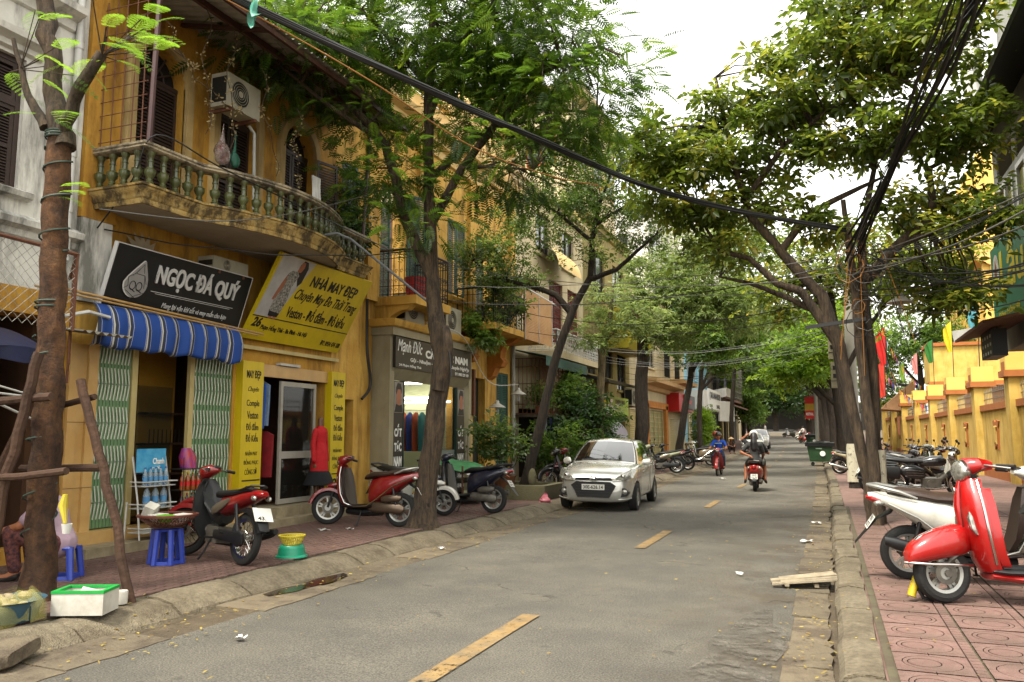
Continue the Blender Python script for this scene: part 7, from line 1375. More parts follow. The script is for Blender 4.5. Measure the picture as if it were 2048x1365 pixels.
def underbone(label,col,shield=None,steer=-28,seat=None,rims='spoke',mirrors=False,group=None,lines=(('43',.2,.6,.1,.4),),stand=True,cub=False,tail=None,name='motorbike',platec=None):
 t=thing(name,label,'motorbike',group=group);shield=shield or mBlkPl;seat=seat or mSeatB;S_=steerM(steer,.45);r_=.29;xf_,xr=.62,-.60;tail=tail or col
 wheel(t,xf_,r_,rims,.035,S_);wheel(t,xr,r_,rims,.04)
 mb=MB()
 for s_ in (-1,1):mb.tube([(xf_,s_*.065,r_),(.5,s_*.065,.62),(.42,s_*.05,.88)],.02,8)
 mb.xf(S_);mb.build('fork',mChrome if cub else mBlkPl,t)
 mb=MB();mb.fender(xf_,r_,r_+.045,R(0),R(150),.07,n=14,drop=.035);mb.loft([(.80,0,r_+.26,.03,.015,R(-50)),(.68,0,r_+.335,.06,.035,R(-20)),(.55,0,r_+.37,.065,.05),(.46,0,r_+.42,.05,.04)],12);mb.xf(S_);mb.build('front_fender',col if not cub else shield,t)
 mb=MB()
 if cub:mb.panel([(.27,.26,.17,.0),(.30,.36,.22,.0),(.34,.55,.25,.01),(.37,.72,.22,.02),(.40,.85,.12,.03)],.03,10)
 else:mb.panel([(.20,.24,.14,.0),(.24,.34,.19,.005),(.30,.52,.215,.01),(.36,.70,.19,.03),(.40,.84,.13,.05),(.42,.92,.07,.04)],.035,10)
 mb.build('leg_shield',shield,t,True,50)
 mb=MB();mb.loft([(.40,0,.80,.07,.09,R(-20)),(.28,0,.62,.085,.10,R(-45)),(.10,0,.48,.08,.09,R(-30)),(-.05,0,.48,.08,.1),(-.15,0,.52,.09,.1)],14);mb.build('centre_frame',mBlkPl if not cub else shield,t)
 mb=MB();mb.loft([(.55,0,.95,.05,.05,R(-25)),(.50,0,.98,.10,.085,R(-20)),(.43,0,1.01,.115,.08),(.35,0,1.03,.08,.05),(.31,0,1.03,.04,.02)],14);mb.xf(S_);mb.build('handlebar_cowl',col,t)
 mb=MB();mb.ell((.53,0,.96),(.045,.075,.055));mb.xf(S_);mb.build('headlight',mHead,t);mb=MB();mb.ell((.36,0,1.06),(.06,.075,.022));mb.xf(S_);mb.build('dashboard',mBlkPl,t);bars(t,.39,1.03,S_,grip_w=.33,mirrors=mirrors)
 mb=MB();mb.loft([(.06,0,.73,.07,.03,R(25)),(.0,0,.755,.11,.04,R(10)),(-.2,0,.765,.125,.045),(-.4,0,.785,.125,.045),(-.6,0,.82,.11,.035),(-.7,0,.825,.07,.02)],16);mb.build('seat',seat,t)
 mb=MB();mb.loft([(-.02,0,.60,.08,.09),(-.15,0,.63,.12,.12),(-.35,0,.67,.13,.10),(-.55,0,.73,.115,.08),(-.75,0,.78,.08,.055),(-.85,0,.80,.05,.03)],16);mb.build('tail_fairing',tail,t)
 for s_ in (-1,1):mb=MB();mb.loft([(.02,s_*.105,.56,.02,.05),(-.12,s_*.125,.6,.02,.06),(-.3,s_*.135,.67,.015,.04),(-.36,s_*.13,.7,.006,.02)],10);mb.build('side_accent',M('champagne_accent','6d6254',.35,metal=.5),t)
 mb=MB();mb.tube([(-.5,.115,.81),(-.72,.1,.87),(-.82,0,.88),(-.72,-.1,.87),(-.5,-.115,.81)],.013,8);mb.build('grab_rail',mBlkPl if not cub else mChrome,t)
 mb=MB();mb.loft([(-.74,0,.775,.085,.05),(-.82,0,.785,.08,.045),(-.88,0,.79,.04,.02)],12);mb.build('tail_light',mTail,t)
 for s_ in (-1,1):mb=MB();mb.ell((-.80,s_*.095,.74),(.05,.025,.03));mb.build('rear_indicator',mHead,t)
 mb=MB();mb.fender(xr,r_,r_+.05,R(60),R(165),.06,n=10,drop=.03);mb.loft([(-.80,0,.62,.07,.02,R(-50)),(-.88,0,.52,.075,.012,R(-60)),(-.96,0,.40,.06,.01,R(-65))],10);mb.build('rear_mudguard',mBlkPl,t);plate(t,-.93,.50,.6,lines,.23,.17)
 mb=MB();mb.tube([(.16,0,.30),(-.1,0,.30)],.075,14);mb.tube([(.26,0,.33),(.14,0,.31)],[.05,.06],12);mb.obox((-.02,0,.29),(.26,.2,.18));
 for i in range(6):mb.lathe([(.062,.14+i*.02),(.072,.145+i*.02),(.062,.15+i*.02)],(0,0,.32),'X',12)
 mb.build('engine',mEng,t)
 mb=MB();mb.loft([(-.08,.1,.30,.02,.05),(-.2,.105,.30,.025,.06),(-.5,.105,.295,.025,.065),(-.62,.105,.29,.03,.1),(-.7,.105,.29,.01,.06)],12);mb.build('chain_case',mBlkPl,t)
 mb=MB();mb.tube([(.2,-.06,.28),(.2,-.1,.18),(-.1,-.13,.18),(-.3,-.14,.22)],.018,8);mb.loft([(-.3,-.14,.23,.03,.03),(-.4,-.145,.25,.045,.045),(-.85,-.15,.37,.05,.05),(-.95,-.15,.395,.03,.03)],12);mb.build('exhaust',mBlkPl if not cub else mChrome,t)
 for s_ in (-1,1):mb=MB();mb.tube([(xr,s_*.11,.31),(xr+.12,s_*.11,.66)],.02,8);mb.build('shock_absorber',mBlkPl,t)
 mb=MB();mb.tube([(-.05,-.2,.26),(-.05,.2,.26)],.012,6);mb.tube([(-.32,-.17,.33),(-.32,.17,.33)],.01,6);mb.build('foot_pegs',mBlkPl,t)
 if stand:mb=MB();mb.tube([(-.02,.1,.24),(-.06,.18,.1),(-.02,.22,.004)],.012,6);mb.build('side_stand',mBlkPl,t)
 return t
def cruiser(label):
 t=thing('motorbike',label,'motorbike');col=paint('0c0c0d','gloss_black');S_=steerM(-18,.5);r_=.31;xf_,xr=.70,-.62
 wheel(t,xf_,r_,'spoke',.04,S_);wheel(t,xr,r_,'spoke',.05)
 mb=MB()
 for s_ in (-1,1):mb.tube([(xf_,s_*.08,r_),(.48,s_*.08,.85)],.025,8)
 mb.xf(S_);mb.build('fork',mChrome,t)
 for x,a0,a1,nm,SM in ((xf_,R(30),R(160),'front_fender',S_),(xr,R(20),R(190),'rear_fender',None)):
  mb=MB();mb.fender(x,r_,r_+.05,a0,a1,.085,n=16,drop=.05)
  if SM:mb.xf(SM)
  mb.build(nm,col,t);mb=MB();mb.tube([(x+(r_+.055)*math.cos(a0+(a1-a0)*i/14),.085,r_+(r_-.0)*math.sin(a0+(a1-a0)*i/14)) for i in range(15)],.008,5)
  if SM:mb.xf(SM)
  mb.build('fender_trim',mChrome,t)
 mb=MB();mb.loft([(.42,0,.78,.06,.05),(.34,0,.79,.13,.11),(.15,0,.78,.14,.115),(-.02,0,.75,.10,.09),(-.1,0,.73,.06,.05)],18);mb.build('fuel_tank',col,t)
 mb=MB();mb.loft([(-.02,0,.78,.08,.03),(-.12,0,.78,.13,.05),(-.4,0,.79,.14,.05),(-.7,0,.83,.13,.05),(-.82,0,.83,.08,.03)],16);mb.build('seat',mSeatB,t)
 for s_ in (-1,1):
  mb=MB();mb.loft([(.0,s_*.09,.52,.02,.08),(-.15,s_*.11,.54,.04,.13),(-.35,s_*.11,.55,.04,.12),(-.45,s_*.1,.56,.02,.06)],12);mb.build('side_cover',col,t);mb=MB();mb.loft([(-.5,s_*.16,.55,.05,.1,0,4),(-.52,s_*.17,.55,.08,.14,0,4),(-.85,s_*.17,.56,.08,.13,0,4),(-.88,s_*.16,.56,.04,.09,0,4)],12);mb.build('saddle_box',mBlkPl,t)
  mb=MB();mb.tube([(xr,s_*.13,.32),(xr+.12,s_*.13,.7)],.025,8);mb.build('shock_absorber',mChrome,t)
 for k in range(3):mb=MB();mb.tube([(-.05,.155,.49+k*.05),(-.38,.155,.5+k*.05)],.007,5);mb.tube([(-.05,-.155,.49+k*.05),(-.38,-.155,.5+k*.05)],.007,5);mb.build('cover_trim',mChrome,t)
 mb=MB();mb.obox((.12,0,.32),(.36,.22,.22));mb.tube([(.28,0,.38),(.42,0,.5)],.08,12);mb.tube([(.1,-.16,.32),(.1,.16,.32)],.085,14);mb.build('engine',mEng,t)
 for s_ in (-1,1):mb=MB();mb.tube([(.4,s_*.1,.45),(.42,s_*.13,.25),(.2,s_*.16,.22),(-.2,s_*.17,.23)],.022,8);mb.loft([(-.2,s_*.17,.23,.03,.03),(-.4,s_*.17,.25,.045,.045),(-1.0,s_*.17,.3,.045,.045),(-1.1,s_*.17,.31,.03,.03)],12);mb.build('exhaust',mChrome,t)
 mb=MB();mb.lathe([(.001,.62),(.06,.615),(.09,.59),(.1,.55),(.08,.48),(.001,.46)],(0,0,.9),'X',18);mb.xf(S_);mb.build('headlight',mChrome,t);bars(t,.40,1.06,S_,grip_w=.4,sweep=.16,mirrors=True,mir_h=.16)
 mb=MB();mb.ell((-.98,0,.62),(.05,.06,.045));mb.build('tail_light',mTail,t);mb=MB();mb.tube([(-.02,.1,.24),(-.06,.18,.1),(-.02,.24,.004)],.012,6);mb.build('side_stand',mBlkPl,t);return t
pRed=paint('7a0d0c','dark_red');pRedB=paint('9c0805','bright_red');pBlk=paint('0d0d10','black');pWht=paint('c2bfb2','white');pCrm=paint('a89c78','cream');pNavy=paint('10142a','navy');pOlv=paint('4c5138','olive');pTan=paint('6f5f48','tan');pSlv=paint('8c8a80','silver');pGrn=paint('8d9070','pale_green');pOrg=paint('b04a18','orange')
place(underbone('red and black motorbike with blank white plate before the green gate',pRed,steer=32,lines=(('43.',.18,.62,.08,.36),)),-6.7,7.62,160,7,s_=1.0)
place(scooter('dark red scooter with brown seat beside the feathery tree trunk',pRed,mSeatBr,M('dark_brown_plastic','241813',.45,var=.1),22,cvt=M('bronze_casing','6a5a4a',.3,metal=.7),script='VISION ',lines=[('29-E2',.15,.85,.55,.9),('132.72',.1,.9,.1,.45)]),-6.98,11.3,184,6,s_=1.02)
place(scooter('white and black electric scooter mostly hidden by feathery tree trunk',pWht,mSeatB,mBlkPl,20,r_=.24,trim=mBlkPl),-7.1,13.25,-8,5)
place(scooter('glossy black scooter parked beyond the feathery tree',pNavy,mSeatB,mBlkPl,25,cvt=mEng,mirrors=False,trim=mBlkPl,tailw=1.05),-6.45,13.95,178,6)
GL='motorbikes parked along the left pavement'
place(underbone('black motorbike behind the stone planter left of the car',pBlk,steer=25,group=GL,tail=pTan,mirrors=True),-6.2,20.1,192,6);place(underbone('dark red motorbike behind the black one left of car',pRed,steer=20,group=GL),-6.4,21.4,186,5)
place(underbone('pale green motorbike parked just behind the silver car',pGrn,steer=25,group=GL,tail=pGrn),-5.95,30.6,196,6);place(underbone('black motorbike next to the pale green one behind car',pBlk,steer=20,group=GL,mirrors=True),-6.1,31.9,190,6);place(underbone('third motorbike in the row behind the silver car',pBlk,steer=25,group=GL),-6.0,33.6,188,5)
place(scooter('tan scooter under the slanting tree with windscreen',pTan,mSeatB,mBlkPl,20,group=GL),-5.8,38.8,190,5);place(scooter('pale scooter behind the tan one by slanting tree',pCrm,mSeatB,mBlkPl,20,group=GL),-5.85,40.6,188,5)
place(scooter('white scooter parked left of the man in blue shirt',pWht,mSeatB,mBlkPl,20,group=GL,mirrors=True),-6.6,45.5,215,5);place(scooter('black and white scooter behind the white one left of man in blue',pBlk,mSeatB,mBlkPl,20,group=GL,mirrors=True),-6.7,48.5,210,5)
GRr='motorbikes parked along the school wall'
place(scooter('white scooter with brown seat behind the bright red scooter',pWht,mSeatBr,M('brown_plastic','2b1f19',.45,var=.1),8,cvt=mBlkPl,script='VISION',group=GRr,trim=mSilvP),1.36,9.22,3,5,s_=1.04)
place(vespa('bright red scooter with round headlight at the right edge',pRedB,mSeatB,14),1.55,8.2,192,4,s_=1.06)
tag(MB().tube([(.80,8.02,.17),(.72,8.0,.19),(.66,8.03,.3),(.67,8.12,.34)],.017,8).build('wheel_lock',mBlkPl),'black loop of the wheel lock under red scooter','lock');tag(MB().tube([(.62,7.98,.20),(.69,8.03,.40)],[.035,.03],12).build('lock_barrel',M('yellow_lock','b39a12',.4)),'yellow barrel of the wheel lock at red scooter tyre','lock')
place(vespa('white scooter cut off by the right edge behind red scooter',pWht,mSeatB,20,group=GRr),3.35,11.4,182,4,s_=1.04)
place(cruiser('black classic motorcycle with chrome exhaust by the limewashed trunk'),2.05,21.0,4,6,s_=1.08)
place(scooter('black scooter with white front panel behind the classic motorcycle',pBlk,mSeatB,pWht,15,mirrors=True,group=GRr),2.5,23.3,5,5,s_=1.05);place(vespa('olive green scooter second row behind classic motorcycle',pOlv,mSeatB,15,group=GRr),2.35,26.2,5,5);place(scooter('navy scooter beyond the olive one by the school wall',pNavy,mSeatB,mBlkPl,15,mirrors=True,group=GRr),2.2,29,5,5)
place(underbone('motorbike with silver wheels left of the limewashed trunk',pBlk,steer=15,rims='five',group=GRr),1.55,22.4,10,6)
place(underbone('cream step-through moped beside the whitewashed tree',pCrm,pCrm,20,cub=True),.98,32.4,-8,7)
for i,(x_,y_,h_,c_,lab) in enumerate(((1.9,38,8,pBlk,'black motorbike behind the concrete pole'),(1.8,41,5,pSlv,'silver motorbike behind the concrete pole'),(2.0,44.5,5,pRed,'dark red motorbike along the wall behind meter pole'))):place(underbone(lab,c_,steer=15,mirrors=True,group=GRr),x_,y_,h_,5,z=.155+gz(y_))
for i,(x_,y_,c_,lab) in enumerate(((2.75,24.8,pBlk,'black motorbike packed between the black scooter and olive one'),(2.75,27.7,pRed,'dark red motorbike packed behind the olive scooter'),(2.6,30.6,pSlv,'silver motorbike packed behind the navy scooter'),(2.5,32.2,pBlk,'black motorbike before the third wall shield'),(2.5,34,pNavy,'navy motorbike farther along the school wall'))):place(underbone(lab,c_,steer=15,mirrors=True,group=GRr),x_,y_,6,5)
GF='motorbikes far along the right kerb'
for i,(x_,y_,c_,lab) in enumerate(((-1.0,92,pOrg,'orange scooter far down the right kerb'),(-.9,96,pRed,'red scooter far down the right kerb'),(-1.2,101,pWht,'white scooter far down right, near the street end'),(-2.6,112,pSlv,'silver scooter at the far end of road'),(-.6,88,pRedB,'bright red scooter far along right kerb'))):place(vespa(lab,c_,steer=10,group=GF),x_+gx(y_)+.6,y_,150,4,z=gz(y_)+.03)
# ================================================================ cars
def evalmesh(o):
 dg=bpy.context.evaluated_depsgraph_get();me=bpy.data.meshes.new_from_object(o.evaluated_get(dg),depsgraph=dg);return me
mCarP=M('champagne_silver','c0bfb6',.24,metal=.55,var=.03,coat=.9);mCarGl=M('car_glass','0e1110',.03,var=.05,spec=1.0,coat=1);mCarW=paint('c9c7bf','car_white')
def car(label,col,plate_s,name='hatchback_car',detail=True,platem=None):
 t=thing(name,label,'car')
 st=[(1.895,.44,.30,.52,.56),(1.86,.58,.22,.64,.68),(1.80,.67,.19,.72,.765),(1.68,.745,.18,.80,.855),(1.48,.785,.18,.865,.93),(1.2,.81,.18,.91,.985),(.95,.82,.18,.945,1.02),(.6,.825,.18,.975,1.03),(0,.83,.18,1.0,1.03),(-.6,.83,.18,1.035,1.06),(-1.1,.82,.18,1.06,1.08),(-1.5,.795,.2,1.085,1.1),(-1.72,.75,.24,1.08,1.09),(-1.84,.66,.28,.98,1.0),(-1.885,.52,.34,.82,.84)]
 vv=[];k=15
 for x,w_,zb,zs,zt in st:
  mid=zb+(zs-zb)*.52
  half=[(0,zb),(.82*w_,zb),(.955*w_,zb+.07),(.985*w_,zb+.18),(w_,mid),(.985*w_,zs-.13),(.945*w_,zs-.02),(.80*w_,zs+.62*(zt-zs)),(0,zt)]
  ring=half+[(-a,b) for a,b in half[-2:0:-1]];k=len(ring);vv += [(x,a,b) for a,b in ring]
 n=len(st);mb=MB();mb.add(vv,[(i*k+j,i*k+(j+1) % k,(i+1)*k+(j+1) % k,(i+1)*k+j) for i in range(n-1) for j in range(k)]+[tuple(range(k)),tuple((n-1)*k+j for j in range(k))])
 o=mb.build('tmp',col);md=o.modifiers.new('s','SUBSURF');md.levels=1;md.render_levels=1
 cb=MB()
 for x in (1.2,-1.215):
  for s_ in (-1,1):cb.lathe([(.001,-.26),(.33,-.26),(.33,.26),(.001,.26)],(x,s_*.82,.30),'Y',32)
 co_=cb.build('cut',mBlkPl,None,False);bo=o.modifiers.new('b','BOOLEAN');bo.object=co_;bo.operation='DIFFERENCE';bo.solver='EXACT'
 me=evalmesh(o);bpy.data.objects.remove(o);bpy.data.objects.remove(co_);me.polygons.foreach_set('use_smooth',[True]*len(me.polygons));me.set_sharp_from_angle(angle=R(32));me.materials.clear();me.materials.append(col);me.polygons.foreach_set('material_index',[0]*len(me.polygons));link('body',me,t)
 mb=MB();mb.box(-1.55,1.5,-.64,.64,.20,.76);mb.build('wheel_housing',mBlkPl,t,False)
 belt=[(1.10,0,.96),(1.06,.42,.945),(.84,.73,.91),(.3,.79,.93),(-.35,.80,.955),(-.95,.79,.98),(-1.5,.72,1.0),(-1.74,.45,1.0),(-1.80,0,1.0)]
 roof=[(.24,0,1.465),(.22,.30,1.458),(.10,.525,1.43),(-.12,.548,1.452),(-.45,.558,1.463),(-.88,.548,1.452),(-1.32,.50,1.41),(-1.44,.3,1.425),(-1.47,0,1.43)]
 def ip(L_,u):i=min(int(u),len(L_)-2);f=u-i;return Vector(L_[i]).lerp(Vector(L_[i+1]),f)
 def P_(u,v,s_=1,off=0):
  a,b=ip(belt,u),ip(roof,u);p=a.lerp(b,v);bow=.035*math.sin(math.pi*v);d=Vector((b.x-a.x,b.y-a.y,0));out=Vector((p.x+.4,p.y*1.6,.55)).normalized() if True else d;p=p+out*(bow+off);return Vector((p.x,p.y*s_,p.z))
 mb=MB();NU,NV=32,6
 for s_ in (-1,1):mb.grid(lambda u,v:P_(u*8,v,s_),NU,NV);mb.grid(lambda u,v:(lambda p:Vector((p.x*(1-v)+(p.x*.75-.13)*v if True else p.x,p.y*(1-v),p.z+.05*math.sin(v*math.pi/2))))(P_(u*8,1,s_)),NU,5)
 mb.build('cabin',col,t,True,60)
 def pane(nm,u0,u1,v0,v1,both,off=.007,m_=mCarGl,skew=0):
  for s_ in ((-1,1) if both else (1,)):
   mb=MB();mb.grid(lambda u,v:P_(u0+(u1-u0)*u+skew*v,v0+(v1-v0)*v,s_,off),12,5);mb.build(nm,m_,t,True,60)
 mb=MB()
 for s_ in (-1,1):mb.grid(lambda u,v:P_(1.86*u,.15+.79*v,s_,.007),12,5)
 mb.build('windscreen',mCarGl,t,True,60);mb=MB()
 for s_ in (-1,1):mb.grid(lambda u,v:P_(8-1.6*u,.2+.7*v,s_,.007),8,4)
 mb.build('rear_window',mCarGl,t,True,60)
 pane('side_window',2.42,3.95,.17,.88,True,skew=-.10);pane('side_window',4.08,5.35,.18,.88,True)
 if detail:
  for s_ in (-1,1):
   mb=MB()
   for i in range(9):u=i/8;mb.v.append(tuple(P_(2.05+.0*u,u,s_,.012)))
   mb=MB();mb.tube([P_(1.98,.02+.96*i/8,s_,.004) for i in range(9)],.012,6);mb.build('pillar_seal',mBlkPl,t)
   mb=MB();mb.tube([(.9,s_*.83,.60),(.9,s_*.826,.9)],.004,4);mb.tube([(-.38,s_*.838,.3),(-.38,s_*.832,.99)],.004,4);mb.tube([(-.98,s_*.833,.7),(-1.0,s_*.815,1.02)],.004,4);mb.tube([(.92,s_*.829,.32),(.9,s_*.83,.62)],.004,4);mb.build('door_seam',mBlkPl,t)
   for x in (-.22,-.9):mb=MB();mb.loft([(x,s_*.835,.90,.012,.014),(x-.09,s_*.835,.905,.016,.016),(x-.17,s_*.832,.905,.01,.012)],8);mb.build('door_handle',col,t)
   mb=MB();mb.loft([(.62,s_*.84,.99,.05,.03),(.60,s_*.89,1.0,.09,.07),(.52,s_*.90,1.01,.09,.075),(.48,s_*.89,1.01,.05,.05)],14);mb.build('wing_mirror',col,t)
   # headlight wrapped round the corner
   hp=[(1.855,.40,.62),(1.83,.55,.635),(1.74,.69,.655),(1.58,.775,.70),(1.32,.80,.86),(1.48,.735,.87),(1.66,.62,.80),(1.79,.46,.70)]
   mb=MB();c_=Vector((1.64,.62,.735));kk=len(hp);mb.add([(x+.05,y*s_*1.03,z+.015) for x,y,z in hp]+[(c_.x+.115,c_.y*s_*1.13,c_.z+.04)]+[(x-.05,y*s_*.95,z) for x,y,z in hp],[(i,(i+1) % kk,kk) for i in range(kk)]+[(i,(i+1) % kk,kk+1+(i+1) % kk,kk+1+i) for i in range(kk)]);mb.build('headlight',mHead,t)
   mb=MB();mb.ell((1.775,s_*.60,.735),(.045,.06,.05));mb.build('headlight_reflector',mChrome,t)
   mb=MB();mb.prism([(s_*a,b) for a,b in ((.50,.30),(.70,.34),(.74,.42),(.66,.50),(.60,.50))],'X',1.70,1.865);mb.xf(Matrix.Translation((-.02,0,0)));mb.build('fog_lamp_surround',mBlkPl,t,False);mb=MB();mb.lathe([(.001,1.875),(.045,1.868),(.055,1.85)],(0,s_*.645,.42),'X',16);mb.build('fog_lamp',mHead,t)
   mb=MB();mb.tube([(1.86,s_*.52,.26),(1.82,s_*.66,.27),(1.72,s_*.77,.30)],.014,6);mb.build('bumper_trim',col,t)
   mb=MB();mb.loft([(-1.80,s_*.66,.85,.04,.1),(-1.86,s_*.62,.85,.05,.12),(-1.88,s_*.6,.85,.02,.06)],10);mb.build('tail_light',mTail,t)
  hexg=[(-.47,.545),(-.36,.62),(.36,.62),(.47,.545),(.33,.30),(-.33,.30)]
  mb=MB();mb.prism(hexg,'X',1.80,1.912);mb.build('lower_grille',mBlkPl,t,False)
  for i in range(5):mb=MB();z=.33+i*.058;mb.box(1.905,1.922,-.36-.05*(i/4),.36+.05*(i/4),z,z+.022);mb.build('grille_bar',mBlackM,t,False)
  mb=MB();mb.tube([(1.905,a,b) for a,b in hexg+hexg[:1]],.008,6);mb.build('grille_surround',mChrome,t)
  mb=MB();mb.prism([(-.40,.655),(.40,.655),(.36,.70),(-.36,.70)],'X',1.80,1.885);mb.build('upper_grille',mBlkPl,t,False)
  mb=MB();mb.tube([(1.905,.082*math.cos(a),.69+.045*math.sin(a)) for a in [2*math.pi*i/20 for i in range(21)]],.008,6);
  for s_ in (-1,1):mb.tube([(1.905,s_*.04+.012,.69+.03),(1.905,s_*.04-.012,.69-.03)],.007,5)
  mb.tube([(1.905,-.04,.685),(1.905,.04,.695)],.007,5);mb.build('badge',mChrome,t)
  for s_,x in ((-1,.0),(1,.35)):mb=MB();mb.tube([(1.03,s_*.5*.9,1.045),(.985,s_*.1,1.065),(.965,s_*.1-.25,1.07)],.006,5);mb.build('wiper',mBlackM,t)
 fr=frame((1.925,-.24,.455),(0,1,0),(0,0,1));mb=MB();mb.box(0,.48,0,.115,-.02,0);inframe(mb,fr);p=mb.build('number_plate',mPlate,t,False);text(plate_s,mBlackT,p,fr,.03,.45,.02,.095,bold=.02,depth=.002)
 for x in (1.2,-1.215):
  for s_ in (-1,1):
   e=bpy.data.objects.new('wheel',None);COL.objects.link(e);e.parent=t;r_=.292;y0=s_*.735
   mb=MB();mb.lathe([(.19,-.085),(.25,-.092),(.285,-.08),(r_,-.05),(r_,.05),(.285,.08),(.25,.092),(.19,.085),(.19,-.085)],(x,y0,r_),'Y',36);mb.build('tyre',mTyre,e)
   mb=MB();mb.lathe([(.18,-.07),(.2,-.085),(.19,.0),(.2,.085),(.18,.07),(.18,-.07)],(x,y0,r_),'Y',32);mb.lathe([(.001,s_*.075),(.035,s_*.075),(.04,s_*.05)],(x,y0,r_),'Y',12)
   for i in range(7):a=2*math.pi*i/7;mb.obox((x+.105*math.cos(a),y0+s_*.06,r_+.105*math.sin(a)),(.17,.025,.034),(0,-a,0))
   mb.build('rim',mSilvP,e);mb=MB();mb.lathe([(.001,s_*.02),(.175,s_*.02)],(x,y0,r_),'Y',20);mb.build('brake_disc',mBlackM,e)
 return t
t=car('silver hatchback car parked facing us at the left kerb',mCarP,'30E-626.14');t.location=(-4.68,18.2,.012);t.rotation_euler=(R(-.6),0,R(-87))
t=car('white hatchback car parked far off behind the scooter couple',mCarW,'29A-417.05');t.location=W(-4.55,63,.012);t.rotation_euler=(0,0,R(-88))
t=car('second white car parked beyond the first white car',mCarW,'30A-228.61',detail=False,name='parked_car');t.location=W(-4.6,74,.012);t.rotation_euler=(0,0,R(-88));t.scale=(1.05,1.08,1.15)
# ================================================================ people
def remesh(mb,vox=.013,it=5,name='body',mat=None,parent=None):
 o=mb.build('tmp',mat);md=o.modifiers.new('r','REMESH');md.mode='VOXEL';md.voxel_size=vox;sm=o.modifiers.new('s','SMOOTH');sm.iterations=it;sm.factor=.5
 me=evalmesh(o);bpy.data.objects.remove(o);me.polygons.foreach_set('use_smooth',[True]*len(me.polygons));me.materials.clear();me.materials.append(mat);me.polygons.foreach_set('material_index',[0]*len(me.polygons));me.name=name;return link(name,me,parent)
def limb(mb,pts,rad,n=12):
 mb.tube(pts,rad,n)
 for p,r_ in zip(pts,rad):mb.ell(tuple(p),(r_,r_,r_),10,8)
def V3(p):return Vector(p)
def hand(mb,wr,d,up):
 d=V3(d).normalized();up=V3(up);sd_=d.cross(up).normalized();up=sd_.cross(d)
 limb(mb,[wr,V3(wr)+d*.045,V3(wr)+d*.085],[.024,.032,.03],8)
 for i,(o_,L_) in enumerate(((-.027,.055),(-.009,.068),(.009,.064),(.026,.05))):b=V3(wr)+d*.085+sd_*o_;limb(mb,[b,b+d*L_*.5-up*.004,b+d*L_*.75-up*.03],[.0095,.009,.008],6)
 b=V3(wr)+d*.03-sd_*.028;limb(mb,[b,b+d*.03-sd_*.025,b+d*.06-sd_*.022-up*.012],[.012,.011,.009],6)
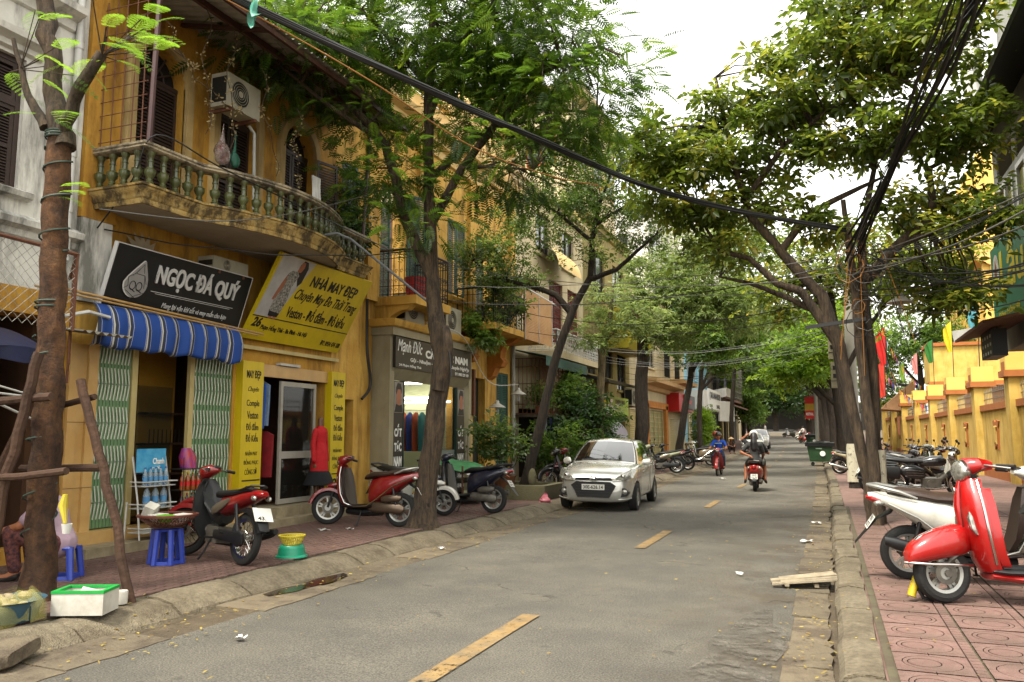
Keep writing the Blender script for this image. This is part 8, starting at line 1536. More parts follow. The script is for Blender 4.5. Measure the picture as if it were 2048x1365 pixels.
def person(label,J,skin,top=None,bottom=None,shoe=None,hair=None,helmet=None,face=(1,0,0),long_sleeve=False,trouser=True,extra=None,hairlen=0,skirt=False,name='person'):
 # J: pelvis, chest, neck, head, then (L,R) shoulder, elbow, wrist, hip, knee, ankle, toe
 t=thing(name,label,'person');mb=MB();g={k:([V3(a) for a in v] if isinstance(v,(list,tuple)) and isinstance(v[0],(list,tuple)) else V3(v)) for k,v in J.items()}
 limb(mb,[g['pelvis'],g['pelvis'].lerp(g['chest'],.5),g['chest'],g['neck']],[.125,.11,.125,.05]);limb(mb,[g['neck'],g['head']-V3((0,0,.08))],[.05,.048])
 f=V3(face).normalized();h=g['head'];mb.ell(tuple(h+V3((0,0,.02))),(.082+.012*abs(f.x),.082+.012*abs(f.y),.115),14,10);mb.ell(tuple(h-V3((0,0,.05))+f*.02),(.062,.062,.07),12,8);mb.ell(tuple(h+f*.098-V3((0,0,.012))),(.016,.016,.024),8,6);sd_=f.cross(V3((0,0,1)))
 for s_ in (-1,1):mb.ell(tuple(h+sd_*s_*.086-V3((0,0,.005))),(.02,.02,.034),8,6)
 for i in (0,1):
  limb(mb,[g['chest'].lerp(g['sh'][i],.6)+V3((0,0,.03)),g['sh'][i]],[.07,.058]);limb(mb,[g['sh'][i],g['el'][i]],[.052,.042]);limb(mb,[g['el'][i],g['wr'][i]],[.042,.028]);hand(mb,g['wr'][i],g['wr'][i]-g['el'][i],(0,0,1))
  limb(mb,[g['pelvis'].lerp(g['hip'][i],.5),g['hip'][i],g['hip'][i].lerp(g['kn'][i],.5),g['kn'][i]],[.1,.09,.078,.058]);limb(mb,[g['kn'][i],g['kn'][i].lerp(g['an'][i],.35),g['an'][i]],[.056,.058,.038]);limb(mb,[g['an'][i],g['an'][i].lerp(g['to'][i],.5)-V3((0,0,.02)),g['to'][i]],[.036,.034,.026])
 remesh(mb,.012,3,'body',skin,t)
 mb=MB()
 for s_ in (-1,1):mb.ell(tuple(h+f*.085+sd_*s_*.032+V3((0,0,.022))),(.012,.012,.008),8,6);mb.ell(tuple(h+f*.085+sd_*s_*.033+V3((0,0,.043))),(.018,.018,.005),8,4)
 mb.ell(tuple(h+f*.083-V3((0,0,.055))),(.012+.02*abs(sd_.x),.012+.02*abs(sd_.y),.006),8,4);mb.build('facial_features',mHair,t)
 if top:
  mb=MB();limb(mb,[g['pelvis']+V3((0,0,.0)),g['pelvis'].lerp(g['chest'],.5),g['chest'],g['chest'].lerp(g['neck'],.62)],[.148,.128,.145,.075])
  for i in (0,1):
   limb(mb,[g['chest'].lerp(g['sh'][i],.6)+V3((0,0,.035)),g['sh'][i]],[.088,.07]);e=g['el'][i] if long_sleeve else g['sh'][i].lerp(g['el'][i],.72);limb(mb,[g['sh'][i],e],[.07,.062])
   if long_sleeve:limb(mb,[g['el'][i],g['el'][i].lerp(g['wr'][i],.9)],[.056,.04])
   if skirt:limb(mb,[g['pelvis'].lerp(g['hip'][i],.5),g['hip'][i],g['hip'][i].lerp(g['kn'][i],.55)],[.13,.115,.1])
  remesh(mb,.014,4,'top',top,t)
 if bottom:
  mb=MB()
  for i in (0,1):limb(mb,[g['pelvis'],g['hip'][i],g['hip'][i].lerp(g['kn'][i],.5),g['kn'][i]],[.13,.11,.095,.078]);limb(mb,[g['kn'][i],g['kn'][i].lerp(g['an'][i],.5),g['kn'][i].lerp(g['an'][i],.9)],[.078,.07,.062])
  remesh(mb,.014,3,'trousers',bottom,t)
 if shoe:
  for i in (0,1):mb=MB();d=(g['to'][i]-g['an'][i]);limb(mb,[g['an'][i]-V3((0,0,.045)),g['to'][i]-V3((0,0,.03))],[.036,.034],8);mb.build('sandal',shoe,t)
 if hair:
  mb=MB();mb.ell(tuple(h+V3((0,0,.045))-f*.02),(.1,.1,.105),14,10)
  if hairlen:limb(mb,[h-f*.07,h-f*.11-V3((0,0,.16)),h-f*.12-V3((0,0,.32)),h-f*.10-V3((0,0,hairlen))],[.085,.10,.10,.05])
  else:mb.ell(tuple(h-f*.04-V3((0,0,.0))),(.085,.085,.09),12,8)
  remesh(mb,.014,3,'hair',hair,t)
 if helmet:
  hb=MB();c_=h+V3((0,0,.045))-f*.01;b=len(hb.v);prof=[(.128*math.sin(a),.135*math.cos(a)) for a in [math.pi*.56*i/10 for i in range(11)]];hb.lathe([(max(.001,r_),z) for r_,z in prof]+[(.118,prof[-1][1])],tuple(c_),'Z',22);hb.build('helmet',helmet,t)
  hb=MB();hb.ell(tuple(c_+f*.12+V3((0,0,.01))),(.035+.05*abs(f.y)+.03*abs(f.x),.035+.05*abs(f.x)+.03*abs(f.y),.012),12,6);hb.build('helmet_peak',mBlkPl,t)
 return t
mSk1=M('warm_skin','9c6444',.55,c2='a86e4c',scale=5,spec=.35);mSk2=M('tan_skin','8a5232',.55,c2='965c3a',scale=5,spec=.35)
mBluShirt=M('blue_shirt','1446a8',.85,c2='1850b8',scale=5,bump=.25,bscale=14);mJean=M('denim','1c2536',.9,c2='26324a',scale=12);mGreyD=M('charcoal_dress','2e2e2c',.9,c2='383836',scale=8,bump=.2,bscale=16);mBlkC=M('black_cloth','121215',.9,var=.2);mSand=M('dark_sandal','1c1512',.7)
RIDE=dict(pelvis=(-.16,0,.87),chest=(-.10,0,1.20),neck=(-.07,0,1.38),head=(-.04,0,1.53),sh=[(-.09,.185,1.31),(-.09,-.185,1.31)],el=[(.06,.30,1.10),(.06,-.30,1.10)],wr=[(.30,.30,1.075),(.30,-.30,1.075)],hip=[(-.12,.1,.85),(-.12,-.1,.85)],kn=[(.26,.20,.74),(.26,-.20,.74)],an=[(.10,.2,.36),(.10,-.2,.36)],to=[(.25,.21,.32),(.25,-.21,.32)])
def mount(p,x,y,z,head):p.location=(x,y,z);p.rotation_euler=(0,0,R(head));return p
bk=place(underbone('red motorbike ridden toward us by a man in blue',paint('8a1210','ride_red'),paint('7a1010','ride_red2'),0,stand=False,mirrors=False),-4.02,32.6,-90,0,z=.02)
p=mount(person('man in blue shirt and dark helmet riding toward us',RIDE,mSk1,mBluShirt,mJean,mSand,None,paint('14100e','helmet_dark')),-4.02,32.6,.02,-90)
mb=MB();mb.box(.04,.048,-.14,.14,1.235,1.262);mb.build('chest_stripe',M('pale_stripe','a8b48a',.8),p,False)
J2=dict(RIDE);sh_=V3((-.36,-.06,.02));J2={k:([tuple(V3(a)+sh_) for a in v] if isinstance(v,list) else tuple(V3(v)+sh_)) for k,v in RIDE.items()};J2['head']=(-.38,-.15,1.55);J2['wr']=[(-.12,.12,1.02),(-.12,-.16,1.02)];J2['el']=[(-.3,.28,1.05),(-.3,-.3,1.05)]
mount(person('passenger with orange helmet hidden behind man in blue',J2,mSk1,mBlkC,mBlkC,mSand,None,paint('b03a0e','helmet_orange')),-4.02,32.6,.02,-90)
place(vespa('dark red scooter ridden away from us by a couple',paint('86170f','ride_red3'),mSeatB,4,rider=True),-1.98,24.4,92,0,z=.02)
JD=dict(RIDE);JD['el']=[(.02,.36,1.45),(.06,-.36,1.05)];JD['wr']=[(-.02,.16,1.60),(.30,-.36,1.05)];JD['head']=(-.04,.02,1.54)
mount(person('scooter driver in black holding his helmet with raised arm',JD,mSk2,mBlkC,mBlkC,mSand,None,paint('c2c0b8','helmet_white')),-1.98,24.4,.02,92)
JW=dict(pelvis=(-.50,0,.86),chest=(-.46,0,1.18),neck=(-.44,0,1.36),head=(-.42,.0,1.51),sh=[(-.46,.17,1.29),(-.46,-.17,1.29)],el=[(-.50,.36,1.08),(-.36,-.25,1.04)],wr=[(-.64,.14,.99),(-.2,-.2,.90)],hip=[(-.46,.1,.84),(-.46,-.1,.84)],kn=[(-.12,.25,.70),(-.12,-.25,.70)],an=[(-.34,.27,.32),(-.34,-.27,.32)],to=[(-.20,.29,.26),(-.20,-.29,.26)])
p=mount(person('woman with long black hair in grey dress on scooter back',JW,mSk2,mGreyD,None,mSand,mHair,hairlen=.50,skirt=True),-1.98,24.4,.02,92)
tb=thing('shoulder_bag','dark shoulder bag at the hip of the long-haired woman','bag',(-1.98,24.4,.02),R(92));mb=MB();mb.loft([(-.52,-.24,.78,.03,.05),(-.48,-.25,.80,.05,.09),(-.36,-.26,.80,.05,.09),(-.32,-.25,.79,.02,.05)],12);mb.build('bag_body',M('olive_leather','26261c',.6),tb);mb=MB();mb.tube([(-.42,-.27,.88),(-.55,-.17,1.1),(-.58,-.02,1.25),(-.50,.10,1.34)],.009,6);mb.build('strap',mBlkC,tb)
JS=dict(pelvis=(0,0,.36),chest=(.10,0,.64),neck=(.20,0,.82),head=(.27,0,.95),sh=[(.13,.18,.75),(.13,-.18,.75)],el=[(.32,.22,.55),(.32,-.22,.55)],wr=[(.52,.12,.50),(.52,-.12,.50)],hip=[(.05,.1,.36),(.05,-.1,.36)],kn=[(.42,.17,.48),(.42,-.17,.48)],an=[(.36,.16,.10),(.36,-.16,.10)],to=[(.50,.17,.05),(.50,-.17,.05)])
mLil=M('lilac_shirt','9d8490',.9,c2='aa929c',scale=5,bump=.3,bscale=16);mFlP=M('floral_trousers','11131f',.9,c2='7a4438',scale=26)
mount(person('woman in lilac shirt sitting behind the wrapped trunk',JS,mSk1,mLil,mFlP,mSand,mHair),-7.3,6.08,.15,205)
STAND=dict(pelvis=(0,0,.93),chest=(0,0,1.27),neck=(0,0,1.44),head=(.02,0,1.58),sh=[(0,.18,1.38),(0,-.18,1.38)],el=[(-.03,.25,1.12),(.02,-.25,1.12)],wr=[(.08,.27,.9),(.12,-.25,.92)],hip=[(0,.1,.9),(0,-.1,.9)],kn=[(.08,.1,.5),(-.04,-.1,.5)],an=[(.02,.1,.1),(-.18,-.1,.12)],to=[(.16,.1,.05),(-.04,-.1,.05)])
mWhtC=M('white_cloth','c4c1b8',.9,var=.05)
mount(person('pedestrian in white top and dark shorts crossing the far road',STAND,mSk1,mWhtC,mBlkC,mSand,mHair),*W(-5.0,116,.02),180)
JB={k:([tuple(V3(a)) for a in v] if isinstance(v,list) else v) for k,v in RIDE.items()}
mount(person('rider in white shirt on far parked scooter at right',JB,mSk1,mWhtC,mBlkC,mSand,mHair),-1.2+gx(101)+.6,101,gz(101)+.03,150)
JV={k:([tuple(V3(a)) for a in v] if isinstance(v,list) else v) for k,v in JS.items()}
p=mount(person('street vendor in conical hat crouching by the dark house',JV,mSk2,M('brown_shirt','4a3a30',.9),mBlkC,mSand),*W(-5.9,58.5,.16),-60);mb=MB();mb.lathe([(.001,1.16),(.22,1.0),(.22,.995),(.001,1.14)],(.27,0,0),'Z',20);mb.build('conical_hat',M('palm_hat','9c7f56',.9,c2='ab8e64',scale=8),p)
# ================================================================ small things on the pavements
mBluPl=M('blue_plastic','2c3f9a',.4,c2='3448a4',scale=4);mGrnPl=M('green_plastic','0f7a5a',.4,c2='148464',scale=4);mYelPl=M('yellow_plastic','b7a52a',.45,c2='c2b036',scale=5);mFoam=M('white_foam','bdb9ac',.8,c2='c9c5b9',scale=8,dirt=.4,dirtc=srgb('7d7360'),dscale=3,streak=(1,1,1))
mPap=M('white_paper','c4c2ba',.8,var=.06);mTape=M('green_tape','14923a',.5,var=.1);mWick=M('brown_wicker','4a2a1c',.7,c2='5c3826',scale=20)
def stool(label,x,y,h,a,b,seg,rz=0):
 t=thing('plastic_stool',label,'stool',(x,y,.155),rz);MB().lathe([(.001,h-.02),(a*.95,h-.02),(a,h),(a*.9,h+.012),(.001,h+.012)],(0,0,0),'Z',seg,math.pi/seg,math.pi/seg+2*math.pi).build('seat',mBluPl,t,False)
 for k in range(seg):
  an=math.pi/seg+2*math.pi*k/seg;c_,s_=math.cos(an),math.sin(an);mb=MB();mb.tube([(a*.95*c_,a*.95*s_,h),(b*c_,b*s_,0)],[.035,.03],6);mb.build('leg',mBluPl,t)
 mb=MB();mb.lathe([(b*.97,.04),(b*.99,.0),(b*.93,0),(b*.92,.04),(b*.97,.04)],(0,0,0),'Z',seg,math.pi/seg,math.pi/seg+2*math.pi);mb.build('base_ring',mBluPl,t,False);return t
stool('small square blue stool beside the wrapped trunk',-7.28,6.08,.31,.16,.2,4,.5);stool('blue hexagonal stool carrying the wicker basket',-7.02,7.2,.385,.145,.18,6)
t=thing('wicker_basket','shallow brown wicker basket full of bowls on blue stool','basket',(-7.02,7.2,.555));mb=MB();pr_=[(.12,0),(.2,.04),(.27,.09),(.31,.13)]
for i in range(48):
 for s_ in (-1,1):a=2*math.pi*i/48;mb.tube([(r_*math.cos(a+s_*.12*k),r_*math.sin(a+s_*.12*k),z) for k,(r_,z) in enumerate(pr_)],.004,3,False)
mb.build('weave',mWick,t);MB().lathe([(.30,.125),(.33,.13),(.33,.15),(.30,.155),(.295,.14),(.30,.125)],(0,0,0),'Z',32).build('rim',M('red_brown_rim','5a2a1c',.6),t);MB().lathe([(.001,.0),(.2,.01),(.001,.015)],(0,0,0),'Z',20).build('bottom',mWick,t)
for i,(x,y,r_,m_,lab) in enumerate(((-.1,-.05,.12,mFoam,'white bowl at the left in wicker basket'),(.08,-.12,.1,M('lime_bowl','5c9a1c',.4),'lime green bowl in the wicker basket'),(.16,.06,.11,mFoam,'white lidded bowl at right of wicker basket'))):tag(MB().lathe([(.001,.06),(r_*.6,.06),(r_,.13),(r_*.96,.135),(.001,.15)],(-7.02+x,7.2+y,.57),'Z',20).build('bowl',m_),lab,'bowl','bowls in the basket')
tag(MB().obox((-7.2,7.12,.75),(.12,.16,.12),(.3,.4,.5)).build('plastic_tub',mFoam,None,False),'square white tub leaning in the wicker basket','tub')
# drinks rack
t=RK=thing('drinks_rack','white wire drinks rack with blue water poster before green gate','rack',(-8.2,8.3,.27),world=True);mb=MB()
for y in (7.85,8.39):
 mb.tube([(-8.1,y,.28),(-8.16,y,.75),(-8.28,y,1.32)],.012,6);mb.tube([(-8.36,y,.28),(-8.34,y,.75)],.012,6)
for z in (.42,.72,1.0):mb.tube([(-8.05,7.85,z),(-8.05,8.39,z)],.009,6);mb.tube([(-8.05,7.85,z),(-8.3,7.85,z)],.009,6);mb.tube([(-8.05,8.39,z),(-8.3,8.39,z)],.009,6);mb.box(-8.32,-8.06,7.87,8.37,z-.06,z-.05)
mb.build('frame',mWhiteP,t);MB().box(-8.2,-8.19,7.83,8.31,1.12,1.42).build('poster',M('water_poster','1f86b4',.4,c2='59a8c8',scale=7),t,False)
fr=frame((-8.188,7.83,1.12),(0,1,0),(0,0,1));text('Chanh',mWhiteT,t,fr,.26,.45,.1,.18,bold=.02);text('nước',mWhiteT,t,fr,.26,.42,.03,.08)
def bottle(lab,x,y,z,h,m_,cap,r_=.035):
 t=thing('bottle',lab,'bottle',(x,y,z),group='bottles on the drinks racks');MB().lathe([(.001,0),(r_,0),(r_,h*.55),(r_*.9,h*.66),(r_*.4,h*.84),(r_*.38,h*.93),(.001,h*.93)],(0,0,0),'Z',12).build('glass',m_,t);MB().lathe([(r_*.42,h*.92),(r_*.42,h),(.001,h)],(0,0,0),'Z',10).build('cap',cap,t);MB().lathe([(r_*1.02,h*.25),(r_*1.02,h*.5)],(0,0,0),'Z',12).build('wrapper',M('bottle_label','4f86b0',.5) if m_ is mPET else mRedS,t)
ORD=['leftmost','second from left','middle','second from right','rightmost']
mPET=M('clear_pet','9fb4c0',.1,var=.1,alpha=.45,spec=.8);mCola=M('cola','2a0a08',.1,spec=.7);mTea=M('amber_drink','8a4612',.1,spec=.7);mRedC=M('red_cap','a81414',.4);mBlC=M('blue_cap','2a5aa0',.4)
for i in range(5):bottle(ORD[i]+' clear water bottle on middle shelf of white rack',-8.14,7.93+i*.085,.945,.24,mPET,mBlC,.032)
for i in range(3):bottle(ORD[2*i]+' large water bottle on low shelf of white rack',-8.14,7.97+i*.14,.665,.3,mPET,mBlC,.045)
t=thing('drinks_rack','dark wire rack of red and amber bottles beside motorbike','rack',(-8.1,8.63,.27),world=True);mb=MB()
for z in (.3,.58,.86,1.14):mb.tube([(-8.0,8.44,z),(-8.0,8.93,z),(-8.25,8.93,z),(-8.25,8.44,z),(-8.0,8.44,z)],.006,5);mb.box(-8.25,-8.0,8.44,8.93,z-.004,z)
for x in (-8.0,-8.25):
 for y in (8.44,8.93):mb.tube([(x,y,.27),(x,y,1.3)],.006,5)
mb.build('frame',mBlackM,t)
for k,(z,m_,c_,lab) in enumerate(((.86,mTea,mYelPl,'amber drink bottle on top shelf of dark rack'),(.58,mCola,mRedC,'dark red soda bottle on middle shelf of dark rack'),(.302,mCola,mRedC,'soda bottle on bottom shelf of dark rack'))):
 for i in range(5):bottle(ORD[i]+' '+lab,-8.06,8.49+i*.095,z,.24,m_,c_,.034)
tag(MB().loft([(-8.1,8.63,1.15,.1,.1,math.pi/2),(-8.12,8.63,1.3,.12,.1,math.pi/2),(-8.12,8.60,1.42,.07,.05,math.pi/2)],12).build('snack_bundle',M('red_wrapper','a8321c',.35,c2='6a2a7a',scale=9)),'red and purple wrapped bundle on top of dark rack','bundle')
# basins, boxes, slab
tag(MB().lathe([(.001,.14),(.13,.14),(.145,.125),(.16,.03),(.185,.015),(.19,0),(.17,0),(.15,.11),(.001,.125)],(-6.02,8.15,.156),'Z',26).build('basin',mGrnPl),'green plastic basin upside down behind the motorbike','basin')
mb=MB()
for i in range(30):
 a=2*math.pi*i/30
 for s_ in (-1,1):mb.tube([(.09*math.cos(a),.09*math.sin(a),0),(.125*math.cos(a+s_*.15),.125*math.sin(a+s_*.15),.05),(.145*math.cos(a+s_*.3),.145*math.sin(a+s_*.3),.1)],.005,3,False)
mb.lathe([(.142,.095),(.16,.1),(.16,.112),(.14,.112),(.142,.095)],(0,0,0),'Z',28);mb.lathe([(.001,0),(.09,0),(.001,.006)],(0,0,0),'Z',16);o=mb.build('sieve_basket',mYelPl);o.location=(-6.02,8.15,.298);tag(o,'yellow plastic sieve basket on the green basin','basket')
t=thing('foam_box','open white foam box edged with green tape at kerb','box',(-5.72,5.02,.16),R(24));t.scale=(.85,)*3;mb=MB()
for a in ((-.24,.24,-.17,-.14,0,.22),(-.24,.24,.14,.17,0,.22),(-.24,-.21,-.14,.14,0,.22),(.21,.24,-.14,.14,0,.22),(-.21,.21,-.14,.14,0,.03)):mb.box(*a)
mb.build('walls',mFoam,t,False);mb=MB()
for a in ((-.245,.245,-.175,-.135,.2,.226),(-.245,.245,.135,.175,.2,.226),(-.245,-.205,-.135,.135,.2,.226),(.205,.245,-.135,.135,.2,.226)):mb.box(*a)
mb.build('tape_edge',mTape,t,False);MB().obox((.02,.02,.12),(.18,.12,.16),(.2,.3,.3)).build('foam_block',mFoam,t,False)
tag(MB().lathe([(.001,.11),(.05,.11),(.055,.1),(.052,0),(.001,0)],(-5.72,5.38,.158),'Z',16).build('foam_cup',mFoam),'small white foam block beside the wooden stake','cup')
t=thing('blue_basin','blue basin wrapped in a yellowish plastic bag at lower left','basin',(-6.0,4.55,.16));MB().lathe([(.001,.01),(.2,.01),(.25,.16),(.27,.17),(.24,.16),(.19,.03),(.001,.03)],(0,0,0),'Z',24).build('bowl',M('slate_blue_plastic','2c4a58',.4),t)
mb=MB();mb.grid(lambda u,v:((.26+.05*math.sin(v*31))*math.cos(6.28*v)*(1-.9*max(0,u-.6)),(.26+.05*math.sin(v*31))*math.sin(6.28*v)*(1-.9*max(0,u-.6)),.01+.22*u+.02*math.sin(v*40)),6,44);mb.build('plastic_bag',M('thin_yellow_bag','a8a25a',.2,alpha=.28,var=.2),t)
mb=MB()
for i in range(14):a=i*2.4;mb.ell((.12*math.cos(a)*(i % 3)/2,.12*math.sin(a)*(i % 3)/2,.12+.02*(i % 4)),(.06,.05,.035),8,6)
mb.build('scraps',M('food_scraps','6a5a34',.8,c2='8f8468',scale=14),t)
mb=MB();mb.loft([(-.42,0,.06,.25,.05,0,5),(-.38,0,.065,.29,.065,0,5),(.34,0,.06,.30,.065,0,5),(.38,0,.055,.26,.05,0,5)],20);o=mb.build('concrete_slab',mConc);o.location=(-5.5,4.0,.03);o.scale=(.8,.8,.9);o.rotation_euler=(R(4),R(-6),R(24));tag(o,'loose concrete ramp slab in the gutter at lower left','slab')
t=thing('wooden_ramp','weathered plank ramp leaning on the right kerb','ramp',(-.30,9.25,.02),R(8));t.scale=(.86,)*3;mPlk=M('grey_plank','8a7d66',.9,c2='9c9078',scale=7,bump=.5,bscale=30,dirt=.5,dirtc=srgb('4d4232'),dscale=4)
for i,y in enumerate((-.24,-.1,.04,.17)):MB().obox((.0+.05*(i % 2),y*.85,.075+.004*i),(.78-.12*(i % 2),.11,.022),(R(3*(i-1)),R(-7),R(4*(i-1.5)))).build('plank',mPlk,t,False)
for x in (-.22,.12):MB().obox((x,-.05,.035),(.05,.4,.04)).build('batten',mPlk,t,False)
# planter, stall, bag
t=thing('stone_planter','mossy concrete planter box at the leaning tree foot','planter',(-6.75,17.9,.13),world=True);mMoss=M('mossy_concrete','55503a',.95,c2='6a6448',scale=4,bump=.8,bscale=30,dirt=.6,dirtc=srgb('2e3218'),dscale=2,streak=(1,1,1))
for a in ((-7.5,-5.95,17.2,17.4,.13,.46),(-7.5,-5.95,18.7,18.9,.13,.45),(-7.5,-7.3,17.4,18.7,.13,.46),(-6.15,-5.95,17.4,18.7,.13,.455)):MB().box(*a).build('wall',mMoss,t,False)
MB().box(-7.3,-6.15,17.4,18.7,.13,.38).build('soil',mEarth,t,False)
tag(MB().ell((-6.35,17.5,.62),(.1,.09,.22),9,7).build('rockery_stone',mMoss),'knobbly ornamental stone on the planter edge','stone')
mb=MB();mb.grid(lambda u,v:(-5.72+.17*(u-.5)*(1.2-v),16.55+.2*(u-.5)*(1.2-v)+.03*math.sin(v*9),.16+.2*v),6,6);mb.ell((-5.72,16.55,.2),(.13,.12,.07),10,6);tag(mb.build('pink_bag',M('pink_plastic','b5606a',.4,c2='c47880',scale=9)),'pink plastic bag on the kerb before the car','bag')
t=thing('street_stall','low stall draped with a green and red banner','stall',(-7.6,15.9,.15),world=True);mb=MB()
for x in (-8.0,-7.1):
 for y in (15.3,16.6):mb.tube([(x,y,.15),(x,y,.95)],.02,6)
mb.build('frame',mRust,t);MB().box(-8.0,-7.1,15.3,16.6,.6,.64).build('shelf',mBlackM,t,False)
for a,b,m_,nm in ((0,.72,M('green_banner','2a6a3a',.5,c2='4a8a58',scale=7),'banner'),(.72,.82,mPap,'banner_edge'),(.82,1,M('red_banner','8a2a20',.5,c2='a05040',scale=7),'banner_stripe')):
 mb=MB();mb.grid(lambda u,v:(-8.15+1.55*(a+(b-a)*u),15.15+1.6*v,1.08-.38*(a+(b-a)*u)**1.5-.05*math.sin(v*7)+.03*math.sin(u*6+v*4)),8,16);mb.build(nm,m_,t)
# mannequin and clothes
t=thing('mannequin','mannequin in red tunic and black skirt at tailor doorway','mannequin',(-8.3,11.95,.44));mMan=M('brown_mannequin','5a3a22',.4,c2='6a4428',scale=3)
mb=MB();limb(mb,[(0,0,1.25),(0,0,1.42)],[.055,.05])
for s_ in (-1,1):limb(mb,[(0,s_*.09,.62),(0,s_*.085,.4),(0,s_*.08,.08),(.1,s_*.08,.02)],[.07,.055,.035,.03])
mb.build('body',mMan,t);mb=MB();limb(mb,[(0,0,.5),(0,0,.85),(0,0,1.02),(0,0,1.2)],[.165,.135,.105,.12]);limb(mb,[(0,0,1.2),(0,0,1.28)],[.105,.065])
for s_ in (-1,1):limb(mb,[(0,s_*.14,1.23),(-.01,s_*.19,1.0),(.02,s_*.2,.72)],[.05,.046,.04])
remesh(mb,.015,4,'red_tunic',M('red_lace','a80a10',.8,c2='b81018',scale=20,bump=.4,bscale=50),t);MB().lathe([(.1,.6),(.19,.5),(.27,.3),(.26,.29),(.001,.42)],(0,0,0),'Z',24).build('black_skirt',mBlkC,t)
for i,(c_,y,z0,lab) in enumerate((('0f5a3a',10.72,1.75,'green'),('1c4a9a',10.82,1.7,'royal blue'),('6a7f9a',10.93,1.75,'pale blue striped'),('14141a',10.72,.75,'long black'),('7a1016',11.06,.9,'crimson'))):
 mb=MB();mb.loft([(-8.78,y,z0,.07,.15,math.pi/2),(-8.78,y,z0+.4,.06,.17,math.pi/2),(-8.78,y,2.42 if z0>1 else 1.6,.05,.18,math.pi/2),(-8.78,y,2.5 if z0>1 else 1.66,.02,.04,math.pi/2)],10);tag(mb.build('hanging_garment',M('garment_'+c_,c_,.9,var=.25,scale=7) if i != 3 else mFlor),lab+' garment hanging inside the tailor doorway','garment','garments in the tailor doorway')
# odds and ends
def cloth(name,lab,cat,p,w_,h,m_,ax='Y',sw=.04):
 mb=MB();mb.grid(lambda u,v:(p[0]+sw*math.sin(u*14)*v,p[1]+w_*(u-.5)*(1-.25*math.sin(v*3)),p[2]-h*v),14,8);mb.grid(lambda u,v:(p[0]+.02+sw*math.sin(u*14)*v,p[1]+w_*(u-.5)*(1-.25*math.sin(v*3)),p[2]-h*v),14,8);tag(mb.build(name,m_),lab,cat)
cloth('hanging_towel','white towel hanging on the curved balcony wire','towel',(-7.55,10.55,5.75),.22,.5,mPap);cloth('hanging_shirt','grey shirt hanging below the window cage','shirt',(-7.75,22.4,2.05),.35,.85,M('grey_cloth','5c6068',.9));cloth('hanging_cloth','black and white patterned cloth hanging beside leaning tree','cloth',(-7.3,23.2,1.95),.45,1.1,M('patterned_cloth','1c1c20',.9,c2='b5b0a4',scale=12));cloth('hanging_shirt','dark blue garment beside grey shirt below cage','shirt',(-7.75,22.95,2.1),.25,.7,M('navy_cloth','1c2244',.9))
for lab,p,r_,m_ in (('clear plastic bag hanging on the curved balcony',(-7.85,8.72,5.62),(.1,.12,.17),M('cloudy_plastic','a9a49c',.2,alpha=.6,c2='7a4a44',scale=12)),('green net bag hanging beside the clear one',(-7.85,8.98,5.6),(.06,.08,.12),M('green_net','1c5a44',.5,alpha=.8))):
 mb=MB().ell(p,r_,18,14)
 for i,q in enumerate(mb.v):k_=1+.45*mnoise.noise((q[0]*9,q[1]*9,q[2]*7));mb.v[i]=(p[0]+(q[0]-p[0])*k_,p[1]+(q[1]-p[1])*k_,q[2]-.04*k_)
 mb.tube([(p[0],p[1],p[2]+r_[2]*.6),(p[0]+.01,p[1],p[2]+r_[2]*1.5),(p[0],p[1]+.02,p[2]+.4)],[r_[0]*.5,.015,.004],6);tag(mb.build('plastic_bag',m_),lab,'bag')
t=thing('plastic_dipper','yellow plastic dipper hanging from the tree stake','dipper',(-6.0,5.0,.98));MB().lathe([(.001,-.2),(.03,-.2),(.042,-.12),(.036,-.12),(.028,-.19),(.001,-.19)],(.04,0,0),'Z',14).build('cup',mPap,t);MB().tube([(0,0,.12),(-.02,0,.03),(.02,0,-.12)],[.02,.035,.014],8).build('handle',mYelPl,t)
mb=MB();mb.grid(lambda u,v:(-5.32+.22*u+.02*math.sin(v*7),6.15+.1*math.sin(u*5+v),5.92-.16*v+.04*math.sin(u*8+v*5)),8,8);tag(mb.build('plastic_bag',M('teal_plastic','4a9a84',.3,alpha=.85)),'teal plastic scrap snagged on the thick cable','bag')
# litter and leaves
for i,(x,y,z,s_,lab) in enumerate(((-7.2,10.5,.162,.16,'crumpled white paper on the pavement left of dark red scooter'),(-6.9,10.75,.162,.1,'smaller white scrap nearer the dark red scooter'),(-4.3,5.2,.035,.07,'white scrap on the road at lower left'),(-.35,12.8,.04,.16,'white plastic scrap in the right gutter'),(-.25,15.5,.04,.14,'pale scrap farther along the right gutter'),(-1.0,9.6,.035,.06,'tiny white scrap left of the plank ramp'),(-5.05,10.2,.035,.08,'red and white wrapper in the left gutter'),(-3.6,30,.035,.2,'blue white scrap on the road near man in blue'))):
 mb=MB();mb.grid(lambda u,v:(x+s_*(u-.5)+.02*math.sin(v*9),y+s_*.8*(v-.5)+.02*math.sin(u*7),z+.012+.014*math.sin(u*7+v*5+i)),5,5);tag(mb.build('litter',mPap),lab,'litter',kind='thing')
n=2600;xs=np.where(rng.random(n)<.45,rng.normal(-5.05,.22,n),np.where(rng.random(n)<.55,rng.normal(-.18,.18,n),rng.uniform(-8.2,3,n)));ys=rng.uniform(3.0,30,n)**1.0
zz=np.where(xs<-5.78,.165,np.where(xs<-5.36,.04+.13*np.clip((-5.36-xs)/.3,0,1),np.where(xs>.02,.168,.034)));P=np.stack([xs+np.array([gx(y) for y in ys]),ys,zz],1)
V,F=leaf_t(.22,.03,.05);TPL['flat']=[(V,F)];LF['flat']=LF['straw'];A=np.stack([rng.normal(0,1,n),rng.normal(0,1,n),rng.normal(0,.08,n)],1)
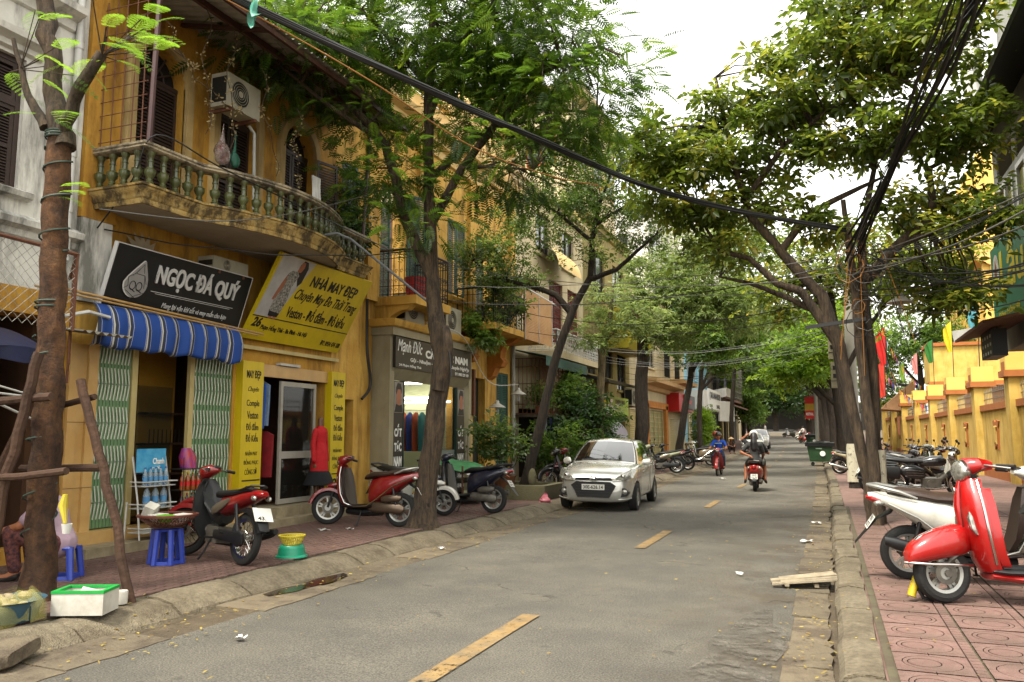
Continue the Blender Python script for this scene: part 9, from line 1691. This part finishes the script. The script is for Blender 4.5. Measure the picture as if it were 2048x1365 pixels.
o=leaves('fallen_leaves','flat',P,A,np.tile([0,0,1.],(n,1))+rng.normal(0,.15,(n,3)),rng.uniform(.02,.055,n),rng.uniform(0,1,n),None);tag(o,'small yellow fallen leaves scattered along gutters and pavement','leaves',kind='stuff')
# ================================================================ overhead cables
mCab=M('black_cable','0e0d0c',.5,var=.2);mCabG=M('grey_cable','56544e',.5,var=.15);mCabO=M('ochre_cable','8a5a22',.5,var=.15)
def sagline(a,b,sag,n=22,seed=0,wobble=.0):
 a,b=Vector(a),Vector(b);r2=random.Random(seed);ph=r2.uniform(0,6)
 return [a.lerp(b,i/n)-Vector((0,0,sag*4*(i/n)*(1-i/n)))+Vector((0,0,wobble*math.sin(i*.9+ph))) for i in range(n+1)]
def through(pts,n=8):
 P_=[Vector(p) for p in pts];out=[]
 for i in range(len(P_)-1):
  p0,p1,p2,p3=P_[max(i-1,0)],P_[i],P_[i+1],P_[min(i+2,len(P_)-1)]
  for k in range(n):t=k/n;out.append(.5*((2*p1)+(p2-p0)*t+(2*p0-5*p1+4*p2-p3)*t*t+(3*p1-p0-3*p2+p3)*t**3))
 return out+[P_[-1]]
def cable(label,strands,name='cable'):
 t=thing(name,label,'cable',tuple(strands[0][0][0]),world=True)
 for pts,r_,m_ in strands:MB().tube(pts,r_,6).build('strand',m_,t)
 return t
main=through([(-6.9,3.2,6.45),(-5.32,6.0,5.93),(-4.1,8.0,5.57),(-3.47,9.5,5.50),(-2.48,12,5.45),(-1.2,13.4,5.28),(.42,14.25,5.02)],16)
st=[]
for k in range(6):
 q=[]
 for i,p in enumerate(main):a=i*.16+k*1.05;q.append(p+Vector((.022*math.cos(a),.012*math.cos(a),.028*math.sin(a))))
 st.append((q,.013+.004*(k % 3),mCab))
st.append((through([(-6.6,3.2,6.3),(-5.3,6.0,5.85),(-4.5,7.2,5.45),(-3.9,8.6,5.1),(-3.3,9.9,5.05),(-2.9,10.8,5.15)],8),.008,mCabO))
cable('thick twisted black cable bundle sweeping from top left to big tree',st)
rr=random.Random(11);st=[]
for k in range(18):
 j=lambda s_:rr.uniform(-s_,s_);top=(1.55+j(.35),6.2+j(.3),5.7+j(.2));st.append((through([(.55+j(.15),14.2,4.7+j(.4)),(.95+j(.1),12.4+j(.2),5.35+j(.12)),(1.28+j(.16),9.6+j(.2),5.6+j(.1)),(1.5+j(.22),7.4,5.75+j(.15)),(1.7+j(.3),5.0,6.1+j(.2))],8),rr.choice((.007,.009,.012,.02)),mCab if k % 9 else mCabG))
cable('fan of black cables rising from big tree to top right',st)
st=[]
for k in range(14):j=lambda s_:rr.uniform(-s_,s_);st.append((sagline((.7+j(.15),14.2,4.3+j(.5)),(3.3,8.6+j(.6),3.55+j(.25)+(.9 if k % 4==0 else 0)),.35+j(.25),20,k),rr.choice((.006,.008,.011)),mCab if k % 4 else mCabG))
cable('sagging cable tangle from big tree toward the green sign',st)
st=[(sagline((.8,14.3,4.6),(3.4,12+k*.5,5.2+.15*k),.2+.06*k,16,k),.007,mCab) for k in range(4)];cable('thin cables from big tree up to the corner building',st)
st=[]
for k in range(16):
 c_=Vector((.62+rr.uniform(-.2,.3),14.2+rr.uniform(-.15,.1),rr.uniform(3.2,4.9)));r_=rr.uniform(.1,.32);st.append(([c_+Vector((r_*math.cos(a),.06*math.sin(a*2),r_*1.2*math.sin(a))) for a in [6.28*i/18*rr.uniform(.9,1.1) for i in range(19)]],.006,(mCab,mCabG,mCabO)[k % 3]))
for k in range(9):x=.62+rr.uniform(-.25,.35);st.append((sagline((x,14.15,4.7),(x+rr.uniform(-.4,.5),14.1,rr.uniform(2.4,3.4)),-.05,10,k),.006,mCabO if k % 2 else mCab))
cable('tangle of looped wires on the big tree fork',st,'wire_tangle')
CR=[('pair of black wires from iron balcony across to big tree',[((-8.5,15.9,5.0),(.4,14.3,4.6),.25),((-8.5,15.9,4.7),(.4,14.3,4.45),.4)]),('thin grey wires from curved balcony to the big tree',[((-7.5,12.5,5.0),(.3,14.3,4.3),.45),((-8.5,7.4,4.2),(-6.0,11.4,4.6),.2)]),('wires from plant balcony across the street to big tree',[((-8.5,20,5.8),(.4,14.4,4.1),.3),((-8.4,20.5,5.2),(.4,14.4,3.9),.5),((-8.4,21,4.6),(.3,14.5,3.7),.35)]),
      ('bunch of wires from cream house to meter pole',[((-8.4,28.5,4.4+.15*k),(.7,27.2,4.6+.16*k),.55+.1*(k % 3)) for k in range(5)]),('bunch of wires from the olive house to meter pole',[((-8.5,35+k,4.1+.3*k),(.7,27.2,4.5+.2*k),.5+.12*(k % 2)) for k in range(4)]),('long wires along left facades beyond olive house',[((-7.9,22,5.2+.2*k),(-8.0,52,5.6+.25*k),.35+.1*k) for k in range(4)]),('wires crossing the street near the blue house',[((-8.6,52+3*k,5+.3*k),(.4,44,5.6+.2*k),.5+.1*k) for k in range(4)]),('far wires crossing near the dark grilled house',[((-8.2,70+5*k,5.6+.4*k),(0,62,6.4+.2*k),.5+.1*k) for k in range(5)]),('wires strung between meter pole and big tree',[((.6,14.6,4.2+.15*k),(.78,27.2,6.2+.2*k),.4) for k in range(4)])]
for lab,L_ in CR:cable(lab,[(sagline(a,b,s_,24,i,.012),.009 if i % 2 else .007,mCab if i % 3 else mCabG) for i,(a,b,s_) in enumerate(L_)])
cable('white and black cords looping past the barber sign to lamps',[(through([(-5.75,11.4,3.4),(-7.0,13.5,3.7),(-7.9,17,3.9),(-8.0,18.8,2.95),(-8.0,20.9,3.0)],6),.012,mWhiteP),(through([(-5.6,11.3,3.3),(-5.5,11.3,3.0),(-5.45,11.3,2.5)],6),.014,mCab),(through([(-8.55,13.8,4.9),(-8.5,13.75,3.4),(-8.5,13.9,2.6),(-8.5,13.6,2.3)],6),.03,mCab)])
cable('grey and black wires drooping across the curved balcony',[(through([(-7.9,6.8,4.25),(-7.3,8.0,4.35),(-7.1,9.4,4.8),(-6.8,11.2,5.6),(-6.4,13,6.5)],6),.008,mCabG),(through([(-8.5,7.3,4.2),(-7.9,7.25,4.75),(-7.6,7.3,5.3),(-7.4,8.2,5.15),(-7.2,9.5,5.0),(-7.3,12.5,4.95)],6),.01,mCab)])
